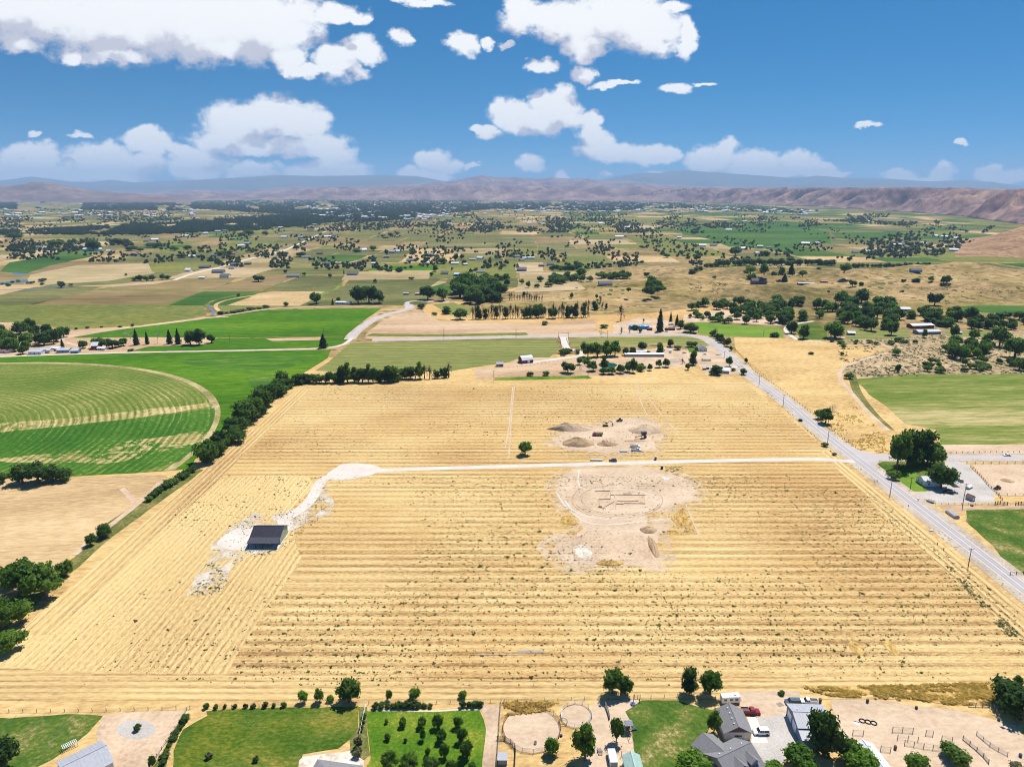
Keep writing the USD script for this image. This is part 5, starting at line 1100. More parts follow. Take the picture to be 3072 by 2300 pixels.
# the farms behind the gold field
big = [('j', 1430, 495, 190, 220, 'dark', 'big dark tree at the left of the pond wood'), ('j', 1560, 490, 180, 200, 'dark', 'dark tree second from the left in the pond wood'), ('j', 1680, 485, 170, 220, 'tallmid', 'tall green tree in the middle of the pond wood'), ('j', 1790, 480, 190, 220, 'mid', 'bright topped tree at the right of the pond wood'),
       ('j', 1925, 470, 110, 110, 'dark', 'small dark tree left of the long white shed'), ('j', 2030, 460, 110, 110, 'dark', 'round dark tree behind the long white shed'), ('j', 2150, 400, 120, 110, 'dark', 'dark tree behind the pond wood at the right'), ('j', 1165, 705, 190, 165, 'dark', 'single round dark tree beside the red barn yard'),
       ('j', 1315, 595, 110, 110, 'dark', 'dark tree between the drive and the pond'), ('j', 1420, 620, 130, 140, 'mid', 'green tree at the left bank of the pond'), ('j', 1500, 680, 150, 150, 'mid', 'green tree at the near left bank of the pond'), ('j', 1650, 660, 110, 180, 'tallmid', 'upright tree at the pond edge'), ('j', 1640, 720, 130, 110, 'mid', 'leafy tree on the near bank of the pond'),
       ('j', 1750, 720, 140, 110, 'mid', 'leafy tree at the middle of the near pond bank'), ('j', 1860, 710, 140, 130, 'mid', 'leafy tree at the right end of the near pond bank'), ('j', 1960, 690, 120, 150, 'dark', 'dark tree right of the pond'), ('j', 2030, 700, 110, 200, 'dark', 'tall dark tree right of the pond'), ('j', 2130, 680, 120, 100, 'mid', 'low green tree below the long white shed'),
       ('j', 670, 745, 105, 75, 'bush', 'dark shrub near the green grass strip'), ('j', 880, 735, 110, 75, 'bushmid', 'ragged shrub near the green grass strip'), ('j', 860, 60, 90, 60, 'bushgrey', 'grey shrub alone on the bare tan field'), ('j', 1650, 108, 130, 65, 'bushmid', 'wide shrub left of the blue tarpaulin'),
       ('j', 1875, 180, 60, 100, 'thin', 'thin roadside tree before the blue tarpaulin, leftmost'), ('j', 1990, 170, 50, 70, 'thin', 'thin roadside tree right before the blue tarpaulin'), ('j', 2130, 170, 60, 70, 'bushmid', 'small tree at the right end of the blue tarpaulin'), ('j', 2060, 130, 130, 80, 'bush', 'dark shrubs against the middle of the blue tarpaulin'),
       ('k', 130, 545, 130, 130, 'dark', 'dark tree left behind the long white shed'), ('k', 225, 605, 85, 65, 'bush', 'shrub behind the long white shed'), ('k', 390, 605, 125, 200, 'tall', 'tall dark tree behind the right end of the long white shed'), ('k', 550, 495, 120, 125, 'dark', 'dark tree behind the parked camper'), ('k', 655, 540, 150, 85, 'bushgrey', 'grey green shrub right of the parked camper'),
       ('k', 860, 500, 160, 100, 'dark', 'dark tree left of the small white house'), ('k', 920, 575, 70, 90, 'dark', 'dark tree at the wall of the small white house'), ('k', 880, 760, 130, 240, 'tall', 'tall dark tree in the yard below the small white house'), ('k', 800, 835, 85, 110, 'dark', 'dark tree at the edge of the stubble strip'), ('k', 720, 740, 60, 90, 'thin', 'ragged thin tree near the yard fence'),
       ('k', 1240, 905, 230, 150, 'dark', 'dark tree in front of the shingled farmhouse'), ('k', 1150, 910, 100, 90, 'bushmid', 'leafy shrub left of the shingled farmhouse'), ('k', 1415, 785, 115, 160, 'mid', 'round topped tree by the road'), ('k', 1625, 905, 110, 105, 'dark', 'round dark tree where the gold field meets the road'), ('k', 1470, 850, 90, 55, 'bush', 'low shrub by the shingled farmhouse drive'),
       ('k', 1440, 555, 65, 80, 'dark', 'dark tree at the lower end of the roadside row'), ('k', 1660, 735, 55, 85, 'dark', 'small dark tree on the right verge of the road'), ('k', 390, 270, 170, 330, 'cone', 'very tall pine beside the blue tarpaulin'), ('k', 840, 285, 220, 150, 'dark', 'wide dark tree at the bend of the road'), ('k', 690, 230, 130, 140, 'dark', 'dark tree behind the bend of the road'),
       ('k', 640, 170, 90, 150, 'cone', 'slim conifer behind the bend of the road'), ('k', 550, 120, 70, 140, 'cone', 'slim conifer behind the red shed'), ('k', 150, 150, 60, 80, 'thin', 'thin tree behind the blue tarpaulin'), ('k', 2085, 345, 160, 75, 'bush', 'dark shrub at the corner of the bright hayfield'), ('k', 380, 800, 110, 130, 'mid', 'leafy tree at the near end of the pond wood'), ('k', 480, 795, 130, 140, 'mid', 'pale leafy tree at the near end of the pond wood'),
       ('k', 240, 845, 90, 110, 'mid', 'small tree on a bare trunk above the gold field'), ('k', 100, 830, 120, 110, 'mid', 'bushy tree left of the small bare trunk tree'), ('k', 490, 270, 80, 70, 'bushgrey', 'pale shrub at the foot of the tall pine'), ('B', 520, 920, 62, 36, 'bush', 'dark shrub inside the bend of the winding road'), ('B', 605, 962, 42, 26, 'bushbright', 'small yellow green shrub by the bend'),
       ('B', 680, 955, 60, 60, 'tall', 'upright dark tree in the small grassy field'), ('B', 770, 992, 105, 75, 'dark', 'round dark tree at the left end of the poplar row'), ('B', 1318, 1025, 45, 30, 'bushgrey', 'pale shrub in the bare tan field'), ('B', 1810, 1000, 60, 110, 'thin', 'ragged lone tree above the pale yard'), ('B', 1770, 825, 62, 52, 'dark', 'round dark tree on the brown slope'),
       ('B', 560, 862, 115, 95, 'dark', 'large round dark tree above the bend of the winding road'), ('B', 660, 870, 95, 90, 'dark', 'dark tree right of the large round one above the bend'), ('B', 110, 888, 100, 120, 'dark', 'huge dark tree left end of the clump by the long white roof'), ('B', 180, 885, 110, 125, 'dark', 'huge dark tree in the middle of the clump by the long white roof'), ('B', 245, 885, 90, 90, 'dark', 'dark tree at the right end of the clump by the long white roof'),
       ('A', 2050, 890, 92, 78, 'dark', 'large lone round tree on the far green hayfield'), ('A', 1675, 745, 75, 46, 'dark', 'round dark tree at the far edge of the olive pasture'), ('A', 1850, 905, 45, 36, 'bushbright', 'small pale shrub on the mown field'), ('A', 2155, 895, 26, 40, 'cone', 'small conifer left of the long white roof'), ('A', 2190, 880, 36, 36, 'dark', 'small tree behind the long white roof'),
       ('A', 2095, 1175, 82, 92, 'cone', 'dark conifer beside the white farm lane near the road'), ('A', 885, 1155, 62, 100, 'cone', 'tall dark conifer left of the bare tree'), ('A', 955, 1150, 40, 82, 'cone', 'narrow conifer between the two bare trees'), ('A', 1100, 1148, 60, 92, 'cone', 'dark conifer left of the big field clump'), ('A', 1155, 1150, 60, 100, 'cone', 'tall conifer beside the big field clump'),
       ('A', 1235, 1155, 85, 100, 'dark', 'dark tree left in the big field clump'), ('A', 1290, 1155, 90, 115, 'dark', 'tallest dark tree of the big field clump'), ('A', 1370, 1142, 62, 62, 'dark', 'dark tree at the right end of the big field clump'), ('A', 845, 1118, 90, 70, 'dead', 'bare white dead tree beside the tall conifer'), ('A', 1022, 1146, 52, 100, 'dead', 'bare white dead tree alone in front of the alfalfa'),
       ('A', 850, 1195, 50, 20, 'bush', 'low dark shrub by the white farm lane'), ('A', 540, 1178, 62, 56, 'dark', 'dark tree left of the red walled house'), ('A', 405, 1170, 36, 56, 'cone', 'small conifer behind the blue roofed sheds'), ('A', 400, 785, 58, 44, 'bushgrey', 'grey tree at the end of the thin canal'), ('A', 1545, 838, 32, 22, 'bush', 'dark shrub beside the winding ditch')]
for p, x, y, w, h, kd, lb in big:
    tree(p, x, y, w, h, kd, lb)
grove('j', [(950, 490), (1050, 480), (1300, 460), (1310, 425), (1080, 430), (1000, 470)], 9, (80, 110), (55, 75), ['bush', 'bushmid'], 'shrub of the hedge beside the gravel drive', 'hedge beside the gravel drive')
row('k', [(1170, 335), (1240, 385), (1310, 440), (1380, 490)], 9, (80, 120), (80, 120), ['dark', 'dark', 'thin'], 'dark tree in the row along the right verge of the road', 'row of trees along the right verge of the road')
row('A', [(630, 1172), (680, 1172), (740, 1175), (800, 1160)], 6, (60, 80), (50, 70), ['dark'], 'dark tree behind the red walled house', 'trees behind the red walled house')
grove('A', [(0, 1215), (0, 1100), (90, 1085), (200, 1050), (330, 1060), (350, 1150), (280, 1185), (160, 1215)], 24, (60, 95), (60, 90), ['dark', 'dark', 'mid'], 'dark tree crowded round the left hand farmstead', 'trees crowded round the left hand farmstead')
grove('A', [(330, 1080), (420, 1060), (410, 1150), (340, 1150)], 4, (60, 90), (70, 100), ['dark'], 'dark tree at the right end of the farmstead wood', 'trees at the right end of the farmstead wood')
row('A', [(860, 740), (960, 742), (1085, 730)], 6, (40, 60), (28, 44), ['dark', 'mid'], 'round tree in the short row beyond the olive pasture', 'short row of trees beyond the olive pasture')
row('A', [(1430, 955), (1520, 945), (1600, 935), (1720, 912)], 9, (40, 60), (16, 26), ['bush', 'bushgrey'], 'low hedge shrub along the mown field edge', 'hedge shrubs along the mown field edge')
row('A', [(480, 1055), (560, 1048), (700, 1040), (860, 1036)], 5, (22, 40), (12, 20), ['bush'], 'tiny shrub beside the pale dirt road', 'tiny shrubs beside the pale dirt road')
grove('A', [(0, 780), (0, 745), (330, 735), (470, 770), (300, 785)], 12, (22, 48), (14, 26), ['bush', 'bushgrey', 'bushmid'], 'low shrub round the pond at the far left', 'shrubs round the pond at the far left')
# middle wood, poplars and hedges
grove('B', [(730, 870), (720, 800), (830, 770), (1020, 760), (1030, 880), (960, 915), (810, 900)], 30, (75, 115), (70, 105), ['dark', 'dark', 'mid', 'tall'], 'tree of the dense dark wood in the middle of the view', 'dense dark wood in the middle of the view')
row('B', [(850, 988), (1000, 985), (1180, 983), (1340, 980), (1450, 978), (1600, 975)], 44, (22, 38), (70, 110), ['thin', 'thin', 'thin', 'tall'], 'slim half dry poplar in the long row', 'long row of slim poplars')
for x, y in ((1205, 982), (1275, 955), (1370, 985), (1225, 980), (1480, 975), (1300, 975)):
    tree('B', x, y, 62, 75, 'dark', 'leafy dark tree standing among the slim poplars', 'leafy trees among the slim poplars')
row('B', [(1090, 868), (1200, 866), (1300, 880)], 14, (16, 28), (40, 62), ['thin'], 'dry slim poplar on the brown slope above the row', 'dry poplars on the brown slope')
grove('B', [(1560, 900), (1700, 890), (1740, 920), (1560, 950)], 16, (18, 30), (38, 60), ['thin', 'tall'], 'dry slim poplar right of the long row', 'dry poplars right of the long row')
grove('B', [(1240, 740), (1480, 720), (1600, 690), (1620, 745), (1440, 765), (1260, 750)], 22, (42, 66), (34, 54), ['dark', 'tall', 'mid'], 'tree in the hedge left of the dark roofed hill house', 'hedge left of the dark roofed hill house')
row('B', [(905, 735), (1000, 738), (1070, 735)], 9, (40, 56), (32, 44), ['dark', 'tall'], 'tree in the thin hedge behind the dense wood', 'thin hedge behind the dense wood')
row('B', [(1360, 672), (1440, 675), (1545, 672)], 11, (36, 50), (28, 40), ['dark'], 'tree in the straight hedge behind the big blue house', 'straight hedge behind the big blue house')
grove('B', [(1660, 725), (1880, 715), (2005, 690), (1990, 715), (1800, 735)], 12, (46, 66), (36, 50), ['dark', 'mid'], 'round tree in the hedge behind the hill house', 'hedge behind the hill house')
grove('B', [(1930, 850), (1940, 790), (2040, 760), (2130, 800), (2060, 840)], 16, (46, 70), (40, 62), ['dark', 'bush', 'mid'], 'dark tree beside the curving lane', 'trees beside the curving lane')
for x, y, w, h in ((1075, 770, 46, 52), (1170, 762, 36, 40), (1210, 785, 32, 50), (1340, 780, 60, 36), (1270, 785, 46, 30), (1490, 850, 30, 40), (1655, 855, 26, 30), (1860, 810, 40, 30), (1900, 835, 26, 30), (1185, 840, 28, 34), (2110, 590, 60, 28), (1945, 625, 40, 18)):
    tree('B', x, y, w, h, rnd.choice(['dark', 'mid', 'bush']), 'scattered single tree on the brown middle slope', 'scattered trees on the brown middle slope')
for x, y, w, h in ((295, 575, 34, 40), (210, 625, 36, 30), (740, 612, 44, 50), (780, 602, 30, 42), (790, 632, 40, 30), (930, 640, 24, 42), (962, 635, 30, 52), (650, 630, 70, 42), (470, 568, 40, 28), (320, 455, 24, 28), (585, 710, 26, 30), (220, 755, 30, 30), (130, 675, 26, 16), (17, 705, 10, 40), (455, 732, 40, 20), (610, 590, 40, 24), (100, 555, 60, 26), (210, 545, 50, 36), (560, 590, 60, 30), (610, 680, 42, 46)):
    tree('B', x, y, w, h, rnd.choice(['dark', 'mid']), 'garden tree near the far middle houses', 'garden trees near the far middle houses')
for x, y, w, h in ((610, 545, 90, 80), (590, 520, 70, 50), (760, 505, 100, 44), (360, 515, 100, 44), (210, 570, 50, 32), (1000, 525, 100, 28), (1255, 580, 26, 36), (1545, 625, 36, 20), (1850, 690, 26, 26), (1970, 705, 28, 22), (2140, 720, 30, 28), (1600, 500, 46, 24), (1460, 575, 90, 36), (1420, 578, 50, 28), (1640, 555, 70, 26), (1790, 545, 60, 34), (1920, 540, 46, 32), (1945, 585, 80, 34), (1830, 578, 80, 30), (1180, 590, 80, 30), (1215, 540, 60, 30), (1130, 545, 60, 26), (90, 470, 120, 34), (850, 545, 90, 26), (910, 550, 50, 26), (815, 705, 22, 14), (1565, 450, 60, 26), (1720, 445, 50, 30), (1610, 445, 90, 40)):
    tree('A', x, y, w, h, 'dark', 'dark tree beside the far left farmhouses', 'trees beside the far left farmhouses')
# the wooded farm on the right
grove('C', [(20, 935), (0, 900), (180, 895), (330, 880), (420, 905), (300, 945)], 16, (44, 66), (44, 60), ['dark', 'mid'], 'round tree in the upper row of the pink slope', 'trees in the upper row of the pink slope')
grove('C', [(20, 1000), (60, 960), (260, 970), (340, 1020), (120, 1005)], 14, (36, 54), (34, 50), ['dark', 'bush', 'mid'], 'small tree dotted over the pink slope', 'trees dotted over the pink slope')
grove('C', [(300, 960), (420, 890), (700, 890), (960, 910), (980, 960), (840, 1000), (640, 1020), (400, 1020)], 48, (54, 80), (52, 76), ['dark', 'dark', 'mid', 'tall'], 'tree of the dark wood left of the farm drive', 'dark wood left of the farm drive')
grove('C', [(990, 960), (1010, 900), (1180, 930), (1400, 940), (1440, 1000), (1420, 1070), (1180, 1060), (1050, 1020), (920, 1010)], 44, (56, 84), (56, 82), ['dark', 'dark', 'mid', 'tall'], 'tree of the dark wood behind the long barns', 'dark wood behind the long barns')
for x, y, w, h, kd, lb in ((1030, 895, 105, 95, 'mid', 'big feathery tree at the top of the right hand wood'), (1155, 885, 105, 100, 'dark', 'tallest rounded tree at the top of the right hand wood'), (1262, 900, 90, 70, 'bright', 'bright green tree above the right hand wood'), (1340, 915, 110, 80, 'dark', 'wide dark tree left of the grey garage in the wood'), (1080, 930, 100, 66, 'bright', 'light green tree below the tallest in the wood'),
                           (985, 1112, 130, 120, 'bright', 'bright green spreading tree on the paddock'), (780, 1115, 80, 96, 'dark', 'dark tree at the bend of the farm drive'), (705, 1080, 70, 84, 'dark', 'dark tree on the left of the farm drive bend'), (1350, 1092, 80, 100, 'dark', 'dark tree left of the long barns'), (1220, 1065, 90, 90, 'dark', 'dark tree at the foot of the wood'), (1630, 900, 92, 90, 'dark', 'lone dark tree on the sagebrush slope'),
                           (1750, 1112, 70, 90, 'dark', 'dark tree at the right end of the long barns'), (1568, 1108, 40, 60, 'dark', 'small dark tree in front of the long barns'), (2050, 1165, 130, 140, 'dark', 'large dark tree at the right edge of the wooded farm'), (2150, 1240, 150, 150, 'dark', 'large dark tree at the right edge below the other large one'), (50, 1075, 100, 62, 'dark', 'dark tree where the road bends beside the bright hayfield'), (600, 1105, 70, 36, 'bush', 'dark shrub at the end of the bright hayfield'),
                           (1380, 1222, 60, 60, 'bushmid', 'round shrub on the scrubland by the dirt track'), (1395, 1330, 46, 62, 'bush', 'dark shrub on the bare scrub above the streaky hayfield'), (1080, 1375, 70, 46, 'bush', 'dark shrub beside the curving dirt track'), (1035, 1178, 44, 40, 'bushbright', 'yellow green shrub at the top of the dry triangle'), (1030, 1222, 30, 28, 'bush', 'small shrub at the top of the dry triangle'), (830, 1216, 50, 18, 'bush', 'low dark shrub in the dry triangle'), (210, 725, 34, 24, 'bushbright', 'small tree on the brown bank'), (2180, 1320, 100, 90, 'mid', 'leafy tree at the right edge above the streaky hayfield')):
    tree('C', x, y, w, h, kd, lb)
grove('C', [(1460, 985), (1500, 950), (1900, 950), (2211, 985), (2211, 1060), (1900, 1060), (1650, 1040)], 46, (54, 78), (50, 74), ['dark', 'dark', 'tall'], 'dark tree in the belt behind the paddock at the right edge', 'belt of trees behind the paddock at the right edge')
grove('C', [(1690, 1190), (1760, 1130), (2000, 1120), (2020, 1240), (1720, 1255)], 22, (56, 80), (60, 90), ['mid', 'dark', 'bushmid'], 'leafy tree of the thicket above the streaky hayfield', 'thicket above the streaky hayfield')
grove('C', [(1500, 1330), (1600, 1270), (2211, 1270), (2211, 1330), (1620, 1345)], 24, (40, 62), (34, 54), ['bushmid', 'bush', 'mid'], 'bushy shrub along the far edge of the streaky hayfield', 'shrubs along the far edge of the streaky hayfield')
grove('C', [(900, 1135), (1300, 1130), (1600, 1135), (1500, 1160), (1000, 1150)], 14, (30, 50), (22, 34), ['bush', 'bushmid'], 'shrub below the wooded farm', 'shrubs below the wooded farm')
grove('C', [(380, 700), (430, 680), (560, 680), (800, 690), (790, 720), (700, 760), (420, 760)], 22, (50, 72), (44, 66), ['dark', 'mid', 'cone'], 'tree around the dark lodge', 'trees around the dark lodge')
for x, y, w, h in ((420, 705, 60, 66), (775, 712, 60, 44), (880, 690, 40, 40), (1045, 690, 86, 62), (1120, 665, 50, 44), (700, 620, 60, 42), (340, 575, 80, 58), (535, 580, 64, 40), (90, 610, 46, 48), (1080, 612, 32, 30), (1100, 775, 50, 44), (1160, 780, 36, 36), (1510, 755, 50, 36), (1430, 755, 30, 30), (1610, 745, 40, 40), (1705, 760, 70, 60), (940, 825, 30, 24), (1690, 755, 50, 36)):
    tree('C', x, y, w, h, rnd.choice(['dark', 'mid', 'dark']), 'single tree on the right hand middle slopes', 'single trees on the right hand middle slopes')
row('C', [(60, 690), (180, 650), (400, 640), (640, 640), (960, 640)], 30, (40, 60), (34, 50), ['dark', 'tall'], 'dark tree in the long hedge behind the lodge', 'long hedge behind the lodge')
row('C', [(1160, 650), (1300, 655), (1600, 645)], 16, (30, 46), (22, 36), ['dark', 'bush'], 'dark tree in the hedge below the dry hill', 'hedge below the dry hill')

# ------------------------------------------------------------------ woods too far off to tell the trees apart, and small growth nobody could count
def scatter(name, label, cat, protos, spots, sizes, m=None):
    """spots (n, 3), sizes (n, 2: width, height)."""
    pi = UsdGeom.PointInstancer.Define(stage, '/World/' + name)
    rel = []
    for i, (mesh, mm) in enumerate(protos):
        usdkit.mesh(stage, f'/World/{name}/kind_{"abcdef"[i]}', mesh, MAT[mm])
        rel.append(Sdf.Path(f'/World/{name}/kind_{"abcdef"[i]}'))
    pi.CreatePrototypesRel().SetTargets(rel)
    n = len(spots)
    r = np.random.default_rng(len(name) * 13 + n)
    pi.CreatePositionsAttr(Vt.Vec3fArray.FromNumpy(np.asarray(spots, np.float32)))
    pi.CreateProtoIndicesAttr(Vt.IntArray.FromNumpy(r.integers(0, len(protos), n).astype(np.int32)))
    pi.CreateScalesAttr(Vt.Vec3fArray.FromNumpy(np.column_stack([sizes[:, 0], sizes[:, 0], sizes[:, 1]]).astype(np.float32)))
    a = r.uniform(0, 2 * PI, n) / 2
    pi.CreateOrientationsAttr([Gf.Quath(float(math.cos(t)), 0.0, 0.0, float(math.sin(t))) for t in a])
    tag(pi, label, cat, kind='stuff')


def spots_in(p, outline, n, clump=0.0, seed=1, scale=0.02):
    poly = sg.Polygon(outline).buffer(0)
    r = np.random.default_rng(seed)
    x0, y0, x1, y1 = poly.bounds
    out = []
    while len(out) < n:
        c = np.column_stack([r.uniform(x0, x1, 4000), r.uniform(y0, y1, 4000)])
        c = c[shapely.contains_xy(poly, c[:, 0], c[:, 1])]
        if clump:
            f = meshkit.fbm(np.column_stack([c[:, 0] * scale, c[:, 1] * scale * 4, 0 * c[:, 0] + seed]), 4, seed)
            c = c[f > clump]
        out += list(c)
    return np.array([at(p, *c) for c in out[:n]])


far_protos = [(crown(901, 'dome', 60, 0.12), 'leaf_far'), (crown(902, 'dome', 60, 0.12), 'leaf_far'), (crown(903, 'tall', 60, 0.12), 'leaf_far')]


def far_wood(name, label, outline, n, clump, seed, w=(9, 17), h=(7, 13)):
    sp = spots_in('O', outline, n, clump, seed)
    r = np.random.default_rng(seed + 5)
    scatter(name, label, 'woodland', far_protos, sp, np.column_stack([r.uniform(*w, n), r.uniform(*h, n)]))


far_wood('town_woodland', 'dark blue green tree belt of the distant town below the hills', [(380, 436), (640, 431), (1106, 430), (1480, 440), (1500, 450), (1300, 456), (1060, 452), (950, 463), (800, 469), (600, 462), (420, 452)], 9000, 0.33, 1, (18, 34), (12, 20))
far_wood('far_left_woodland', 'thin distant tree belt below the dark topped hill', [(0, 433), (300, 435), (420, 438), (420, 456), (200, 454), (0, 452)], 2600, 0.40, 2, (16, 30), (11, 18))
far_wood('river_woodland', 'dark tree belt along the river on the left side of the valley', [(0, 500), (150, 494), (350, 483), (560, 468), (740, 456), (960, 452), (900, 474), (720, 484), (560, 497), (300, 508), (0, 507)], 6000, 0.34, 3, (11, 19), (8, 15))
far_wood('left_woodland', 'broken belt of far trees at the left edge of the valley', [(0, 527), (140, 522), (300, 520), (300, 535), (150, 545), (0, 547)], 170, 0.45, 4)
far_wood('right_town_woodland', 'tree belt of the settlement below the right hand bluffs', [(1480, 441), (1620, 444), (1770, 455), (1750, 462), (1500, 453)], 1100, 0.36, 5)
far_wood('right_woodland', 'scattered trees of the farms under the right hand bluffs', [(1830, 462), (1960, 463), (2040, 482), (2000, 492), (1820, 480)], 300, 0.45, 6)
far_wood('hamlet_woodland', 'trees of the hamlet in front of the dry hill', [(1840, 545), (1870, 520), (2000, 495), (2150, 490), (2110, 520), (2060, 545), (2000, 560), (1900, 556)], 330, 0.42, 7)
far_wood('middle_woodland', 'low tree belts in the middle of the far valley', [(930, 500), (960, 478), (1200, 470), (1400, 476), (1330, 488), (1050, 496)], 260, 0.5, 8)
far_wood('scattered_trees', 'single trees dotted over the whole far valley floor', [(0, 455), (1500, 460), (2100, 490), (1900, 560), (1450, 580), (900, 590), (0, 560)], 3200, 0.54, 9, (6, 12), (5, 10))
far_wood('valley_hedges', 'broken hedges and tree clumps across the far half of the valley', [(0, 452), (700, 458), (1500, 458), (1900, 480), (1500, 505), (700, 500), (0, 492)], 3400, 0.55, 19, (9, 15), (7, 11))
house_box = join([box(-0.5, 0.5, -0.5, 0.5, 0, 0.75), prism([(-0.55, 0.76), (0.55, 0.76), (0, 1.15)], -0.55, 0.55)])
plain('town_white', (0.62, 0.61, 0.60), 0.6); plain('town_grey', (0.36, 0.36, 0.38), 0.6)
r_ = np.random.default_rng(71)
sp = np.vstack([spots_in('O', [(450, 440), (640, 436), (1106, 434), (1480, 443), (1480, 458), (1060, 460), (900, 476), (700, 470)], 420, 0.45, 61), spots_in('O', [(1480, 445), (1760, 457), (1740, 466), (1500, 458)], 70, 0.4, 62), spots_in('O', [(0, 440), (420, 442), (420, 470), (0, 470)], 90, 0.45, 63)])
scatter('town_roofs', 'pale roofs of the distant town scattered among its trees', 'buildings', [(house_box, 'town_white'), (house_box, 'town_grey'), (house_box, 'town_white')], sp, np.column_stack([r_.uniform(14, 44, len(sp)), r_.uniform(6, 13, len(sp))]))
tuft = join([moved(leaf_quads(np.random.default_rng(5).normal(0, 0.28, (16, 3)) * [1, 1, 0.6] + [0, 0, 0.35], np.random.default_rng(6).normal(0, 0.5, (16, 3)) + [0, 0, 1], 0.28, np.random.default_rng(7)))])
tuft2 = join([moved(leaf_quads(np.random.default_rng(15).normal(0, 0.25, (14, 3)) * [1, 1, 0.6] + [0, 0, 0.3], np.random.default_rng(16).normal(0, 0.5, (14, 3)) + [0, 0, 1], 0.24, np.random.default_rng(17)))])


def field_spots(n, clump, seed, xr, yr, avoid=None):
    r = np.random.default_rng(seed)
    out = []
    while len(out) < n:
        x, y = r.uniform(*xr, 5000), r.uniform(*yr, 5000)
        f = meshkit.fbm(np.column_stack([x * 0.012, y * 0.02, 0 * x + seed]), 4, seed)
        ok = f + r.uniform(-0.12, 0.12, 5000) > clump
        y = np.where(r.random(5000) < 0.7, np.round(y / 3.2) * 3.2 + r.normal(0, 0.3, 5000), y)
        out += [q for q in np.column_stack([x, y, 0 * x + 0.05])[ok]]
    return np.array(out[:n])


r_ = np.random.default_rng(44)
sp = np.vstack([field_spots(17000, 0.45, 3, (-100, FX1 - 3), (212, 400)), field_spots(5500, 0.45, 5, (-170, FX1 - 3), (430, 605)), field_spots(1300, 0.5, 7, (-180, -100), (212, 400))])
scatter('field_weeds', 'small dark green weeds dotted along the rows of the gold field', 'weeds', [(tuft, 'weed'), (tuft2, 'weed'), (tuft, 'leaf_mid')], sp, np.column_stack([r_.gamma(2.0, 0.115, len(sp)) + 0.12] * 2) * [1.1, 0.8])
sp = np.vstack([spots_in('C', [(1000, 1130), (1500, 1100), (2211, 1080), (2211, 1340), (1150, 1365), (1020, 1260)], 1100, 0.45, 21, 0.01), spots_in('C', [(1460, 800), (1700, 745), (2211, 700), (2211, 870), (1650, 895)], 1000, 0.42, 22, 0.01), spots_in('C', [(20, 790), (200, 745), (400, 765), (400, 800)], 200, 0.4, 23), spots_in('C', [(560, 800), (1300, 770), (1450, 900), (900, 860)], 120, 0.5, 24)])
scatter('sagebrush', 'grey green sagebrush scattered over the scrub slopes', 'sagebrush', [(tuft, 'leaf_grey'), (tuft2, 'leaf_grey'), (tuft, 'weed')], sp, np.column_stack([r_.uniform(0.9, 2.8, len(sp)), r_.uniform(0.6, 1.5, len(sp))]))
sp = np.vstack([spots_in('g', [(500, 1600), (150, 1350), (400, 1100), (760, 900), (1250, 830), (1620, 650), (1880, 470), (1850, 850), (1350, 1250), (1150, 1430), (700, 1480)], 380, 0.46, 31, 0.004), spots_in('D', [(1240, 1370), (1300, 1220), (1380, 1100), (1480, 1290), (1400, 1370)], 180, 0.40, 32, 0.006), spots_in('h', [(1900, 900), (2211, 870), (2211, 970), (1950, 960)], 90, 0.2, 33), spots_in('F', [(480, 10), (530, 20), (2200, 1640), (2100, 1640), (1300, 720), (1000, 480)], 420, 0.45, 34, 0.01)])
scatter('verge_weeds', 'weeds on the stony ground round the barn and along the road verge', 'weeds', [(tuft, 'leaf_mid'), (tuft2, 'weed'), (tuft, 'leaf_grey')], sp, np.column_stack([r_.uniform(0.3, 1.0, len(sp)), r_.uniform(0.2, 0.6, len(sp))]))
blade = join([leaf_quads(np.random.default_rng(25).normal(0, 0.3, (12, 3)) * [1, 1, 0.3] + [0, 0, 0.4], np.random.default_rng(26).normal(0, 0.45, (12, 3)) + [0, 0, 1], 0.3, np.random.default_rng(27))])
foliage('dry_blade', (0.48, 0.33, 0.12), (0.80, 0.62, 0.30), 0.45)
sp = np.vstack([spots_in('f', [(0, 480), (1100, 450), (2000, 430), (1800, 720), (1200, 715), (700, 640), (280, 570)], 1500, 0.4, 41, 0.004), spots_in('e', [(900, 490), (1500, 490), (2212, 520), (2212, 660), (1800, 640), (1250, 600)], 600, 0.45, 42, 0.004), spots_in('c', [(1100, 560), (1700, 560), (1700, 640), (1150, 700)], 350, 0.4, 43, 0.006), spots_in('F', [(870, 240), (1110, 420), (1230, 455), (1330, 445), (1300, 330), (1120, 150)], 500, 0.48, 45, 0.01)])
scatter('tall_dry_grass', 'clumps of tall golden dry grass at the edges of the gold field', 'grass', [(blade, 'dry_blade'), (tuft, 'dry_blade')], sp, np.column_stack([r_.uniform(0.5, 1.3, len(sp)), r_.uniform(0.5, 1.2, len(sp))]))
print('trees', TREES[0])

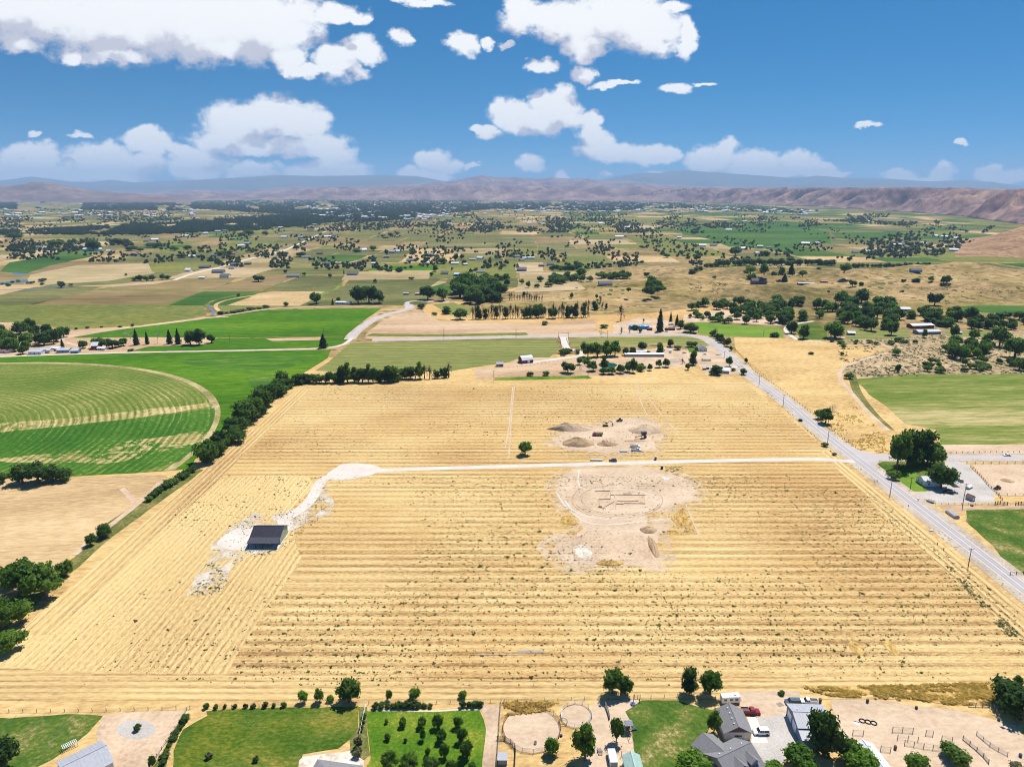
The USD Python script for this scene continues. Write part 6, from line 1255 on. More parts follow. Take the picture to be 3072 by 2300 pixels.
# ------------------------------------------------------------------ buildings
PANEL.update({'s': (2060, 2080, 4.24), 't': (1780, 2100, 4.759), 'w': (2560, 2080, 4.24), 'y': (0, 2130, 3.18), 'z': (2700, 1300, 3.419)})
for nm, c, ro, me in (('white_wall', (0.62, 0.61, 0.60), 0.6, 0), ('cream_wall', (0.50, 0.46, 0.40), 0.7, 0), ('grey_wall', (0.30, 0.30, 0.31), 0.7, 0), ('blue_wall', (0.14, 0.19, 0.27), 0.7, 0), ('brown_wall', (0.13, 0.085, 0.06), 0.8, 0), ('red_wall', (0.17, 0.020, 0.022), 0.7, 0), ('sage_wall', (0.36, 0.42, 0.35), 0.6, 0), ('green_wall', (0.24, 0.32, 0.25), 0.6, 0),
                      ('black_roof', (0.028, 0.026, 0.038), 0.45, 0), ('dark_roof', (0.052, 0.050, 0.066), 0.5, 0), ('grey_shingle', (0.185, 0.18, 0.19), 0.9, 0), ('dark_shingle', (0.11, 0.11, 0.13), 0.9, 0), ('white_metal', (0.64, 0.64, 0.67), 0.5, 0), ('grey_metal', (0.33, 0.34, 0.38), 0.55, 0), ('blue_metal', (0.40, 0.46, 0.56), 0.5, 0), ('green_metal', (0.30, 0.42, 0.38), 0.45, 0), ('red_roof', (0.35, 0.10, 0.08), 0.6, 0), ('tan_roof', (0.42, 0.28, 0.18), 0.8, 0),
                      ('brown_roof', (0.15, 0.085, 0.075), 0.8, 0), ('frame_white', (0.72, 0.72, 0.72), 0.5, 0), ('dark_metal', (0.05, 0.05, 0.055), 0.5, 0.3), ('steel', (0.32, 0.32, 0.33), 0.4, 0.6), ('rust', (0.17, 0.075, 0.04), 0.85, 0), ('wood', (0.24, 0.17, 0.11), 0.85, 0), ('grey_wood', (0.24, 0.22, 0.20), 0.9, 0), ('pole_wood', (0.10, 0.075, 0.06), 0.9, 0), ('tyre', (0.018, 0.018, 0.019), 0.85, 0), ('chrome', (0.55, 0.55, 0.56), 0.2, 0.9),
                      ('car_white', (0.78, 0.78, 0.78), 0.25, 0), ('car_red', (0.26, 0.018, 0.022), 0.25, 0), ('car_dark', (0.03, 0.034, 0.045), 0.2, 0.2), ('car_teal', (0.07, 0.12, 0.15), 0.25, 0.3), ('car_silver', (0.45, 0.46, 0.47), 0.25, 0.5), ('digger_yellow', (0.48, 0.29, 0.03), 0.5, 0), ('tan_machine', (0.26, 0.17, 0.08), 0.7, 0), ('blue_plastic', (0.03, 0.08, 0.30), 0.4, 0), ('blue_tarp', (0.06, 0.24, 0.52), 0.45, 0), ('white_tarp', (0.72, 0.72, 0.70), 0.6, 0),
                      ('grey_tarp', (0.27, 0.27, 0.30), 0.6, 0), ('cream_tarp', (0.56, 0.49, 0.37), 0.7, 0), ('light_grey', (0.55, 0.55, 0.56), 0.6, 0), ('brass_lamp', (0.7, 0.66, 0.55), 0.2, 0)):
    plain(nm, c, ro, me, 0.08 if 'car' in nm or 'wall' in nm else 0.13, 1.3)
mat('glass', {'p': ('principled_bsdf', {'base_color': (0.02, 0.028, 0.04), 'roughness': 0.06, 'specular_ior_level': 0.8})}, [])


def frame3(p, c, cl, cw, z):
    """A rectangle seen at height z: one corner, the corner along its length and the corner along its width -> centre, rotation in degrees, length, width."""
    a, b, d = at(p, *c, z), at(p, *cl, z), at(p, *cw, z)
    l, w = b - a, d - a
    return (a + (l + w) / 2) * [1, 1, 0], math.degrees(math.atan2(l[1], l[0])), float(np.linalg.norm(l)), float(np.linalg.norm(w))


def gable_outline(W, hw, hr, kind):
    h = W / 2
    if kind == 'gambrel':
        return [(-h, 0), (h, 0), (h, hw), (h * 0.62, hw + hr * 0.62), (0, hw + hr), (-h * 0.62, hw + hr * 0.62), (-h, hw)]
    if kind == 'shed':
        return [(-h, 0), (h, 0), (h, hw + hr), (-h, hw)]
    return [(-h, 0), (h, 0), (h, hw), (0, hw + hr), (-h, hw)]


def along_x(m):
    """A prism drawn along y turned so that it runs along x (outline's x becomes y)."""
    v, f = m
    return np.stack([v[:, 1], v[:, 0], v[:, 2]], 1), f[:, ::-1]


def slab(L, p0, p1, th, over):
    """A roof slope: length along x, from p0 (y, z) up to p1, thickness th."""
    p0, p1 = np.array(p0, float), np.array(p1, float)
    d = (p1 - p0) / np.linalg.norm(p1 - p0)
    n = np.array([-d[1], d[0]])
    if n[1] < 0:
        n = -n
    q = [p0, p1, p1 + n * th, p0 + n * th]
    return along_x(prism([tuple(a) for a in q], -L / 2 - over, L / 2 + over))


def window(t, side, along, z, w, h, L, W, m='frame_white', name='window'):
    s = {'f': (0, -W / 2), 'b': (PI, W / 2), 'r': (PI / 2, L / 2), 'l': (-PI / 2, -L / 2)}[side]

    def put(mm):
        v, f = mm                                    # built facing -y
        c, q = math.cos(s[0]), math.sin(s[0])
        off = abs(s[1])
        v = v + [along, -off, z]
        return np.stack([c * v[:, 0] - q * v[:, 1], q * v[:, 0] + c * v[:, 1], v[:, 2]], 1), f
    b = 0.09
    fr = part(t, name, put(join([box(-w / 2 - b, w / 2 + b, -0.06, 0.02, -b, 0), box(-w / 2 - b, w / 2 + b, -0.06, 0.02, h, h + b), box(-w / 2 - b, -w / 2, -0.06, 0.02, 0, h), box(w / 2, w / 2 + b, -0.06, 0.02, 0, h), box(-0.025, 0.025, -0.055, 0.02, 0, h)])), m)
    part(fr, 'pane', put(box(-w / 2, w / 2, -0.03, 0.015, 0, h)), 'glass')


def door(t, side, along, w, h, L, W, m='frame_white', name='door'):
    s = {'f': 0, 'b': PI, 'r': PI / 2, 'l': -PI / 2}[side]
    off = W / 2 if side in 'fb' else L / 2

    def put(mm):
        v, f = mm
        v = v + [along, -off, 0]
        c, q = math.cos(s), math.sin(s)
        return np.stack([c * v[:, 0] - q * v[:, 1], q * v[:, 0] + c * v[:, 1], v[:, 2]], 1), f
    d = part(t, name, put(box(-w / 2, w / 2, -0.05, 0.02, 0.02, h)), m)
    part(d, 'handle', put(box(w / 2 - 0.16, w / 2 - 0.10, -0.09, -0.045, h * 0.45, h * 0.45 + 0.14)), 'dark_metal')


def building(name, label, cat, loc, rot, L, W, hw, hr, wall, roof, kind='gable', over=0.4, wins=(), doors=(), panels=0, group=None, vents=0):
    t = thing(name, label, cat, loc, rot, None, group)
    if kind == 'hip':
        part(t, 'wall', box(-L / 2, L / 2, -W / 2, W / 2, -0.1, hw), wall)
        a, b, o = L / 2 + over, W / 2 + over, max(L / 2 - W / 2, 0.2)
        z0, z1, th = hw - 0.05, hw + hr, 0.14
        v = [(-a, -b, z0), (a, -b, z0), (a, b, z0), (-a, b, z0), (-a, -b, z0 + th), (a, -b, z0 + th), (a, b, z0 + th), (-a, b, z0 + th), (-o, 0, z1), (o, 0, z1)]
        f = [[0, 2, 1], [0, 3, 2], [0, 1, 5], [0, 5, 4], [1, 2, 6], [1, 6, 5], [2, 3, 7], [2, 7, 6], [3, 0, 4], [3, 4, 7], [4, 5, 9], [4, 9, 8], [5, 6, 9], [6, 7, 8], [6, 8, 9], [7, 4, 8]]
        part(t, 'roof', (np.array(v), np.array(f)), roof)
    else:
        out = gable_outline(W, hw, hr, kind)
        part(t, 'wall', along_x(prism([(x, z - (0.1 if z == 0 else 0)) for x, z in out], -L / 2, L / 2)), wall)
        top = out[2:]
        segs = [(top[i], top[i + 1]) for i in range(len(top) - 1)]
        slabs = []
        for i, (p, q) in enumerate(segs):
            p, q = np.array(p, float), np.array(q, float)
            if kind == 'shed':
                d = (p - q) / np.linalg.norm(p - q); p = p + d * over; q = q - d * over
            elif i == 0:
                p = p + (p - q) / np.linalg.norm(p - q) * over
            elif i == len(segs) - 1:
                q = q + (q - p) / np.linalg.norm(q - p) * over
            slabs.append((p + [0, 0.02], q + [0, 0.02]))
        if panels:
            rp = part(t, 'roof', join([slab(L, p, q, 0.08, over) for p, q in slabs]), roof)
            n = max(2, int((L + 2 * over) / panels))
            wd = (L + 2 * over) / n
            for p, q in slabs:
                d = (q - p) / np.linalg.norm(q - p); nn = np.array([-d[1], d[0]]); nn = nn if nn[1] > 0 else -nn
                for k in range(n):
                    x = -L / 2 - over + (k + 0.5) * wd
                    v, f = slab(wd - 0.07, p + nn * 0.082, q + nn * 0.082, 0.035, 0)
                    part(rp, 'roof_panel', (v + [x, 0, 0], f), roof)
        else:
            part(t, 'roof', join([slab(L, p, q, 0.16, over) for p, q in slabs]), roof)
        if kind != 'shed':
            part(t, 'ridge_cap', box(-L / 2 - over, L / 2 + over, -0.18, 0.18, hw + hr + 0.10, hw + hr + 0.24), roof)
    for w in wins:
        window(t, *w, L, W)
    for d in doors:
        door(t, *d[:4], L, W, *(d[4:] or ('frame_white',)))
    for k in range(vents):
        x = -L * 0.35 + k * L * 0.7 / max(vents - 1, 1)
        part(t, 'roof_vent', join([box(x - 0.2, x + 0.2, W * 0.12 - 0.2, W * 0.12 + 0.2, hw + hr * 0.70, hw + hr * 0.76 + 0.45)]), 'light_grey')
    return t


# the black roofed barn on the gold field
pA, pB = at('g', 1310, 1120), at('g', 1205, 1290)
eL, eR = at('g', 730, 1245, 2.9), at('g', 1145, 1255, 2.9)
bL = float(eR[0] - eL[0]) + 0.2
bx1 = float(eR[0]) + 0.1
main_near, main_far = float(pB[1]), float(pA[1])
bW = main_far - main_near
bh, ridge = 4.1, 6.6
cx, cyy = bx1 - bL / 2, (main_near + main_far) / 2
t = building('metal_barn', 'green walled metal barn with a black roof and deep open porch in the gold field', 'barn', (cx, cyy, 0.12), 0, bL, bW, bh, ridge - bh, 'green_wall', 'black_roof', over=0.5, doors=[('l', 1.5, 3.2, 3.2, 'frame_white')], wins=[('r', -1.5, 1.2, 1.0, 1.0)], panels=0.95)
pd = 4.4
yn = -bW / 2 - pd
v, f = slab(bL, (yn - 0.3, 2.75), (-bW / 2 + 0.05, 4.0), 0.12, 0.5)
pr = part(t, 'porch_roof', (v, f), 'dark_roof')
npan = int(bL / 0.95)
for k in range(npan):
    vv, ff = slab(bL / npan - 0.07, (yn - 0.3, 2.88), (-bW / 2 - 0.45, 4.0), 0.03, 0)
    part(pr, 'roof_panel', (vv + [-bL / 2 + (k + 0.5) * bL / npan, 0, 0], ff), 'dark_roof')
for k in range(5):
    x = -bL / 2 + 0.2 + k * (bL - 0.4) / 4
    part(t, 'porch_post', box(x - 0.1, x + 0.1, yn - 0.1, yn + 0.1, 0, 2.8), 'dark_metal')
part(t, 'porch_floor', box(-bL / 2 - 0.2, bL / 2 + 0.4, yn - 0.4, -bW / 2 - 0.01, 0, 0.06), 'light_grey')
for k in range(3):
    window(t, 'f', -bL / 2 + 2.5 + k * (bL - 5) / 2, 1.1, 1.5, 1.1, bL, bW)
door(t, 'f', 1.9, 1.0, 2.1, bL, bW)

# the gardens along the bottom
loc, rot, L, W = frame3('y', (505, 460), (920, 262), (690, 740), 3.6)
building('metal_shed', 'grey metal shed with white eaves at the bottom left corner', 'shed', loc, rot, L, 11.5, 3.6, 2.0, 'white_wall', 'grey_metal', over=0.3, panels=0.92, doors=[('l', 0, 3.4, 3.0)])
t = thing('pallet_rack', 'white slatted metal rack standing against the grey metal shed', 'rack', at('y', 668, 355), rot)
for k in range(9):
    x = -1.9 + k * 0.475
    part(t, 'slat', box(x - 0.07, x + 0.07, -1.0, 1.0, 1.42, 1.47), 'frame_white')
for y in (-1.0, 0, 1.0):
    part(t, 'rail', box(-2.0, 2.0, y - 0.04, y + 0.04, 1.34, 1.42), 'frame_white')
for x in (-1.95, 1.95):
    for y in (-0.95, 0.95):
        part(t, 'leg', box(x - 0.05, x + 0.05, y - 0.05, y + 0.05, 0, 1.36), 'steel')
for k, (a, b) in enumerate((((160, 45), (-20, 235)), ((430, 40), (120, 400)), ((690, 45), (425, 385)))):
    P0, P1 = at('y', *a), at('y', *b)
    t = thing('irrigation_pipe', 'thin white irrigation pipe laid across the left lawn, ' + ('cut off by the left edge', 'the middle one of three', 'the one nearest the grey shed')[k], 'pipe', P0)
    part(t, 'pipe', tube([(0, 0, 0.10), tuple((P1 - P0) * 0.5 + [0, 0, 0.10]), tuple(P1 - P0 + [0, 0, 0.10])], 0.04), 'steel')
    part(t, 'riser', tube([tuple((P1 - P0) * 0.35 + [0, 0, 0.1]), tuple((P1 - P0) * 0.35 + [0, 0, 0.6])], 0.03), 'light_grey')
q = at('b', 1430, 1100, 5.6)
building('house', 'house with a grey hipped roof on the pale gravel terrace', 'house', (q[0] + 0.3, q[1] - 9.5, 0), 80, 17.0, 13.0, 2.8, 2.8, 'cream_wall', 'grey_shingle', 'hip', 0.6)
loc, rot, L, W = frame3('c', (1050, 1165), (1145, 1165), (1052, 1095), 2.3)
t = building('animal_shelter', 'small shelter with a ribbed grey metal roof left of the large round pen', 'shelter', loc, rot, L, W, 2.0, 0.4, 'grey_wood', 'grey_metal', 'shed', 0.15, panels=0.5)
# garage, house and camper
nl, nr, fl = at('s', 475, 492, 3.0), at('s', 832, 488, 3.0), at('s', 352, 208, 3.0)
GW, GL = float(np.linalg.norm(nr - nl)), float(fl[1] - nl[1])
gc = ((nl[0] + nr[0]) / 2, nl[1] + GL / 2, 0.0)
t = building('garage', 'detached white garage with a grey shingle roof and three little windows', 'garage', gc, 90, GL, GW - 0.6, 3.0, 2.3, 'white_wall', 'grey_shingle', 'gable', 0.5, vents=4,
             wins=[('l', 0.1, 1.3, 0.7, 0.8), ('l', 0.9, 1.3, 0.7, 0.8), ('l', -0.7, 1.3, 0.7, 0.8)], doors=[('f', -1.5, 2.6, 2.3), ('f', 2.2, 2.6, 2.3), ('l', 2.6, 0.9, 2.0)])
part(t, 'gable_panel', along_x(prism([(-GW / 2 + 0.9, 3.08), (GW / 2 - 0.9, 3.08), (0, 4.95)], -GL / 2 - 0.05, -GL / 2 - 0.003)), 'brown_roof', label='brownish boarded gable')
m0, m1 = at('s', 800, 625, 6.0), at('s', 400, 815, 6.0)
hd = math.degrees(math.atan2(m0[1] - m1[1], m0[0] - m1[0]))
mc = (m0 + m1) / 2
t = building('house', 'large grey shingled house with two dormers in front of the garage', 'house', (mc[0], mc[1], 0), hd, float(np.linalg.norm(m0 - m1)), 11.5, 2.9, 3.1, 'grey_wall', 'grey_shingle', 'gable', 0.5, vents=3)
w0, w1 = at('s', 245, 530, 5.4), at('s', 490, 745, 5.4)
d_ = np.array(w1 - w0); a_ = math.atan2(d_[1], d_[0]) - math.radians(hd)
rel = (w0 + w1) / 2 - mc
c_, s_ = math.cos(-math.radians(hd)), math.sin(-math.radians(hd))
rel = np.array([c_ * rel[0] - s_ * rel[1], s_ * rel[0] + c_ * rel[1]])
WL, WW = float(np.linalg.norm(d_)) + 3.0, 8.4


def wing_part(t, name, m, mm, off, ang):
    part(t, name, moved(m, (off[0], off[1], 0), ang), mm)


wing_part(t, 'wing_wall', along_x(prism([(-WW / 2, -0.1), (WW / 2, -0.1), (WW / 2, 2.85), (0, 5.2), (-WW / 2, 2.85)], -WL / 2 + 0.8, WL / 2 - 0.8)), 'grey_wall', rel, a_)
wing_part(t, 'wing_roof', join([slab(WL, (-WW / 2 - 0.4, 2.64), (0, 5.24), 0.15, 0), slab(WL, (WW / 2 + 0.4, 2.64), (0, 5.24), 0.15, 0)]), 'grey_shingle', rel, a_)
for x in (-1.2, 3.4):
    dw = part(t, 'dormer', join([moved(prism([(-1.3, 3.0), (1.3, 3.0), (1.3, 4.5), (0, 5.4), (-1.3, 4.5)], -5.0, -1.0), (x, 0, 0))]), 'blue_wall')
    part(dw, 'dormer_roof', join([moved((np.stack([m[0][:, 1], m[0][:, 0], m[0][:, 2]], 1), m[1][:, ::-1]), (x, -3.0, 0)) for m in (slab(4.3, (-1.6, 4.32), (0, 5.45), 0.12, 0.2), slab(4.3, (1.6, 4.32), (0, 5.45), 0.12, 0.2))]), 'grey_shingle')


def wheels(t, xs, y, r, w, name='wheel', both=True):
    for x in xs:
        for s in ((-1, 1) if both else (1,)):
            a = part(t, name, tube([(x, s * y - w / 2, r), (x, s * y + w / 2, r)], r, 14), 'tyre')
            part(a, 'rim', tube([(x, s * y + s * w * 0.35, r), (x, s * y + s * (w / 2 + 0.02), r)], r * 0.58, 10), 'chrome')


def camper(p, x, y, rot, label, L=6.2, W=2.4, Hh=2.7):
    t = thing('camper_trailer', label, 'camper', at(p, x, y), rot)
    part(t, 'body', along_x(prism([(-W / 2, 0.45), (W / 2, 0.45), (W / 2, Hh - 0.2), (W / 2 - 0.2, Hh), (-W / 2 + 0.2, Hh), (-W / 2, Hh - 0.2)], -L / 2, L / 2)), 'car_white')
    wheels(t, (-0.4, 0.4), W / 2 - 0.15, 0.34, 0.22)
    for k in (-2, 0, 1.8):
        for s in 'fb':
            window(t, s, k if s == 'f' else -k, 1.35, 0.9, 0.6, L, W, 'steel')
    part(t, 'roof_hatch', box(-0.35, 0.35, -0.35, 0.35, Hh, Hh + 0.14), 'light_grey')
    part(t, 'air_conditioner', box(1.2, 2.0, -0.4, 0.4, Hh, Hh + 0.28), 'light_grey')
    part(t, 'hitch', box(L / 2, L / 2 + 1.0, -0.06, 0.06, 0.45, 0.55), 'dark_metal')
    return t


camper('s', 548, 100, 4, 'white camper trailer parked behind the shingled garage')
loc, rot, L, W = frame3('e', (860, 1025), (1330, 1040), (722, 712), 3.8)
t = building('metal_shop', 'metal shop with a pale grey metal roof between gravel yard and horse lot', 'shop', loc, rot, L, W, 3.8, 1.5, 'blue_wall', 'grey_metal', 'gable', 0.3, panels=0.92, doors=[('l', -2.5, 3.2, 3.0), ('l', 2.0, 3.2, 3.0)], vents=2)
v, f = slab(L, (-W / 2 - 4.2, 2.6), (-W / 2 - 0.02, 3.3), 0.14, 0.2)
part(t, 'lean_to_roof', (v, f), 'grey_metal')
part(t, 'lean_to_wall', box(-L / 2, L / 2, -W / 2 - 4.0, -W / 2 - 0.02, 0, 2.55), 'blue_wall')
part(t, 'flue', tube([(L * 0.32, 0.4, 5.0), (L * 0.32, 0.4, 6.6)], 0.12, 8), 'steel')
r0, r1 = at('e', 1722, 1195, 5.0), at('e', 2000, 1560, 5.0)
e0, e1 = at('e', 1575, 1225, 3.4), at('e', 1872, 1240, 3.4)
bd = math.degrees(math.atan2(r1[1] - r0[1], r1[0] - r0[0])); BL = float(np.linalg.norm(r1 - r0)) + 5
u = (r1 - r0) / np.linalg.norm(r1 - r0)
bc = r0 + u * BL / 2
building('barn', 'white roofed barn at the bottom beside the horse lot', 'barn', (bc[0], bc[1], 0), bd, BL, float(np.linalg.norm(e1 - e0)) * 0.97, 3.4, 1.7, 'white_wall', 'white_metal', 'gable', 0.3, panels=1.0, vents=2)
# green shed, cargo trailer, play tower
g0, g1, gr = at('t', 410, 803, 2.8), at('t', 655, 790, 2.8), at('t', 526, 770, 4.2)
GWd = float(np.linalg.norm(g1 - g0))
t = building('shed', 'shed with a pale green ribbed metal roof at the bottom of the back lawn', 'shed', ((g0[0] + g1[0]) / 2 + 0.3, g0[1] - 4.0, 0), 92, 9.0, GWd - 0.5, 2.8, 1.3, 'sage_wall', 'green_metal', 'gable', 0.35, panels=0.75)
part(t, 'lean_to_roof', moved(slab(GWd, (0.0, 2.2), (2.6, 2.55), 0.1, 0.1), (4.55, 0, 0), -PI / 2, (1, -1, 1)), 'green_metal')
for s in (-1, 1):
    part(t, 'post', box(6.9, 7.05, s * (GWd / 2 - 0.3) - 0.08, s * (GWd / 2 - 0.3) + 0.08, 0, 2.2), 'wood')
q0, q1 = at('t', 252, 665, 2.5), at('t', 298, 880, 2.5)
t = thing('cargo_trailer', 'white enclosed cargo trailer parked left of the green roofed shed', 'trailer', ((q0 + q1) / 2) * [1, 1, 0], math.degrees(math.atan2(*(q0 - q1)[:2][::-1])))
TL = float(np.linalg.norm(q1 - q0))
part(t, 'body', moved(prism([(-TL / 2, 0.4), (TL / 2 - 0.5, 0.4), (TL / 2, 0.9), (TL / 2, 1.9), (TL / 2 - 0.5, 2.45), (-TL / 2, 2.5)], -1.1, 1.1)), 'car_white')
part(t, 'rear_door', box(-TL / 2 - 0.05, -TL / 2 - 0.003, -1.0, 1.0, 0.45, 2.4), 'grey_wall')
part(t, 'hitch', box(TL / 2 - 0.1, TL / 2 + 1.1, -0.06, 0.06, 0.42, 0.52), 'dark_metal')
wheels(t, (-0.45, 0.4), 1.0, 0.36, 0.22)
t = thing('play_tower', 'wooden play tower with a grey canopy roof at the edge of the back lawn', 'play tower', at('t', 490, 440), 5)
part(t, 'canopy', join([moved(slab(2.6, (-1.3, 3.1), (0, 3.9), 0.07, 0), (0, 0, 0)), moved(slab(2.6, (1.3, 3.1), (0, 3.9), 0.07, 0), (0, 0, 0))]), 'grey_tarp')
for x in (-1.05, 1.05):
    for y in (-1.0, 1.0):
        part(t, 'post', box(x - 0.06, x + 0.06, y - 0.06, y + 0.06, 0, 3.2), 'wood')
part(t, 'deck', box(-1.1, 1.1, -1.05, 1.05, 1.45, 1.55), 'wood')
part(t, 'ladder', join([tube([(-0.5, -1.05, 1.5), (-0.5, -2.3, 0)], 0.05, 4), tube([(0, -1.05, 1.5), (0, -2.3, 0)], 0.05, 4)] + [box(-0.5, 0, -1.1 - k * 0.3, -1.03 - k * 0.3, 1.3 - k * 0.36, 1.36 - k * 0.36) for k in range(4)]), 'wood')
part(t, 'slide', moved(prism([(1.1, 1.5), (3.2, 0.15), (3.2, 0.25), (1.1, 1.62)], 0.1, 0.7)), 'blue_plastic')
part(t, 'swing_beam', tube([(0, -1.0, 2.5), (0, -4.2, 2.5)], 0.07, 6), 'wood')
for k in (-0.9, 0.9):
    part(t, 'swing_leg', tube([(0, -4.2, 2.5), (k, -4.4, 0)], 0.06, 6), 'wood')
t = thing('tyre_swing', 'round blue swing seat hanging at the top of the back lawn', 'swing', at('t', 565, 60), 0)
part(t, 'seat', tube([(0, 0, 0.35), (0, 0, 0.47)], [0.85, 0.85], 18), 'blue_plastic')
part(t, 'rope', tube([(0, 0, 0.45), (0.1, 0.3, 3.2)], 0.03, 5), 'dark_metal')
part(t, 'post', tube([(0.35, 0.9, 0), (0.35, 0.9, 3.3)], 0.08, 6), 'wood')
part(t, 'arm', tube([(0.35, 0.9, 3.25), (0.1, 0.25, 3.2)], 0.06, 6), 'wood')
t = thing('pallet_stack', 'weathered wooden pallet lying left of the teal van', 'pallet', at('s', 1185, 140), 20)
for k in range(6):
    part(t, 'board', box(-0.9 + k * 0.36, -0.7 + k * 0.36, -0.9, 0.9, 0.12, 0.16), 'grey_wood')
for y in (-0.8, 0, 0.8):
    part(t, 'bearer', box(-0.95, 1.15, y - 0.05, y + 0.05, 0, 0.115), 'grey_wood')
t = thing('wood_bench', 'dark slatted cart standing below the willow like tree', 'cart', at('t', 92, 740), 95)
for k in range(5):
    part(t, 'slat', box(-1.2 + k * 0.55, -0.95 + k * 0.55, -0.6, 0.6, 0.55, 0.6), 'grey_wood')
part(t, 'frame', join([box(-1.3, 1.4, -0.6, -0.5, 0.42, 0.54), box(-1.3, 1.4, 0.5, 0.6, 0.42, 0.54)]), 'dark_metal')
wheels(t, (0,), 0.7, 0.3, 0.14)


# ------------------------------------------------------------------ vehicles
def car(p, x, y, rot, paint, style, label, name=None, z=0.0, scale=1.0, group=None):
    q = at(p, x, y)
    name = name or {'suv': 'parked_suv', 'sedan': 'parked_car', 'pickup': 'pickup_truck', 'van': 'parked_van', 'flatbed': 'work_truck'}[style]
    t = thing(name, label, {'pickup': 'pickup', 'flatbed': 'truck', 'van': 'van'}.get(style, 'car'), (q[0], q[1], q[2] + z), rot, (scale,) * 3, group)
    L = {'suv': 4.9, 'sedan': 4.7, 'pickup': 5.8, 'van': 5.2, 'flatbed': 6.6}[style]
    W, a = 1.95 if style != 'sedan' else 1.8, L / 2
    hood = {'suv': 1.05, 'sedan': 0.92, 'pickup': 1.12, 'van': 1.05, 'flatbed': 1.2}[style]
    body = [(-a, 0.45), (-a + 0.15, 0.32), (a - 0.15, 0.32), (a, 0.5), (a, 0.72), (a - 0.12, hood - 0.08), (a - 1.15, hood), (-a + 0.1, hood + 0.02), (-a, hood - 0.1)]
    part(t, 'body', prism(body, -W / 2, W / 2), paint)
    top = {'suv': 1.78, 'sedan': 1.43, 'pickup': 1.82, 'van': 1.78, 'flatbed': 2.0}[style]
    x0, x1 = {'suv': (-a + 0.12, a - 1.2), 'sedan': (-a + 0.75, a - 1.25), 'pickup': (-0.35, a - 1.35), 'van': (-a + 0.1, a - 0.95), 'flatbed': (0.2, a - 1.2)}[style]
    cab = [(x0, hood), (x1, hood), (x1 - 0.65, top), (x0 + (0.25 if style != 'sedan' else 0.7), top)]
    part(t, 'windows', prism(cab, -W / 2 + 0.10, W / 2 - 0.10), 'glass')
    ins = [(cab[3][0] - 0.06, top - 0.015), (cab[2][0] + 0.04, top - 0.015), (cab[2][0] - 0.1, top + 0.05), (cab[3][0] + 0.1, top + 0.05)]
    part(t, 'roof', prism(ins, -W / 2 + 0.12, W / 2 - 0.12), paint)
    for s in (-1, 1):
        for fx in (x0 + 0.30, (x0 + x1) / 2 - 0.1):
            part(t, 'pillar', box(fx - 0.06, fx + 0.06, s * (W / 2 - 0.095) - 0.025, s * (W / 2 - 0.095) + 0.025, hood, top), paint)
        part(t, 'headlight', box(a - 0.06, a + 0.015, s * W * 0.34 - 0.2, s * W * 0.34 + 0.2, 0.62, 0.78), 'brass_lamp')
        part(t, 'tail_light', box(-a - 0.015, -a + 0.06, s * W * 0.38 - 0.12, s * W * 0.38 + 0.12, 0.62, 0.86), 'car_red')
        part(t, 'mirror', box(x1 - 0.35, x1 - 0.2, s * (W / 2 + 0.11) - 0.1, s * (W / 2 + 0.11) + 0.1, hood, hood + 0.2), paint)
    part(t, 'bumper', box(a - 0.1, a + 0.07, -W / 2 + 0.1, W / 2 - 0.1, 0.36, 0.52), 'dark_metal')
    wheels(t, (-a + 0.95, a - 0.95), W / 2 - 0.12, 0.36, 0.26)
    if style == 'pickup':
        part(t, 'bed', join([box(-a + 0.12, -0.5, -W / 2 + 0.16, W / 2 - 0.16, hood + 0.024, hood + 0.03), box(-a + 0.02, -0.42, -W / 2 + 0.02, -W / 2 + 0.14, hood + 0.024, hood + 0.35), box(-a + 0.02, -0.42, W / 2 - 0.14, W / 2 - 0.02, hood + 0.024, hood + 0.35), box(-a + 0.02, -a + 0.12, -W / 2 + 0.141, W / 2 - 0.141, hood + 0.024, hood + 0.35)]), paint)
        part(t, 'bed_liner', box(-a + 0.16, -0.46, -W / 2 + 0.18, W / 2 - 0.18, hood + 0.034, hood + 0.05), 'dark_metal')
    if style == 'flatbed':
        part(t, 'rack', join([box(-a, 0.1, s * 0.95 - 0.04, s * 0.95 + 0.04, z_, z_ + 0.08) for s in (-1, 1) for z_ in (1.5, 2.0)] + [box(x_, x_ + 0.08, s * 0.95 - 0.04, s * 0.95 + 0.04, 1.2, 2.0) for s in (-1, 1) for x_ in (-a, -a / 2, 0.0)]), 'dark_metal')
        part(t, 'tool_box', box(-a + 0.1, 0.0, -0.9, -0.5, 1.225, 1.75), 'light_grey')
    return t


car('s', 945, 505, -178, 'car_white', 'suv', 'white car parked beside the shingled garage', scale=1.04)
car('s', 810, 245, -3, 'car_red', 'pickup', 'red and white old pickup truck behind the concrete slab', scale=1.05)
t = car('e', 790, 705, 178, 'car_teal', 'van', 'dark teal van parked behind the metal shop')
car('e', 1000, 700, 175, 'car_white', 'pickup', 'white pickup half hidden behind the metal shop')
t = thing('storage_drum', 'brown drum beside the pickup behind the metal shop', 'drum', at('e', 1150, 690), 0)
part(t, 'body', tube([(0, 0, 0), (0, 0, 1.4)], 0.5, 14), 'rust'); part(t, 'lid', tube([(0, 0, 1.4), (0, 0, 1.46)], 0.53, 14), 'dark_metal')
car('h', 1172, 805, 178, 'car_dark', 'suv', 'dark blue car parked on the far edge of the white lane')
car('h', 1515, 650, -3, 'car_white', 'flatbed', 'white work truck with a dark rack, the nearer of two')
car('h', 1500, 595, -3, 'car_white', 'flatbed', 'white work truck parked behind the nearer one')
car('i', 1990, 592, 176, 'car_white', 'sedan', 'pale car driving on the paved side road', name='car')
car('i', 1222, 1072, 175, 'car_dark', 'suv', 'dark car in the tree shade at the junction house')
car('k', 750, 590, 20, 'car_silver', 'sedan', 'silver car parked left of the small white house')
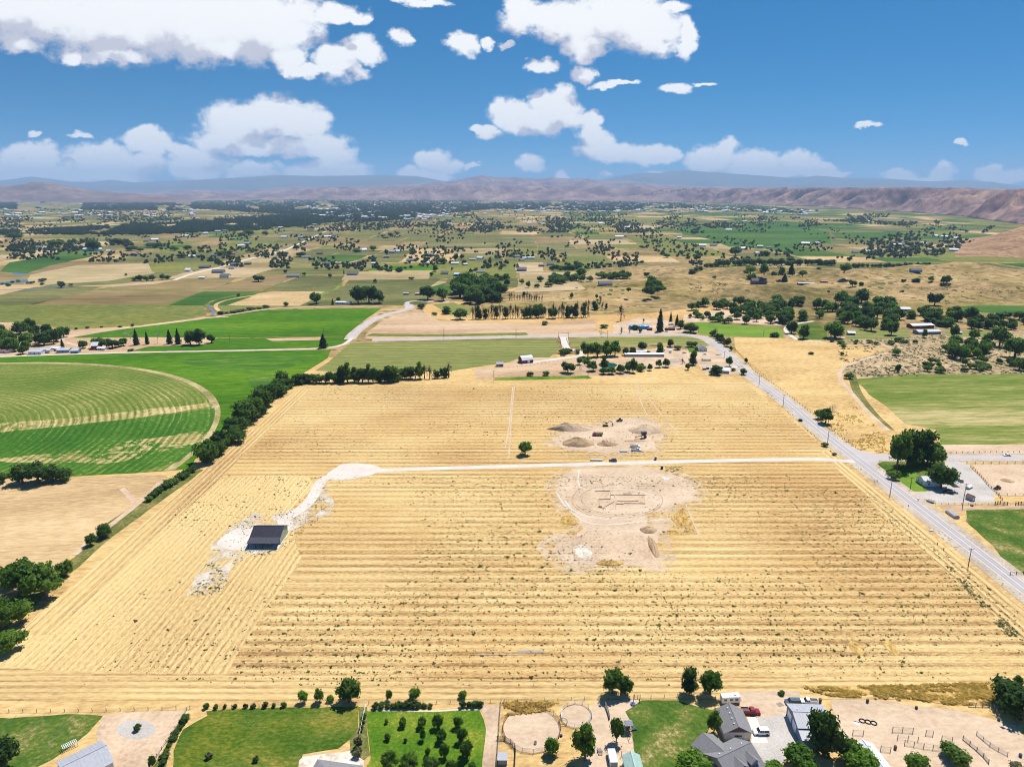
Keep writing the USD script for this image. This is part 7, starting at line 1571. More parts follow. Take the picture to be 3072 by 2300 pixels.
car('j', 1098, 475, 175, 'car_dark', 'van', 'dark van parked beside the hedged drive')
car('k', 1050, 608, 170, 'car_white', 'sedan', 'white car below the small white house')
car('k', 620, 200, 10, 'car_silver', 'pickup', 'pickup parked beside the brown cabin behind the road bend')
car('C', 970, 757, 0, 'car_white', 'suv', 'white car at the end of the long dark barn near the lodge')
car('a', 1215, 1030, 30, 'car_dark', 'sedan', 'x') if False else None
camper('k', 545, 575, 80, 'white camper parked at the right end of the long white shed', 5.6, 2.3, 2.8)
camper('k', 555, 175, 5, 'cream camper standing behind the tall pine', 6.5, 2.4, 2.7)


def trailer(p, x, y, rot, L, label, deck='grey_wood', name='flatbed_trailer', rail=True):
    t = thing(name, label, 'trailer', at(p, x, y), rot)
    n = int(L / 0.5)
    for k in range(n):
        part(t, 'deck_board', box(-L / 2 + k * L / n + 0.01, -L / 2 + (k + 1) * L / n - 0.02, -1.15, 1.15, 0.72, 0.78), deck)
    part(t, 'frame', join([box(-L / 2, L / 2, s * 0.95 - 0.06, s * 0.95 + 0.06, 0.5, 0.715) for s in (-1, 1)] + [box(L / 2, L / 2 + 1.4, -0.07, 0.07, 0.5, 0.62)]), 'dark_metal')
    if rail:
        part(t, 'side_rail', join([box(-L / 2, L / 2, s * 1.17 - 0.03, s * 1.17 + 0.03, 0.95, 1.02) for s in (-1, 1)] + [box(x_, x_ + 0.05, s * 1.17 - 0.025, s * 1.17 + 0.025, 0.5, 0.95) for s in (-1, 1) for x_ in np.linspace(-L / 2, L / 2 - 0.05, 5)]), 'dark_metal')
    wheels(t, (-0.8, 0.1), 1.3, 0.38, 0.22)
    return t


trailer('h', 930, 790, -2, 8.0, 'long flatbed trailer parked on the verge of the white lane', 'light_grey')
trailer('h', 1330, 660, -2, 5.0, 'low trailer hitched behind the white work truck', 'light_grey')
trailer('i', 1000, 1190, 125, 4.0, 'small dark utility trailer in the junction yard', 'grey_wood')
trailer('k', 1250, 610, 5, 5.0, 'pale trailer by the road below the small white house', 'light_grey')


def digger(p, x, y, rot, label, scale=1.0):
    t = thing('excavator', label, 'excavator', at(p, x, y), rot, (scale,) * 3)
    for s in (-1, 1):
        part(t, 'track', prism([(-1.7, 0.25), (-1.4, 0), (1.4, 0), (1.7, 0.25), (1.7, 0.6), (1.4, 0.85), (-1.4, 0.85), (-1.7, 0.6)], s * 1.05 - 0.28, s * 1.05 + 0.28), 'tyre')
    part(t, 'turntable', box(-0.8, 0.8, -0.75, 0.75, 0.6, 1.0), 'dark_metal')
    part(t, 'house', prism([(-2.0, 1.02), (1.0, 1.02), (1.0, 1.5), (0.2, 1.95), (-1.6, 1.95), (-2.0, 1.7)], -1.2, 1.2), 'digger_yellow')
    c = part(t, 'cab', prism([(0.0, 1.52), (1.25, 1.52), (1.35, 2.1), (1.05, 2.85), (0.0, 2.9)], 0.25, 1.15), 'digger_yellow')
    part(c, 'window', prism([(0.15, 1.95), (1.22, 1.95), (1.25, 2.15), (1.05, 2.7), (0.15, 2.72)], 0.22, 1.18), 'glass')
    part(t, 'boom', tube([(0.9, -0.2, 1.5), (2.2, -0.2, 3.6), (3.9, -0.2, 3.5)], [0.25, 0.3, 0.18], 6), 'digger_yellow')
    part(t, 'arm', tube([(3.9, -0.2, 3.55), (5.0, -0.2, 1.6)], [0.2, 0.14], 6), 'digger_yellow')
    part(t, 'bucket', prism([(4.6, 1.5), (5.2, 1.7), (5.3, 0.9), (4.9, 0.6), (4.3, 0.9)], -0.7, 0.3), 'dark_metal')
    return t


def loader(p, x, y, rot, label, paint='digger_yellow', name='wheel_loader', scale=1.0):
    t = thing(name, label, 'loader', at(p, x, y), rot, (scale,) * 3)
    part(t, 'body', prism([(-1.9, 0.6), (0.6, 0.6), (0.9, 1.3), (-0.1, 1.7), (-1.8, 1.7), (-2.0, 1.3)], -0.85, 0.85), paint)
    c = part(t, 'cab', prism([(-0.6, 1.71), (0.75, 1.4), (0.65, 2.6), (-0.55, 2.65)], -0.65, 0.65), 'dark_metal')
    part(c, 'window', prism([(-0.45, 1.85), (0.66, 1.75), (0.58, 2.45), (-0.42, 2.5)], -0.67, 0.67), 'glass')
    part(t, 'lift_arm', join([tube([(-0.3, s * 0.7, 1.5), (1.5, s * 0.7, 1.4), (2.3, s * 0.7, 0.6)], 0.11, 5) for s in (-1, 1)]), paint)
    part(t, 'bucket', prism([(2.1, 0.15), (3.0, 0.1), (2.4, 0.35), (2.2, 1.0), (2.05, 0.95)], -1.1, 1.1), 'dark_metal')
    wheels(t, (-1.2, 0.9), 0.95, 0.6, 0.42)
    return t


digger('h', 1065, 285, 8, 'yellow excavator with its arm out between the soil heaps', 1.05)
loader('h', 1275, 215, 200, 'dark brown loader furthest back at the digging site', 'tan_machine', scale=1.0)
t = thing('dump_truck', 'dump truck with a red cab and a tan box at the digging site', 'truck', at('h', 945, 425), 180)
part(t, 'cab', prism([(1.6, 0.6), (3.6, 0.6), (3.6, 1.5), (2.9, 1.6), (2.6, 2.5), (1.6, 2.5)], -1.1, 1.1), 'car_red')
part(t, 'window', prism([(1.8, 1.7), (2.82, 1.7), (2.55, 2.3), (1.8, 2.3)], -1.12, 1.12), 'glass')
part(t, 'tipper', prism([(-3.6, 1.1), (1.3, 1.1), (1.4, 2.5), (-3.7, 2.5)], -1.2, 1.2), 'tan_machine')
part(t, 'chassis', box(-3.4, 3.5, -0.5, 0.5, 0.6, 1.08), 'dark_metal')
wheels(t, (-2.6, -1.5, 2.7), 1.05, 0.5, 0.34)
t = thing('screening_machine', 'dark upright screening machine beside the right hand soil heap', 'machine', at('h', 1625, 460), 15)
part(t, 'hopper', prism([(-1.2, 2.2), (1.2, 2.2), (1.9, 4.6), (-1.9, 4.6)], -1.2, 1.2), 'dark_metal')
for x in (-1.0, 1.0):
    for y in (-1.0, 1.0):
        part(t, 'leg', box(x - 0.12, x + 0.12, y - 0.12, y + 0.12, 0, 2.25), 'rust')
part(t, 'conveyor', prism([(-1.0, 1.9), (-6.5, 1.1), (-6.5, 1.35), (-1.0, 2.2)], -0.45, 0.45), 'rust')
part(t, 'engine', box(0.4, 2.0, -0.8, 0.8, 0.3, 1.6), 'dark_metal')
loader('z', 1000, 570, 200, 'dark red tractor with a pale canopy at the corral fence', 'rust', 'tractor', 0.9)


def porta(p, x, y, m, label):
    t = thing('portable_toilet', label, 'portable toilet', at(p, x, y), 5)
    part(t, 'cabin', box(-0.6, 0.6, -0.6, 0.6, 0.1, 2.1), m)
    part(t, 'roof', join([box(-0.66, 0.66, -0.66, 0.66, 2.1, 2.2), box(-0.45, 0.45, -0.45, 0.45, 2.2, 2.35)]), 'white_metal')
    part(t, 'door', box(-0.42, 0.42, -0.645, -0.603, 0.15, 2.0), m)
    part(t, 'skid', box(-0.65, 0.65, -0.62, 0.62, 0, 0.1), 'dark_metal')


porta('h', 1800, 780, 'blue_plastic', 'blue portable toilet beyond the white lane')
porta('h', 1893, 915, 'dark_metal', 'black portable toilet on the near side of the white lane')


# ------------------------------------------------------------------ soil heaps and footings
def heap(name, label, m, p, c, wpx, dpx, top, seed, cat='soil heap'):
    """A heap with a base centred at c, wpx wide and dpx deep in the panel; top: the summit's place in the panel."""
    q = at(p, *c)
    e = at(p, c[0] + wpx / 2, c[1]); n = at(p, c[0], c[1] + dpx / 2)
    rx, ry = float(e[0] - q[0]), float(np.linalg.norm(n - q))
    s, dep = dist_scale(q)
    Hh = abs(c[1] - top[1]) * s / PANEL[p][2] / math.cos(dep) * 0.62
    tx = float(at(p, top[0], c[1])[0] - q[0]) / rx
    a = np.linspace(0, 2 * PI, 40)[:-1]
    rr = np.array([1.0, 0.86, 0.7, 0.54, 0.38, 0.22, 0.08, 0.0])
    P = []
    for r in rr:
        w = 0.22 * (meshkit.fbm(np.stack([np.cos(a) * 2, np.sin(a) * 2, 0 * a + seed + r * 2], -1), 3, seed) - 0.5) * 2
        z = Hh * (1 - r ** 1.5) * (1 + 1.5 * w * (1 if r > 0 else 0))
        P.append(np.stack([rx * (r * np.cos(a) * (1 + w) + tx * (1 - r) * 0.8), ry * r * np.sin(a) * (1 + w), z - (0.3 if r == 1.0 else 0)], 1))
    P = np.array(P)
    i = np.arange(P.shape[0] * len(a)).reshape(P.shape[0], len(a))
    j = np.roll(i, -1, 1)
    f = np.stack([i[:-1].ravel(), j[:-1].ravel(), j[1:].ravel(), i[1:].ravel()], 1)
    o = usdkit.mesh(stage, '/World/' + numbered(name), (P.reshape(-1, 3) + [q[0], q[1], 0.07], f), MAT[m], smooth=40)
    return tag(o, label, cat)


heap('soil_heap', 'grey brown soil heap furthest left at the digging site', 'dirt', 'h', (560, 330), 660, 80, (420, 190), 1)
heap('soil_heap', 'long spoil ridge running right from the left soil heap', 'dirt', 'h', (700, 280), 420, 60, (600, 235), 7)
heap('soil_heap', 'largest brown soil heap in front at the digging site', 'dug_soil', 'h', (660, 545), 500, 110, (645, 405), 2)
heap('soil_heap', 'lower brown soil heap right of the largest one', 'dug_soil', 'h', (1090, 555), 350, 70, (1050, 485), 3)
heap('soil_heap', 'broad soil heap at the right of the digging site', 'dirt', 'h', (1650, 350), 480, 130, (1640, 215), 4)
heap('soil_heap', 'small soil mound at the right end of the digging site', 'dug_soil', 'h', (1800, 350), 190, 80, (1790, 300), 5)
heap('soil_heap', 'low bank of soil beside the screening machine', 'dug_soil', 'h', (1500, 505), 350, 30, (1500, 485), 6)
heap('brush_heap', 'heap of dark brush and earth at the right of the lower site', 'dug_soil', 'E', (1990, 950), 120, 50, (1985, 915), 8, 'brush heap')
heap('brush_heap', 'long ragged ridge of dry brush at the near edge of the lower site', 'tall_grass', 'E', (1740, 1165), 190, 40, (1740, 1135), 9, 'brush heap')
heap('spoil_bank', 'bank of earth along the trench at the right of the lower site', 'dug_soil', 'E', (2020, 1060), 60, 160, (2020, 1030), 10, 'spoil bank')
heap('soil_heap', 'dark earth mound in the corral', 'dug_soil', 'z', (1100, 485), 130, 40, (1095, 462), 11)
heap('white_heap', 'heap of white gravel on the lower site', 'white_rock', 'E', (1565, 1095), 130, 80, (1565, 1085), 12, 'gravel heap')
heap('earth_bank', 'earth bank left of the pond', 'dirt', 'j', (1370, 640), 130, 60, (1360, 590), 13, 'earth bank')
heap('dug_strip', 'dark earth strip dug into the near right of the gold field, left one', 'tall_grass', 'O', (1850, 1400), 30, 34, (1848, 1397), 14, 'dug strip')
heap('dug_strip', 'dark earth strip dug into the near right of the gold field, right one', 'tall_grass', 'O', (1925, 1398), 30, 34, (1922, 1395), 15, 'dug strip')
f0 = at('h', 960, 1490)
t = thing('house_footing', 'fresh concrete footing and form boards of a house on the lower site', 'foundation', (0, 0, 0.09), 0)


def edge(a, b, h, w, m, name):
    A, B = at('h', *a), at('h', *b)
    d = (B - A)[:2]; l = np.linalg.norm(d); ang = math.atan2(d[1], d[0])
    part(t, name, moved(box(0, l, -w / 2, w / 2, 0, h), (A[0], A[1], 0), ang), m)


for a, b in (((910, 1250), (1125, 1245)), ((1130, 1245), (1140, 1360)), ((1135, 1366), (965, 1370)), ((968, 1375), (972, 1485)), ((975, 1490), (1060, 1492)), ((1140, 1305), (1190, 1305)), ((1195, 1308), (1205, 1345)), ((1205, 1300), (1650, 1308)), ((1320, 1284), (1450, 1284)), ((1235, 1390), (1550, 1395)), ((1220, 1438), (1330, 1438)), ((1335, 1425), (1650, 1432)), ((1215, 1440), (1212, 1510)), ((1070, 1470), (1190, 1405))):
    edge(a, b, 0.35, 0.10, 'wood', 'form_board')
sl_ = np.array([at('h', *q)[:2] for q in ((925, 1262), (1118, 1256), (1128, 1358), (935, 1362))])
v, f = trimesh.creation.triangulate_polygon(sg.Polygon(sl_), engine='earcut')
part(t, 'slab', (np.column_stack([v, np.full(len(v), 0.10)]), f), 'dirt')
sl_ = np.array([at('h', *q)[:2] for q in ((1220, 1290), (1640, 1300), (1650, 1420), (1220, 1425))])
v, f = trimesh.creation.triangulate_polygon(sg.Polygon(sl_), engine='earcut')
part(t, 'ground_floor_fill', (np.column_stack([v, np.full(len(v), 0.05)]), f), 'dirt')
for k, (a, b) in enumerate((((830, 50), (1300, 48)), ((1260, 22), (1550, 20)), ((1255, 12), (1540, 10)), ((1270, 4), (1500, 2)))):
    P0, P1 = at('c', *a), at('c', *b)
    tb = tube([(0, 0, 0.12), tuple(P1 - P0 + [0, 0, 0.12])], 0.10, 6)
    o = thing('irrigation_pipe', ['long single white pipe lying at the near end of the gold field', 'nearest white pipe of the short stack in the gold field', 'middle white pipe of the short stack in the gold field', 'furthest white pipe of the short stack in the gold field'][k], 'pipe', P0)
    part(o, 'pipe', tb, 'white_metal'); part(o, 'coupling', tube([tuple((P1 - P0) * .5 + [-.2, 0, .12]), tuple((P1 - P0) * .5 + [.2, 0, .12])], 0.14, 6), 'steel')

# ------------------------------------------------------------------ junction place
q = at('i', 935, 1000)
building('house', 'small white house under the dark tree at the road junction', 'house', (q[0] + 4.6, q[1] + 5.5, 0), 3, 9.5, 8.5, 2.8, 2.0, 'white_wall', 'light_grey', 'gable', 0.4, wins=[('l', 1.5, 1.0, 1.1, 1.1), ('l', -1.8, 1.0, 1.1, 1.1), ('f', -2.5, 1.0, 1.2, 1.1)], doors=[('f', 0.5, 0.95, 2.0)])
t = thing('canopy_tent', 'white canopy tent right of the junction house', 'canopy', at('i', 1315, 975), 0)
part(t, 'cover', (np.array([(-1.9, -1.9, 2.2), (1.9, -1.9, 2.2), (1.9, 1.9, 2.2), (-1.9, 1.9, 2.2), (0, 0, 3.3), (-1.9, -1.9, 1.95), (1.9, -1.9, 1.95), (1.9, 1.9, 1.95), (-1.9, 1.9, 1.95)]), np.array([[0, 1, 4], [1, 2, 4], [2, 3, 4], [3, 0, 4], [5, 6, 1], [5, 1, 0], [6, 7, 2], [6, 2, 1], [7, 8, 3], [7, 3, 2], [8, 5, 0], [8, 0, 3]])), 'white_tarp')
for x in (-1.85, 1.85):
    for y in (-1.85, 1.85):
        part(t, 'pole', tube([(x, y, 0), (x, y, 2.2)], 0.04, 5), 'steel')
t = thing('trampoline', 'round black trampoline beyond the canopy tent', 'trampoline', at('i', 1380, 925), 0)
part(t, 'mat', tube([(0, 0, 0.82), (0, 0, 0.86)], 1.75, 22), 'tyre')
ring_ = [(2.0 * math.cos(a), 2.0 * math.sin(a), 0.86) for a in np.linspace(0, 2 * PI, 25)]
part(t, 'rim', tube(ring_, 0.16, 5), 'steel')
for a in np.linspace(0, 2 * PI, 7)[:-1]:
    part(t, 'leg', tube([(1.95 * math.cos(a), 1.95 * math.sin(a), 0), (1.95 * math.cos(a), 1.95 * math.sin(a), 0.8)], 0.04, 5), 'steel')
q = at('i', 1535, 1175)
building('garden_shed', 'little shed with a brown roof in the junction yard', 'shed', (q[0], q[1] + 1.6, 0), -65, 3.6, 2.8, 1.9, 1.0, 'grey_wall', 'brown_roof', 'gable', 0.2, doors=[('r', 0, 1.4, 1.7)])
t = thing('covered_boat', 'boat under a pale tarpaulin in the junction yard', 'boat', at('i', 1500, 1010), 35)
part(t, 'hull', prism([(-2.6, 0.5), (2.0, 0.45), (3.0, 1.15), (-2.6, 1.15)], -0.95, 0.95), 'light_grey')
part(t, 'cover', along_x(prism([(-1.05, 1.1), (1.05, 1.1), (0.6, 1.5), (0, 1.95), (-0.6, 1.5)], -2.6, 2.3)), 'white_tarp')
wheels(t, (-0.6,), 1.05, 0.3, 0.18)
P0, P1 = at('i', 1225, 1325), at('i', 1340, 1405)
d_ = P1 - P0
t = thing('hay_stack', 'long stack under a grey wrinkled sheet beside the road', 'hay stack', (P0 + P1) / 2, math.degrees(math.atan2(d_[1], d_[0])))
LL = float(np.linalg.norm(d_))
part(t, 'sheet', along_x(prism([(-1.5, 0), (1.5, 0), (1.5, 1.0), (1.1, 1.55), (0, 1.8), (-1.1, 1.55), (-1.5, 1.0)], -LL / 2, LL / 2)), 'grey_tarp')
for k in range(6):
    x = -LL / 2 + (k + 0.5) * LL / 6
    part(t, 'strap', along_x(prism([(-1.53, 0.02), (1.53, 0.02), (1.53, 1.02), (1.12, 1.58), (0, 1.84), (-1.12, 1.58), (-1.53, 1.02)], x - 0.07, x + 0.07)), 'light_grey')
t = thing('stock_tank', 'round dark tank by the fence at the junction yard', 'tank', at('i', 1535, 1240), 0)
part(t, 'wall', tube([(0, 0, 0), (0, 0, 0.65)], 0.8, 16), 'dark_metal'); part(t, 'water', tube([(0, 0, 0.64), (0, 0, 0.66)], 0.7, 16), 'water')

# ------------------------------------------------------------------ farms behind the gold field
loc, rot, L, W = frame3('j', (578, 588), (716, 574), (500, 545), 0.0)
t = building('barn', 'red barn with a white gambrel roof behind the gold field', 'barn', loc, rot, 12.0, 10.0, 3.6, 3.4, 'red_wall', 'white_metal', 'gambrel', 0.4, panels=1.2, doors=[('f', 1.0, 2.6, 2.7, 'frame_white'), ('l', 0, 3.0, 3.0, 'red_wall')], wins=[('l', 2.8, 1.4, 0.9, 0.9), ('l', -2.8, 1.4, 0.9, 0.9), ('f', -3.5, 1.4, 0.9, 0.9)])
q = at('j', 262, 622)
building('shed', 'weathered grey shed on the dirt drive left of the red barn', 'shed', (q[0], q[1] + 3, 0), 4, 6.8, 5.0, 2.8, 1.5, 'grey_wood', 'grey_metal', 'gable', 0.25, doors=[('f', 1.5, 2.0, 2.2, 'dark_metal')])
q0, q1 = at('k', 5, 640), at('k', 420, 650)
building('long_shed', 'long low shed with a white roof among the farm trees', 'shed', ((q0[0] + q1[0]) / 2 - 3, q0[1] + 3.5, 0), 0, float(q1[0] - q0[0]) + 12, 7.0, 2.7, 0.9, 'grey_wall', 'white_metal', 'gable', 0.3, panels=1.6)
for k, (x, w) in enumerate(((0, 7), (75, 5), (150, 8))):
    q = at('k', x, 600)
    building('shed', ['small white roofed shed at the left behind the long shed', 'smallest white roofed shed behind the long shed', 'white roofed shed at the right behind the long shed'][k], 'shed', (q[0], q[1] + 3, 0), 8 * k - 6, w, 5, 2.4, 1.1, 'white_wall', 'white_metal', 'gable', 0.2)
q0, q1 = at('k', 965, 560), at('k', 1082, 560)
building('farmhouse', 'small white house beside the paved road behind the gold field', 'house', ((q0[0] + q1[0]) / 2, q0[1] + 4.5, 0), 90, 9.5, float(q1[0] - q0[0]) + 0.6, 3.2, 2.3, 'white_wall', 'grey_shingle', 'gable', 0.4, wins=[('l', -2.2, 1.1, 1.1, 1.2), ('l', 2.2, 1.1, 1.1, 1.2), ('f', 2.0, 1.1, 1.0, 1.1)], doors=[('l', 0.1, 1.0, 2.1)])
q = at('k', 1330, 890)
building('farmhouse', 'low house with a pale shingle roof at the far right corner of the gold field', 'house', (q[0], q[1] + 6, 0), -14, 13, 9, 2.8, 2.2, 'grey_wall', 'light_grey', 'gable', 0.5, wins=[('f', 3.5, 1.0, 1.2, 1.1), ('f', -3.0, 1.0, 1.2, 1.1)], doors=[('f', 0.6, 1, 2.0)])
for p, x, y, w, d, h, m, lb in (('k', 1085, 705, 9, 5, 3.2, 'cream_tarp', 'hay stack under a cream sheet in the bare yard by the road'), ('k', 90, 235, 25, 9, 6.0, 'blue_tarp', 'large stack under a bright blue tarpaulin')):
    q = at(p, x, y)
    t = thing('covered_stack', lb, 'covered stack', (q[0], q[1] + d / 2, 0), -3)
    a = np.linspace(0, PI, 9)
    out = [(-d / 2 * math.cos(k) * (1.0 if 0 < k < PI else 1.05), max(0, h * math.sin(k)) ** 0.9 if 0 < k < PI else 0.0) for k in a]
    out = [(-y_, z_) for y_, z_ in out]
    n = 14
    V = []
    for i, s in enumerate(np.linspace(-w / 2, w / 2, n)):
        sc = 0.45 + 0.55 * math.sin(PI * min(1, 0.12 + 0.88 * (1 - abs(2 * i / (n - 1) - 1)) + 0.0)) ** 0.4 if i in (0, n - 1) else 1.0
        for j, (yy, zz) in enumerate(out):
            wob = 1 + 0.14 * (meshkit.noise(np.array([s * 0.5, j * 1.3, h])) - 0.5)
            V.append((s, yy * sc * wob, zz * sc * wob))
    V = np.array(V)
    F = [[i * 9 + j, i * 9 + j + 1, (i + 1) * 9 + j + 1, (i + 1) * 9 + j] for i in range(n - 1) for j in range(8)] + [[0, j, j + 1, j + 1] for j in range(1, 8)] + [[(n - 1) * 9, (n - 1) * 9 + j + 1, (n - 1) * 9 + j, (n - 1) * 9 + j] for j in range(1, 8)]
    part(t, 'tarpaulin', (V, np.array(F)), m)
    for i in (3, 7, 10):
        part(t, 'rope', tube([V[i * 9 + j] * [1, 1.01, 1.01] for j in range(9)], 0.05, 4), 'light_grey')
q = at('k', 570, 250)
building('shed', 'red shed beside the tall pine', 'shed', (q[0], q[1] + 2, 0), 10, 7, 4.5, 2.4, 1.3, 'red_wall', 'brown_roof', 'gable', 0.2)
q = at('k', 245, 250)
building('shed', 'low dark red shed right of the blue tarpaulin', 'shed', (q[0], q[1] + 2, 0), 0, 6, 4, 2.2, 0.8, 'red_wall', 'brown_roof', 'gable', 0.2)
q = at('k', 1060, 830)
for k in range(2):
    building('shed', ['tiny grey hut at the left of the low pale roofed house', 'second tiny hut left of the low pale roofed house'][k], 'hut', (q[0] + 4 * k - 1, q[1] + 3 * k, 0), 0, 2.8, 2.4, 2, 0.7, 'blue_wall', 'light_grey', 'gable', 0.15)
q0, q1 = at('k', 550, 720), at('k', 720, 715)
for k, dy in enumerate((0, 7)):
    t = thing('hay_row', ['nearer low row of stacked pipes in the yard below the camper', 'farther low row of stacked pipes in the yard below the camper'][k], 'pipe stack', ((q0[0] + q1[0]) / 2, q0[1] + dy, 0), 0)
    for j in range(5):
        part(t, 'pipe', tube([(-9, j * 0.3 - 0.6, 0.25 + 0.12 * (j % 2)), (9, j * 0.3 - 0.6, 0.25 + 0.12 * (j % 2))], 0.14, 6), 'white_metal')


def simple(p, x, y, w, lb, wall='white_wall', roof='grey_shingle', name='farmhouse', cat='house', d=None, hw=2.9, hr=2.0, rot=0, kind='gable', group=None, wins=True, doors=True):
    q = at(p, x, y)
    s, dep = dist_scale(q)
    L = max(w * s / PANEL[p][2] * 0.82, 4.0)
    d = d or min(max(L * 0.62, 5), 10)
    k = max(1, min(int(L / 4), 4))
    wn = [('f', -L / 2 + (i + 0.5) * L / k, 1.0, 1.2, 1.2) for i in range(k) if i != k // 2 or k == 1] if wins else []
    return building(name, lb, cat, (q[0], q[1] + d / 2, q[2]), rot, L, d, hw, hr, wall, roof, kind, 0.45, wins=wn, doors=[('f', 0.0, 1.0, 2.1, 'brown_wall')] if doors else (), group=group)


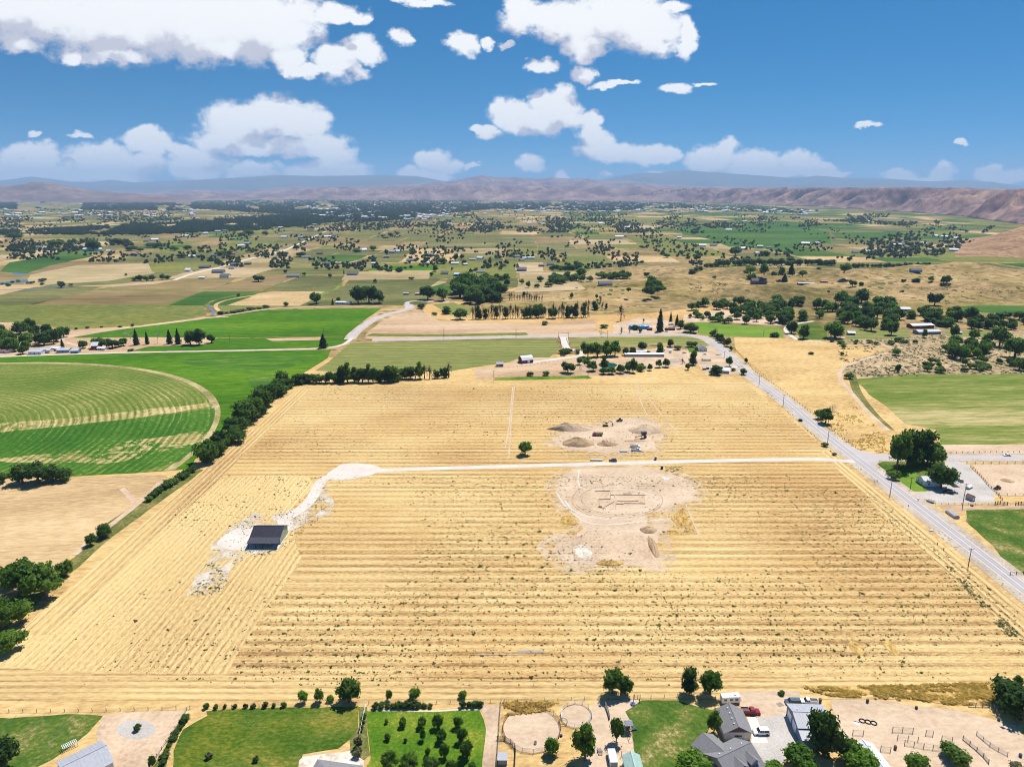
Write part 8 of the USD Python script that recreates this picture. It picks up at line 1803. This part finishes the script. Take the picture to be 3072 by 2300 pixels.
for a in (('m', 45, 345, 95, 'long red roofed shed at the left edge by the white lane', 'white_wall', 'red_roof', 'long_shed', 'shed', 9, 3.0, 1.4), ('m', 330, 360, 150, 'blue roofed shed at the left hand farmstead, nearest the lane', 'white_wall', 'blue_metal', 'long_shed', 'shed', 10, 3.2, 1.2), ('m', 420, 345, 110, 'blue roofed shed behind the nearest one at the left hand farmstead', 'cream_wall', 'blue_metal', 'long_shed', 'shed', 9, 3.0, 1.4),
          ('m', 590, 342, 130, 'pale roofed shed in the middle of the left hand farmstead', 'grey_wall', 'blue_metal', 'long_shed', 'shed', 9, 3.0, 1.2), ('m', 700, 348, 80, 'blue roofed shed at the right end of the left hand farmstead', 'blue_wall', 'blue_metal', 'long_shed', 'shed', 8, 3.0, 1.1), ('m', 520, 325, 110, 'white roofed shed half hidden at the back of the left hand farmstead', 'white_wall', 'white_metal', 'long_shed', 'shed', 8, 2.8, 1.2),
          ('m', 890, 314, 66, 'red walled house with a white roof right of the left hand farmstead', 'red_wall', 'white_metal', 'farmhouse', 'house', 9, 4.6, 3.2), ('m', 960, 318, 100, 'low white roofed annex beside the red walled house', 'white_wall', 'white_metal', 'long_shed', 'shed', 6, 2.4, 0.9), ('r', 962, 314, 100, 'long low white roof beside the clump of huge dark trees', 'white_wall', 'white_metal', 'long_shed', 'shed', 8, 3.0, 1.0),
          ('l', 1280, 352, 260, 'farther of two long barns with pale roofs at the right', 'red_wall', 'white_metal', 'long_barn', 'barn', 12, 3.6, 1.6), ('l', 1340, 408, 268, 'nearer of two long barns with pale roofs at the right', 'grey_wood', 'blue_metal', 'long_barn', 'barn', 11, 3.4, 1.5), ('l', 740, 195, 96, 'pale roofed house hidden in the right hand wood', 'cream_wall', 'light_grey', 'farmhouse', 'house', 11, 3.2, 2.4), ('l', 1125, 198, 112, 'grey garage at the edge of the right hand wood', 'grey_wall', 'light_grey', 'farm_garage', 'garage', 11, 3.6, 2.2),
          ('l', 632, 415, 76, 'little blue grey house on the paddock by the bright tree', 'blue_wall', 'blue_metal', 'farmhouse', 'house', 7, 2.8, 1.5), ('l', 1620, 408, 60, 'small grey shed right of the long barns', 'grey_wall', 'grey_metal', 'shed', 'shed', 6, 2.4, 1.0), ('C', 500, 758, 118, 'large dark timber lodge on the brown bank', 'brown_wall', 'dark_shingle', 'lodge', 'lodge', 13, 5.2, 4.2), ('C', 735, 757, 80, 'dark house between the lodge and the long dark barn', 'brown_wall', 'dark_shingle', 'farmhouse', 'house', 11, 3.6, 3.0),
          ('C', 803, 768, 122, 'long dark barn with a pale roof edge near the lodge', 'brown_wall', 'grey_metal', 'long_barn', 'barn', 10, 3.2, 1.2), ('C', 920, 752, 56, 'low red shed at the end of the long dark barn', 'red_wall', 'red_roof', 'shed', 'shed', 6, 2.4, 0.8), ('C', 1520, 683, 80, 'blue grey house below the dry hill', 'blue_wall', 'dark_shingle', 'farmhouse', 'house', 12, 3.4, 3.0), ('C', 1890, 656, 125, 'large dark roofed house at the foot of the dry hill', 'brown_wall', 'dark_shingle', 'farmhouse', 'house', 15, 3.6, 3.2),
          ('C', 1615, 548, 54, 'white house with an orange roof at the hamlet', 'white_wall', 'tan_roof', 'farmhouse', 'house', 14, 5.0, 3.0), ('B', 1712, 770, 104, 'wide dark roofed hill house on the brown slope', 'grey_wall', 'dark_shingle', 'farmhouse', 'house', 15, 3.4, 3.4), ('B', 1168, 678, 78, 'big blue house with a dark roof and a pale drive', 'blue_wall', 'dark_shingle', 'farmhouse', 'house', 16, 4.2, 4.0), ('B', 668, 698, 56, 'dark roofed house at the left of the far pair', 'grey_wall', 'dark_shingle', 'farmhouse', 'house', 13, 3.4, 3.0),
          ('B', 746, 710, 44, 'blue walled house at the right of the far pair', 'blue_wall', 'blue_metal', 'farmhouse', 'house', 12, 4.4, 2.2), ('B', 905, 690, 66, 'white house with outbuildings beside the far pair', 'white_wall', 'grey_shingle', 'farmhouse', 'house', 12, 3.6, 2.4), ('B', 1296, 648, 44, 'low dark barn left of the far hedge', 'brown_wall', 'dark_shingle', 'shed', 'barn', 10, 3.2, 2.0), ('B', 1355, 640, 50, 'dark roofed house behind the low dark barn', 'grey_wall', 'dark_shingle', 'farmhouse', 'house', 12, 3.6, 3.0),
          ('B', 70, 704, 82, 'long grey house with two trees beside it in the far middle', 'grey_wall', 'dark_shingle', 'farmhouse', 'house', 12, 3.4, 3.0), ('B', 448, 613, 66, 'wide grey house by the small orchard in the far middle', 'grey_wall', 'grey_shingle', 'farmhouse', 'house', 13, 3.6, 2.8), ('B', 290, 592, 44, 'blue house in the far middle near the gravel lane', 'blue_wall', 'grey_shingle', 'farmhouse', 'house', 12, 4.2, 2.6), ('B', 210, 634, 40, 'pale house under a round tree in the far middle', 'blue_wall', 'light_grey', 'farmhouse', 'house', 11, 3.2, 2.0),
          ('B', 570, 631, 40, 'white shed beyond the long green field', 'white_wall', 'white_metal', 'shed', 'shed', 10, 3.4, 1.5), ('B', 735, 634, 60, 'white farm buildings beside two tall far trees', 'white_wall', 'light_grey', 'farmhouse', 'house', 12, 3.4, 2.0), ('B', 850, 606, 50, 'pale shed right of the two tall far trees', 'cream_wall', 'grey_metal', 'shed', 'shed', 10, 3.0, 1.5), ('B', 1230, 598, 56, 'dark roofed barn at the far equipment yard', 'grey_wall', 'blue_metal', 'shed', 'barn', 12, 3.6, 2.0), ('B', 1140, 588, 40, 'house at the left of the far equipment yard', 'cream_wall', 'grey_shingle', 'farmhouse', 'house', 12, 3.6, 2.4),
          ('q', 940, 340, 76, 'pale roof among the trees of the dense dark wood', 'cream_wall', 'light_grey', 'farmhouse', 'house', 10, 3.2, 1.8), ('q', 700, 402, 80, 'white building between the big trees above the road bend', 'white_wall', 'white_metal', 'farmhouse', 'house', 9, 3.6, 1.6), ('B', 420, 830, 44, 'small grey shed behind the road bend', 'grey_wall', 'grey_metal', 'shed', 'shed', 7, 2.6, 1.0), ('B', 500, 832, 50, 'low brown farm building behind the road bend', 'brown_wall', 'grey_metal', 'shed', 'shed', 8, 2.8, 1.2), ('B', 1525, 793, 14, 'tiny pinkish hut on the brown slope', 'cream_wall', 'tan_roof', 'shed', 'hut', 4, 2.6, 0.8),
          ('A', 1216, 680, 46, 'bright white barn left of the gravel road', 'white_wall', 'white_metal', 'shed', 'barn', 12, 4.0, 3.0), ('A', 1408, 690, 92, 'wide blue grey house beside the gravel road', 'blue_wall', 'dark_shingle', 'farmhouse', 'house', 13, 3.8, 3.4), ('A', 1452, 720, 72, 'white house with a dark roof nearest beside the gravel road', 'white_wall', 'dark_shingle', 'farmhouse', 'house', 13, 3.8, 3.6), ('A', 1306, 727, 48, 'low white shed by the pale path', 'white_wall', 'white_metal', 'shed', 'shed', 9, 3.0, 1.2), ('A', 1515, 643, 56, 'blue grey house right of the gravel road', 'blue_wall', 'dark_shingle', 'farmhouse', 'house', 13, 4.0, 3.0),
          ('A', 1500, 664, 46, 'white house just below the blue grey one by the gravel road', 'white_wall', 'grey_shingle', 'farmhouse', 'house', 12, 3.6, 2.4), ('A', 1320, 658, 80, 'long dark house left of the gravel road', 'brown_wall', 'dark_shingle', 'farmhouse', 'house', 13, 3.4, 2.8), ('A', 1600, 636, 46, 'dark house at the right of the gravel road cluster', 'brown_wall', 'dark_shingle', 'farmhouse', 'house', 12, 3.6, 2.6), ('A', 1895, 718, 100, 'pale grey house with a lone tree behind it beyond the olive pasture', 'grey_wall', 'grey_shingle', 'farmhouse', 'house', 13, 3.6, 3.0),
          ('A', 2110, 636, 60, 'dark roofed house far behind the lone field tree', 'grey_wall', 'dark_shingle', 'farmhouse', 'house', 13, 3.6, 2.8), ('A', 2190, 632, 44, 'tan house right of the far dark roofed one', 'cream_wall', 'tan_roof', 'farmhouse', 'house', 12, 3.4, 2.6), ('A', 1980, 592, 70, 'white house in the far tree row', 'white_wall', 'grey_shingle', 'farmhouse', 'house', 12, 3.6, 2.4), ('A', 2068, 567, 44, 'dark shed at the right of the far tree row', 'brown_wall', 'dark_shingle', 'shed', 'shed', 12, 3.6, 2.0), ('A', 862, 578, 62, 'dark blue barn in the far left farms', 'blue_wall', 'dark_shingle', 'shed', 'barn', 12, 4.0, 2.4), ('A', 1508, 570, 46, 'house with an orange red roof in the far left farms', 'cream_wall', 'red_roof', 'farmhouse', 'house', 12, 3.6, 2.6), ('A', 1385, 580, 50, 'grey house left of the orange red roof', 'grey_wall', 'grey_shingle', 'farmhouse', 'house', 12, 3.6, 2.4)):
    simple(*a[:9], *a[9:12], rot=rnd.uniform(-12, 12))
# houses too far away to show their parts
far_house = None
for k, (p, x, y, w) in enumerate([('A', x, y, w) for x, y, w in ((290, 527, 40), (335, 523, 46), (700, 552, 50), (720, 500, 40), (630, 545, 44), (950, 487, 40), (1690, 404, 44), (1950, 464, 40), (2120, 460, 44), (2160, 450, 36), (1840, 462, 40), (1600, 505, 46), (1560, 520, 40), (250, 530, 36), (1200, 455, 36), (1410, 425, 36), (1820, 400, 36), (2010, 415, 40), (560, 545, 50), (1170, 585, 40), (1240, 590, 40), (1460, 420, 36), (1000, 480, 40), (2040, 380, 30), (1330, 438, 30))] +
                                [('B', x, y, w) for x, y, w in ((110, 552, 44), (140, 548, 40), (330, 560, 40), (360, 556, 36), (470, 560, 30), (1220, 370, 30), (1300, 375, 30), (1850, 398, 34), (1830, 455, 40), (1800, 460, 50), (2190, 465, 30), (700, 375, 26), (940, 385, 30), (500, 335, 40), (350, 335, 40), (540, 345, 40), (60, 350, 40), (1680, 370, 30), (580, 575, 36), (1190, 600, 34), (1170, 612, 34), (900, 600, 40), (800, 640, 30))] +
                                [('C', x, y, w) for x, y, w in ((130, 518, 44), (200, 515, 40), (390, 538, 40), (505, 525, 36), (480, 565, 30), (560, 530, 30), (800, 505, 50), (870, 503, 40), (1390, 515, 50), (1420, 510, 40), (1560, 505, 40), (1760, 548, 50), (1700, 460, 40), (1080, 380, 26), (1200, 360, 30), (400, 360, 30), (300, 415, 36), (1500, 360, 30), (1640, 455, 36), (1780, 470, 36), (1200, 560, 40), (1120, 562, 36))]):
    q = at(p, x, y)
    s, dep = dist_scale(q)
    L = min(max(w * s / 2.1592, 11), 34)
    lab = {'A': 'far farmhouse on the left half of the valley floor', 'B': 'far farmhouse in the middle of the valley floor', 'C': 'far farmhouse on the right side of the valley floor'}[p]
    gp = {'A': 'far farmhouses on the left of the valley', 'B': 'far farmhouses in the middle of the valley', 'C': 'far farmhouses on the right of the valley'}[p]
    kd = k % 4
    if far_house is None:
        far_house = []
    if len(far_house) <= kd:
        far_house.append(building('valley_house', lab, 'house', (q[0], q[1] + 4, q[2]), 0, 12, 8, 3.2, 2.4, ['white_wall', 'cream_wall', 'white_wall', 'grey_wall'][kd], ['light_grey', 'grey_shingle', 'white_metal', 'grey_metal'][kd], 'gable', 0.4, group=gp))
        stage.GetPrimAtPath(far_house[-1].GetPath())
    else:
        copy_of(far_house[kd], (q[0], q[1] + 4, q[2]), rnd.uniform(-40, 40), (L / 12, min(L / 12, 1.6), min(L / 12, 1.5)), lab, 'house', gp)


# ------------------------------------------------------------------ poles, signs and fences
def pole(p, x, y, hpx, label, arms=1, lean=0.0, group=None):
    q = at(p, x, y)
    s, dep = dist_scale(q)
    Hh = min(max(hpx * s / PANEL[p][2] / math.cos(dep), 6.0), 14.5)
    t = thing('utility_pole', label, 'utility pole', q, rnd.uniform(-4, 4), None, group)
    part(t, 'pole', tube([(0, 0, -0.2), (lean * 0.5, 0, Hh * 0.5), (lean, 0, Hh)], [0.21, 0.18, 0.14], 8), 'pole_wood')
    for k in range(arms):
        z = Hh - 0.45 - k * 1.0
        part(t, 'crossarm', box(lean - 1.25, lean + 1.25, -0.20, -0.09, z - 0.08, z + 0.08), 'pole_wood')
        for xx in (-1.1, -0.45, 0.45, 1.1):
            part(t, 'insulator', tube([(lean + xx, -0.145, z + 0.08), (lean + xx, -0.145, z + 0.32)], [0.06, 0.04], 6), 'steel')
    return t


for a in (('F', 1848, 1192, 125, 'utility pole with a crossarm standing by the road at the right, nearest of all'), ('F', 1342, 727, 112, 'leaning utility pole on the road verge opposite the junction lawn'), ('F', 938, 388, 100, 'utility pole on the verge just beyond the junction'), ('F', 650, 147, 75, 'utility pole on the verge beside the dry triangle field'), ('C', 494, 1418, 66, 'utility pole on the verge beyond the gold field corner'), ('i', 738, 1018, 150, 'utility pole standing on the bright junction lawn'),
          ('i', 1415, 1240, 290, 'tall utility pole by the fence of the junction yard'), ('k', 1340, 655, 95, 'utility pole beside the road at the white house'), ('j', 478, 240, 110, 'utility pole by the road behind the striped hayfield'), ('j', 1605, 208, 98, 'utility pole left of the white lay by behind the pond wood'), ('j', 1692, 248, 110, 'utility pole right of the white lay by behind the pond wood'), ('j', 185, 808, 140, 'utility pole at the left end of the green grass strip'), ('j', 1433, 778, 72, 'utility pole at the right end of the green grass strip'),
          ('k', 955, 285, 105, 'utility pole at the corner of the bright hayfield'), ('k', 1920, 330, 80, 'utility pole at the far right of the bright hayfield'), ('B', 665, 1110, 60, 'utility pole at the road in the middle of the striped hayfield'), ('A', 50 + 2050, 1095, 50, 'utility pole at the edge of the vivid alfalfa'), ('A', 1490, 1140, 50, 'utility pole in the narrow green field')):
    pole(*a)
q = at('i', 708, 1285)
t = thing('road_sign', 'road sign seen from behind on the left verge of the main road', 'sign', q, 0)
part(t, 'post', box(-0.05, 0.05, -0.04, 0.04, 0, 2.6), 'steel'); part(t, 'plate', box(-0.35, 0.35, 0.045, 0.07, 1.8, 2.6), 'steel')
q = at('i', 336, 700)
t = thing('stop_sign', 'red sign on a post at the corner of the road junction', 'sign', q, 0)
part(t, 'post', box(-0.05, 0.05, -0.04, 0.04, 0, 2.9), 'steel')
part(t, 'plate', tube([(0.075, 0, 2.5), (0.10, 0, 2.5)], 0.42, 8), 'car_red')
t = thing('fence_brace', 'white braced gate frame on the verge across from the junction', 'gate frame', at('i', 292, 940), 10)
for x in (-0.9, 0.9):
    part(t, 'post', tube([(x, 0, 0), (x, 0, 1.9)], 0.10, 6), 'grey_wood')
part(t, 'rail', tube([(-0.9, 0, 1.0), (0.9, 0, 1.0)], 0.07, 6), 'grey_wood')
t = thing('mailbox_row', 'white mailbox cluster beside the junction yard entrance', 'mailbox', at('i', 840, 1170), 20)
part(t, 'box', box(-0.6, 0.6, -0.3, 0.3, 0.8, 1.4), 'frame_white'); part(t, 'post', box(-0.07, 0.07, -0.07, 0.07, 0, 0.8), 'wood')
t = thing('concrete_block', 'pale concrete block lying on the verge of the main road', 'block', at('i', 1015, 1562), 15)
part(t, 'block', box(-1.2, 1.2, -0.5, 0.5, 0, 0.5), 'concrete'); part(t, 'lifting_eye', tube([(-0.2, 0, 0.5), (0, 0, 0.62), (0.2, 0, 0.5)], 0.03, 5), 'steel')


def fence(label, pts, space=3.2, h=1.25, rails=(0.35, 0.7, 1.05), post='grey_wood', rail='steel', pw=0.07, rw=0.018, name='fence', nmax=290, smooth=0):
    pts = np.array([q[:2] for q in pts], float)
    if smooth:
        pts = chaikin(pts, smooth, False)
    seg = np.concatenate([[0], np.cumsum(np.linalg.norm(np.diff(pts, axis=0), axis=1))])
    n = min(max(int(seg[-1] / space), 1), nmax)
    o = pts[0]
    t = thing(name, label, 'fence', (o[0], o[1], float(terrain(*o))), 0)
    S_ = np.array([[np.interp(u, seg, pts[:, 0]) - o[0], np.interp(u, seg, pts[:, 1]) - o[1]] for u in np.linspace(0, seg[-1], n + 1)])
    for x, y in S_:
        part(t, 'post', box(x - pw, x + pw, y - pw, y + pw, -0.1, h * rnd.uniform(0.97, 1.06)), post)
    for z in rails:
        part(t, 'rail', tube([(x, y, z) for x, y in S_], rw, 4), rail)
    return t


near = [at('a', -200, 668), at('a', 1000, 655), at('a', 2000, 628), at('b', 900, 600), at('b', 1760, 575), at('c', 0, 575), at('c', 900, 560), at('c', 2180, 520), at('d', 120, 525), at('d', 900, 500)]
fence('wire fence with thin posts along the near edge of the gold field', near, 4.5, 1.3)
fence('white rail fence between the two lawns', [at('b', 1775, 582), at('b', 1755, 680), at('b', 1710, 915)], 2.4, 1.3, (0.5, 1.1), 'frame_white', 'frame_white', 0.08, 0.06)
fence('rail fence along the planting right of the dirt yard', [at('a', 2000, 640), at('a', 1960, 715), at('a', 1680, 1140)], 2.6, 1.2, (0.5, 1.0), 'wood', 'grey_wood', 0.08, 0.05)
fence('pipe fence between the orchard walk and the round pen', [at('c', 1082, 545), at('c', 1065, 760), at('c', 1055, 960), at('c', 1030, 1260)], 2.4, 1.6, (0.4, 0.8, 1.2, 1.5), 'wood', 'steel', 0.07, 0.035)
fence('dark board fence from the shelter to the round pen', [at('c', 1040, 960), at('c', 1150, 965), at('c', 1240, 1050), at('c', 1225, 1290)], 2.2, 1.7, (0.3, 0.7, 1.1, 1.5), 'dark_metal', 'dark_metal', 0.08, 0.07)
ell = lambda p, c, r, a0, a1, n: [at(p, c[0] + r[0] * math.cos(a), c[1] + r[1] * math.sin(a)) for a in np.linspace(a0, a1, n)]
fence('ring of pipe panels round the large sandy pen', ell('c', (1410, 855), (312, 250), 0, 2 * PI, 29), 3.4, 1.7, (0.3, 0.65, 1.0, 1.35, 1.65), 'rust', 'rust', 0.06, 0.035, 'pen_fence')
fence('ring of white pipe panels round the small pen', ell('c', (1890, 700), (170, 132), -0.2, 2 * PI - 0.2, 19), 2.6, 1.7, (0.3, 0.65, 1.0, 1.35, 1.65), 'frame_white', 'frame_white', 0.06, 0.04, 'pen_fence')
fence('wooden lattice fence right of the small pen', [at('d', 110, 560), at('d', 150, 640), at('d', 175, 740)], 2.0, 1.8, (0.3, 0.6, 0.9, 1.2, 1.5, 1.75), 'wood', 'grey_wood', 0.07, 0.05)
fence('short fence corner beside the blue swing', [at('d', 440, 515), at('d', 500, 515), at('d', 495, 560)], 1.6, 1.7, (0.5, 1.0, 1.5), 'wood', 'steel', 0.08, 0.03)
for k, (pts, lb) in enumerate(((((495, 485), (565, 490), (630, 488), (690, 495), (755, 500)), 'row of four tall pipe panels standing in the horse lot'), (((-10, 520), (60, 525), (125, 530)), 'pair of pipe panels above the white roofed barn'), (((345, 725), (410, 738), (470, 745)), 'low pipe gate right of the white roofed barn'), (((560, 585), (690, 600), (820, 608)), 'line of loose posts in front of the four pipe panels'), (((650, 650), (760, 668), (855, 690), (940, 700), (1040, 715), (1130, 725)), 'long fence with rails across the horse lot'),
                               (((920, 525), (1010, 540)), 'short low rail in the middle of the horse lot'), (((1120, 595), (1190, 605), (1255, 612)), 'pair of pipe panels right of the long horse lot fence'))):
    fence(lb, [at('w', *q) for q in pts], 2.2, 1.9, (0.4, 0.8, 1.2, 1.6, 1.85) if k != 3 else (), 'dark_metal', 'steel', 0.07, 0.03, 'pipe_panel')
fence('dark board fence at the shaded end of the horse lot', [at('f', 1480, 745), at('f', 1800, 750), at('f', 1880, 900)], 2.2, 1.6, (0.4, 0.8, 1.2), 'grey_wood', 'grey_wood', 0.08, 0.07)
fence('dark rail fence slanting to the bottom right corner', [at('f', 1400, 1180), at('f', 1650, 1390), at('f', 1740, 1500)], 2.2, 1.5, (0.4, 0.8, 1.2), 'grey_wood', 'grey_wood', 0.09, 0.08)
fence('second rail fence slanting to the bottom right corner', [at('f', 1580, 1120), at('f', 1780, 1290), at('f', 1990, 1400)], 2.2, 1.5, (0.4, 0.8, 1.2), 'steel', 'steel', 0.07, 0.06)
fence('post fence along the far side of the main road', [at('C', 330, 1170), at('C', 470, 1330), at('C', 620, 1430), at('F', 880, 230), at('F', 1120, 415)], 5.5, 1.4, (0.5, 1.0), 'pole_wood', 'steel', 0.10, 0.02)
fence('post fence along the far side of the side road', [at('i', 1190, 560), at('i', 1700, 552), at('i', 2300, 548)], 3.8, 1.3, (0.5, 1.0), 'pole_wood', 'steel', 0.11, 0.02)
fence('white rail fence along the near side of the side road', [at('i', 1470, 695), at('i', 1560, 698), at('i', 2300, 695)], 4.5, 1.5, (0.4, 0.9, 1.4), 'pole_wood', 'light_grey', 0.10, 0.05)
fence('rail fence slanting along the corral to the red tractor', [at('i', 1520, 740), at('i', 1640, 850), at('i', 1750, 985), at('i', 1850, 1070), at('i', 1930, 1170)], 3.2, 1.5, (0.4, 0.9, 1.4), 'pole_wood', 'rust', 0.10, 0.05)
fence('pale rail fence at the near side of the corral', [at('i', 1890, 1100), at('i', 2060, 1105), at('i', 2300, 1110)], 4.0, 1.4, (0.5, 1.0, 1.35), 'grey_wood', 'light_grey', 0.08, 0.04)
fence('post and rail fence along the bottom of the junction yard', [at('i', 1060, 1225), at('i', 1400, 1222), at('i', 1600, 1228), at('i', 1840, 1230)], 3.5, 1.1, (0.5, 0.95), 'grey_wood', 'grey_wood', 0.08, 0.04)
fence('heavy timber gate and chute right of the junction yard', [at('i', 1835, 1225), at('i', 1900, 1215), at('i', 1935, 1225), at('i', 1995, 1228)], 1.6, 1.9, (0.5, 1.0, 1.5), 'pole_wood', 'pole_wood', 0.14, 0.08)
fence('heavy timber fence at the right edge below the corral', [at('i', 2100, 1232), at('i', 2180, 1225), at('i', 2300, 1228)], 1.7, 1.9, (0.5, 1.0, 1.5), 'pole_wood', 'pole_wood', 0.14, 0.08)
fence('row of short posts on the verge by the gold field', [at('F', 1650, 1045), at('F', 1690, 1080)], 3.0, 1.4, (), 'pole_wood', 'pole_wood', 0.12, 0.05, 'post_row')
fence('timber brace at the right edge beside the pasture', [at('F', 2120, 1240), at('F', 2170, 1235), at('F', 2300, 1235)], 3.2, 1.6, (0.6, 1.2), 'pole_wood', 'pole_wood', 0.11, 0.06)
fence('wire fence above the green grass strip', [at('j', 240, 755), at('j', 800, 742), at('j', 1340, 732)], 6.0, 1.3, (0.5, 1.1), 'grey_wood', 'steel', 0.09, 0.02)
fence('yard fence below the red barn', [at('j', 380, 640), at('j', 520, 625), at('j', 700, 600), at('j', 850, 570), at('j', 1040, 555)], 4.5, 1.4, (0.5, 1.1), 'pole_wood', 'steel', 0.11, 0.02)
fence('dark hedge fence on the left of the hedged drive', [at('j', 1040, 225), at('j', 1065, 260), at('j', 1080, 340), at('j', 1110, 380)], 4.0, 1.3, (0.6, 1.1), 'pole_wood', 'pole_wood', 0.12, 0.06)
fence('rusty fence on the right of the hedged drive', [at('j', 1145, 240), at('j', 1165, 300), at('j', 1195, 360), at('j', 1310, 370)], 4.0, 1.3, (0.6, 1.1), 'rust', 'rust', 0.12, 0.06)
t = thing('ranch_gate', 'tall timber gateway where the hedged drive meets the road', 'gateway', at('j', 1110, 235), 0)
for x in (-6.0, 6.0):
    part(t, 'post', tube([(x, 0, 0), (x, 0, 6.0)], 0.2, 7), 'pole_wood')
part(t, 'crossbeam', tube([(-6.4, 0, 5.8), (6.4, 0, 5.8)], 0.17, 7), 'pole_wood')
fence('field fence along the edge of the scrubland paddock', [at('k', 1480, 520), at('k', 1700, 740), at('k', 1950, 930)], 5.0, 1.3, (0.5, 1.0), 'pole_wood', 'steel', 0.10, 0.02)
fence('yard fence behind the stubble strip', [at('k', 550, 690), at('k', 720, 690), at('k', 760, 740)], 4.0, 1.4, (0.4, 0.9, 1.3), 'grey_wood', 'grey_wood', 0.10, 0.06)
# loose things
for k, (p, x, y, m, lb, h) in enumerate((('e', 1778, 690, 'rust', 'dark brown upright barrel at the top of the horse lot', 1.3), ('w', 530, 705, 'rust', 'brown barrel beside the low pipe gate', 1.3), ('w', 800, 190, 'dark_metal', 'small dark barrel alone in the horse lot', 0.9), ('f', 1875, 930, 'blue_plastic', 'blue barrel in the shade at the right of the horse lot', 1.1), ('f', 2160, 1410, 'blue_plastic', 'blue barrel in the shade at the right edge', 1.1), ('c', 1450, 1000, 'light_grey', 'pale barrel on the sand of the large round pen', 0.9), ('c', 1725, 920, 'tyre', 'dark tub against the large round pen fence', 0.7))):
    t = thing('barrel', lb, 'barrel', at(p, x, y), 0)
    part(t, 'body', tube([(0, 0, 0), (0, 0, h * 0.5), (0, 0, h)], [0.42, 0.47, 0.42], 14), m)
    part(t, 'lid', tube([(0, 0, h), (0, 0, h + 0.04)], 0.40, 14), 'dark_metal')
for k, (p, x, y, lb) in enumerate((('w', 160, 350, 'row of old tyres lying in the horse lot'), ('c', 1785, 775, 'round hay feeder ring between the two pens'))):
    t = thing('tyre_ring', lb, 'tyre' if k == 0 else 'feeder', at(p, x, y), 0)
    for j in range(3 if k == 0 else 1):
        r = 0.9 if k == 0 else 1.4
        part(t, 'tyre' if k == 0 else 'ring', tube([(j * 1.6 - 1.2 + r * math.cos(a), -j * 0.5 + r * math.sin(a), 0.22 if k == 0 else 0.6) for a in np.linspace(0, 2 * PI, 17)], 0.2 if k == 0 else 0.1, 6), 'tyre' if k == 0 else 'rust')
t = thing('scrap_sheet', 'white sheet of scrap lying beside the old tyres', 'sheet', at('w', 45, 378), -25)
part(t, 'sheet', box(-0.9, 0.9, -0.6, 0.6, 0.05, 0.12), 'white_metal'); part(t, 'folded_edge', box(-0.9, 0.9, 0.6, 0.66, 0.05, 0.4), 'white_metal')
t = thing('feed_trough', 'white feed trough between the willow like tree and the small pen', 'trough', at('c', 1905, 960), 70)
part(t, 'trough', join([box(-1.6, 1.6, -0.5, -0.42, 0.2, 0.8), box(-1.6, 1.6, 0.42, 0.5, 0.2, 0.8), box(-1.6, 1.6, -0.42, 0.42, 0.2, 0.26)]), 'white_metal')
for x in (-1.4, 1.4):
    part(t, 'leg', box(x - 0.06, x + 0.06, -0.5, 0.5, 0, 0.2), 'steel')
# ------------------------------------------------------------------ the air
hz = usdkit.material(stage, '/World/Looks/haze', {'v': ('principled_volume', {'color': (0.48, 0.70, 1.0), 'density': 3.8e-5, 'anisotropy': 0.0})}, [], volume='v.volume')
tag(usdkit.mesh(stage, '/World/haze', box(-52000, 52000, -2500, 50000, -60, 1560), hz), 'thin blue summer haze over the valley', 'haze', kind='stuff')
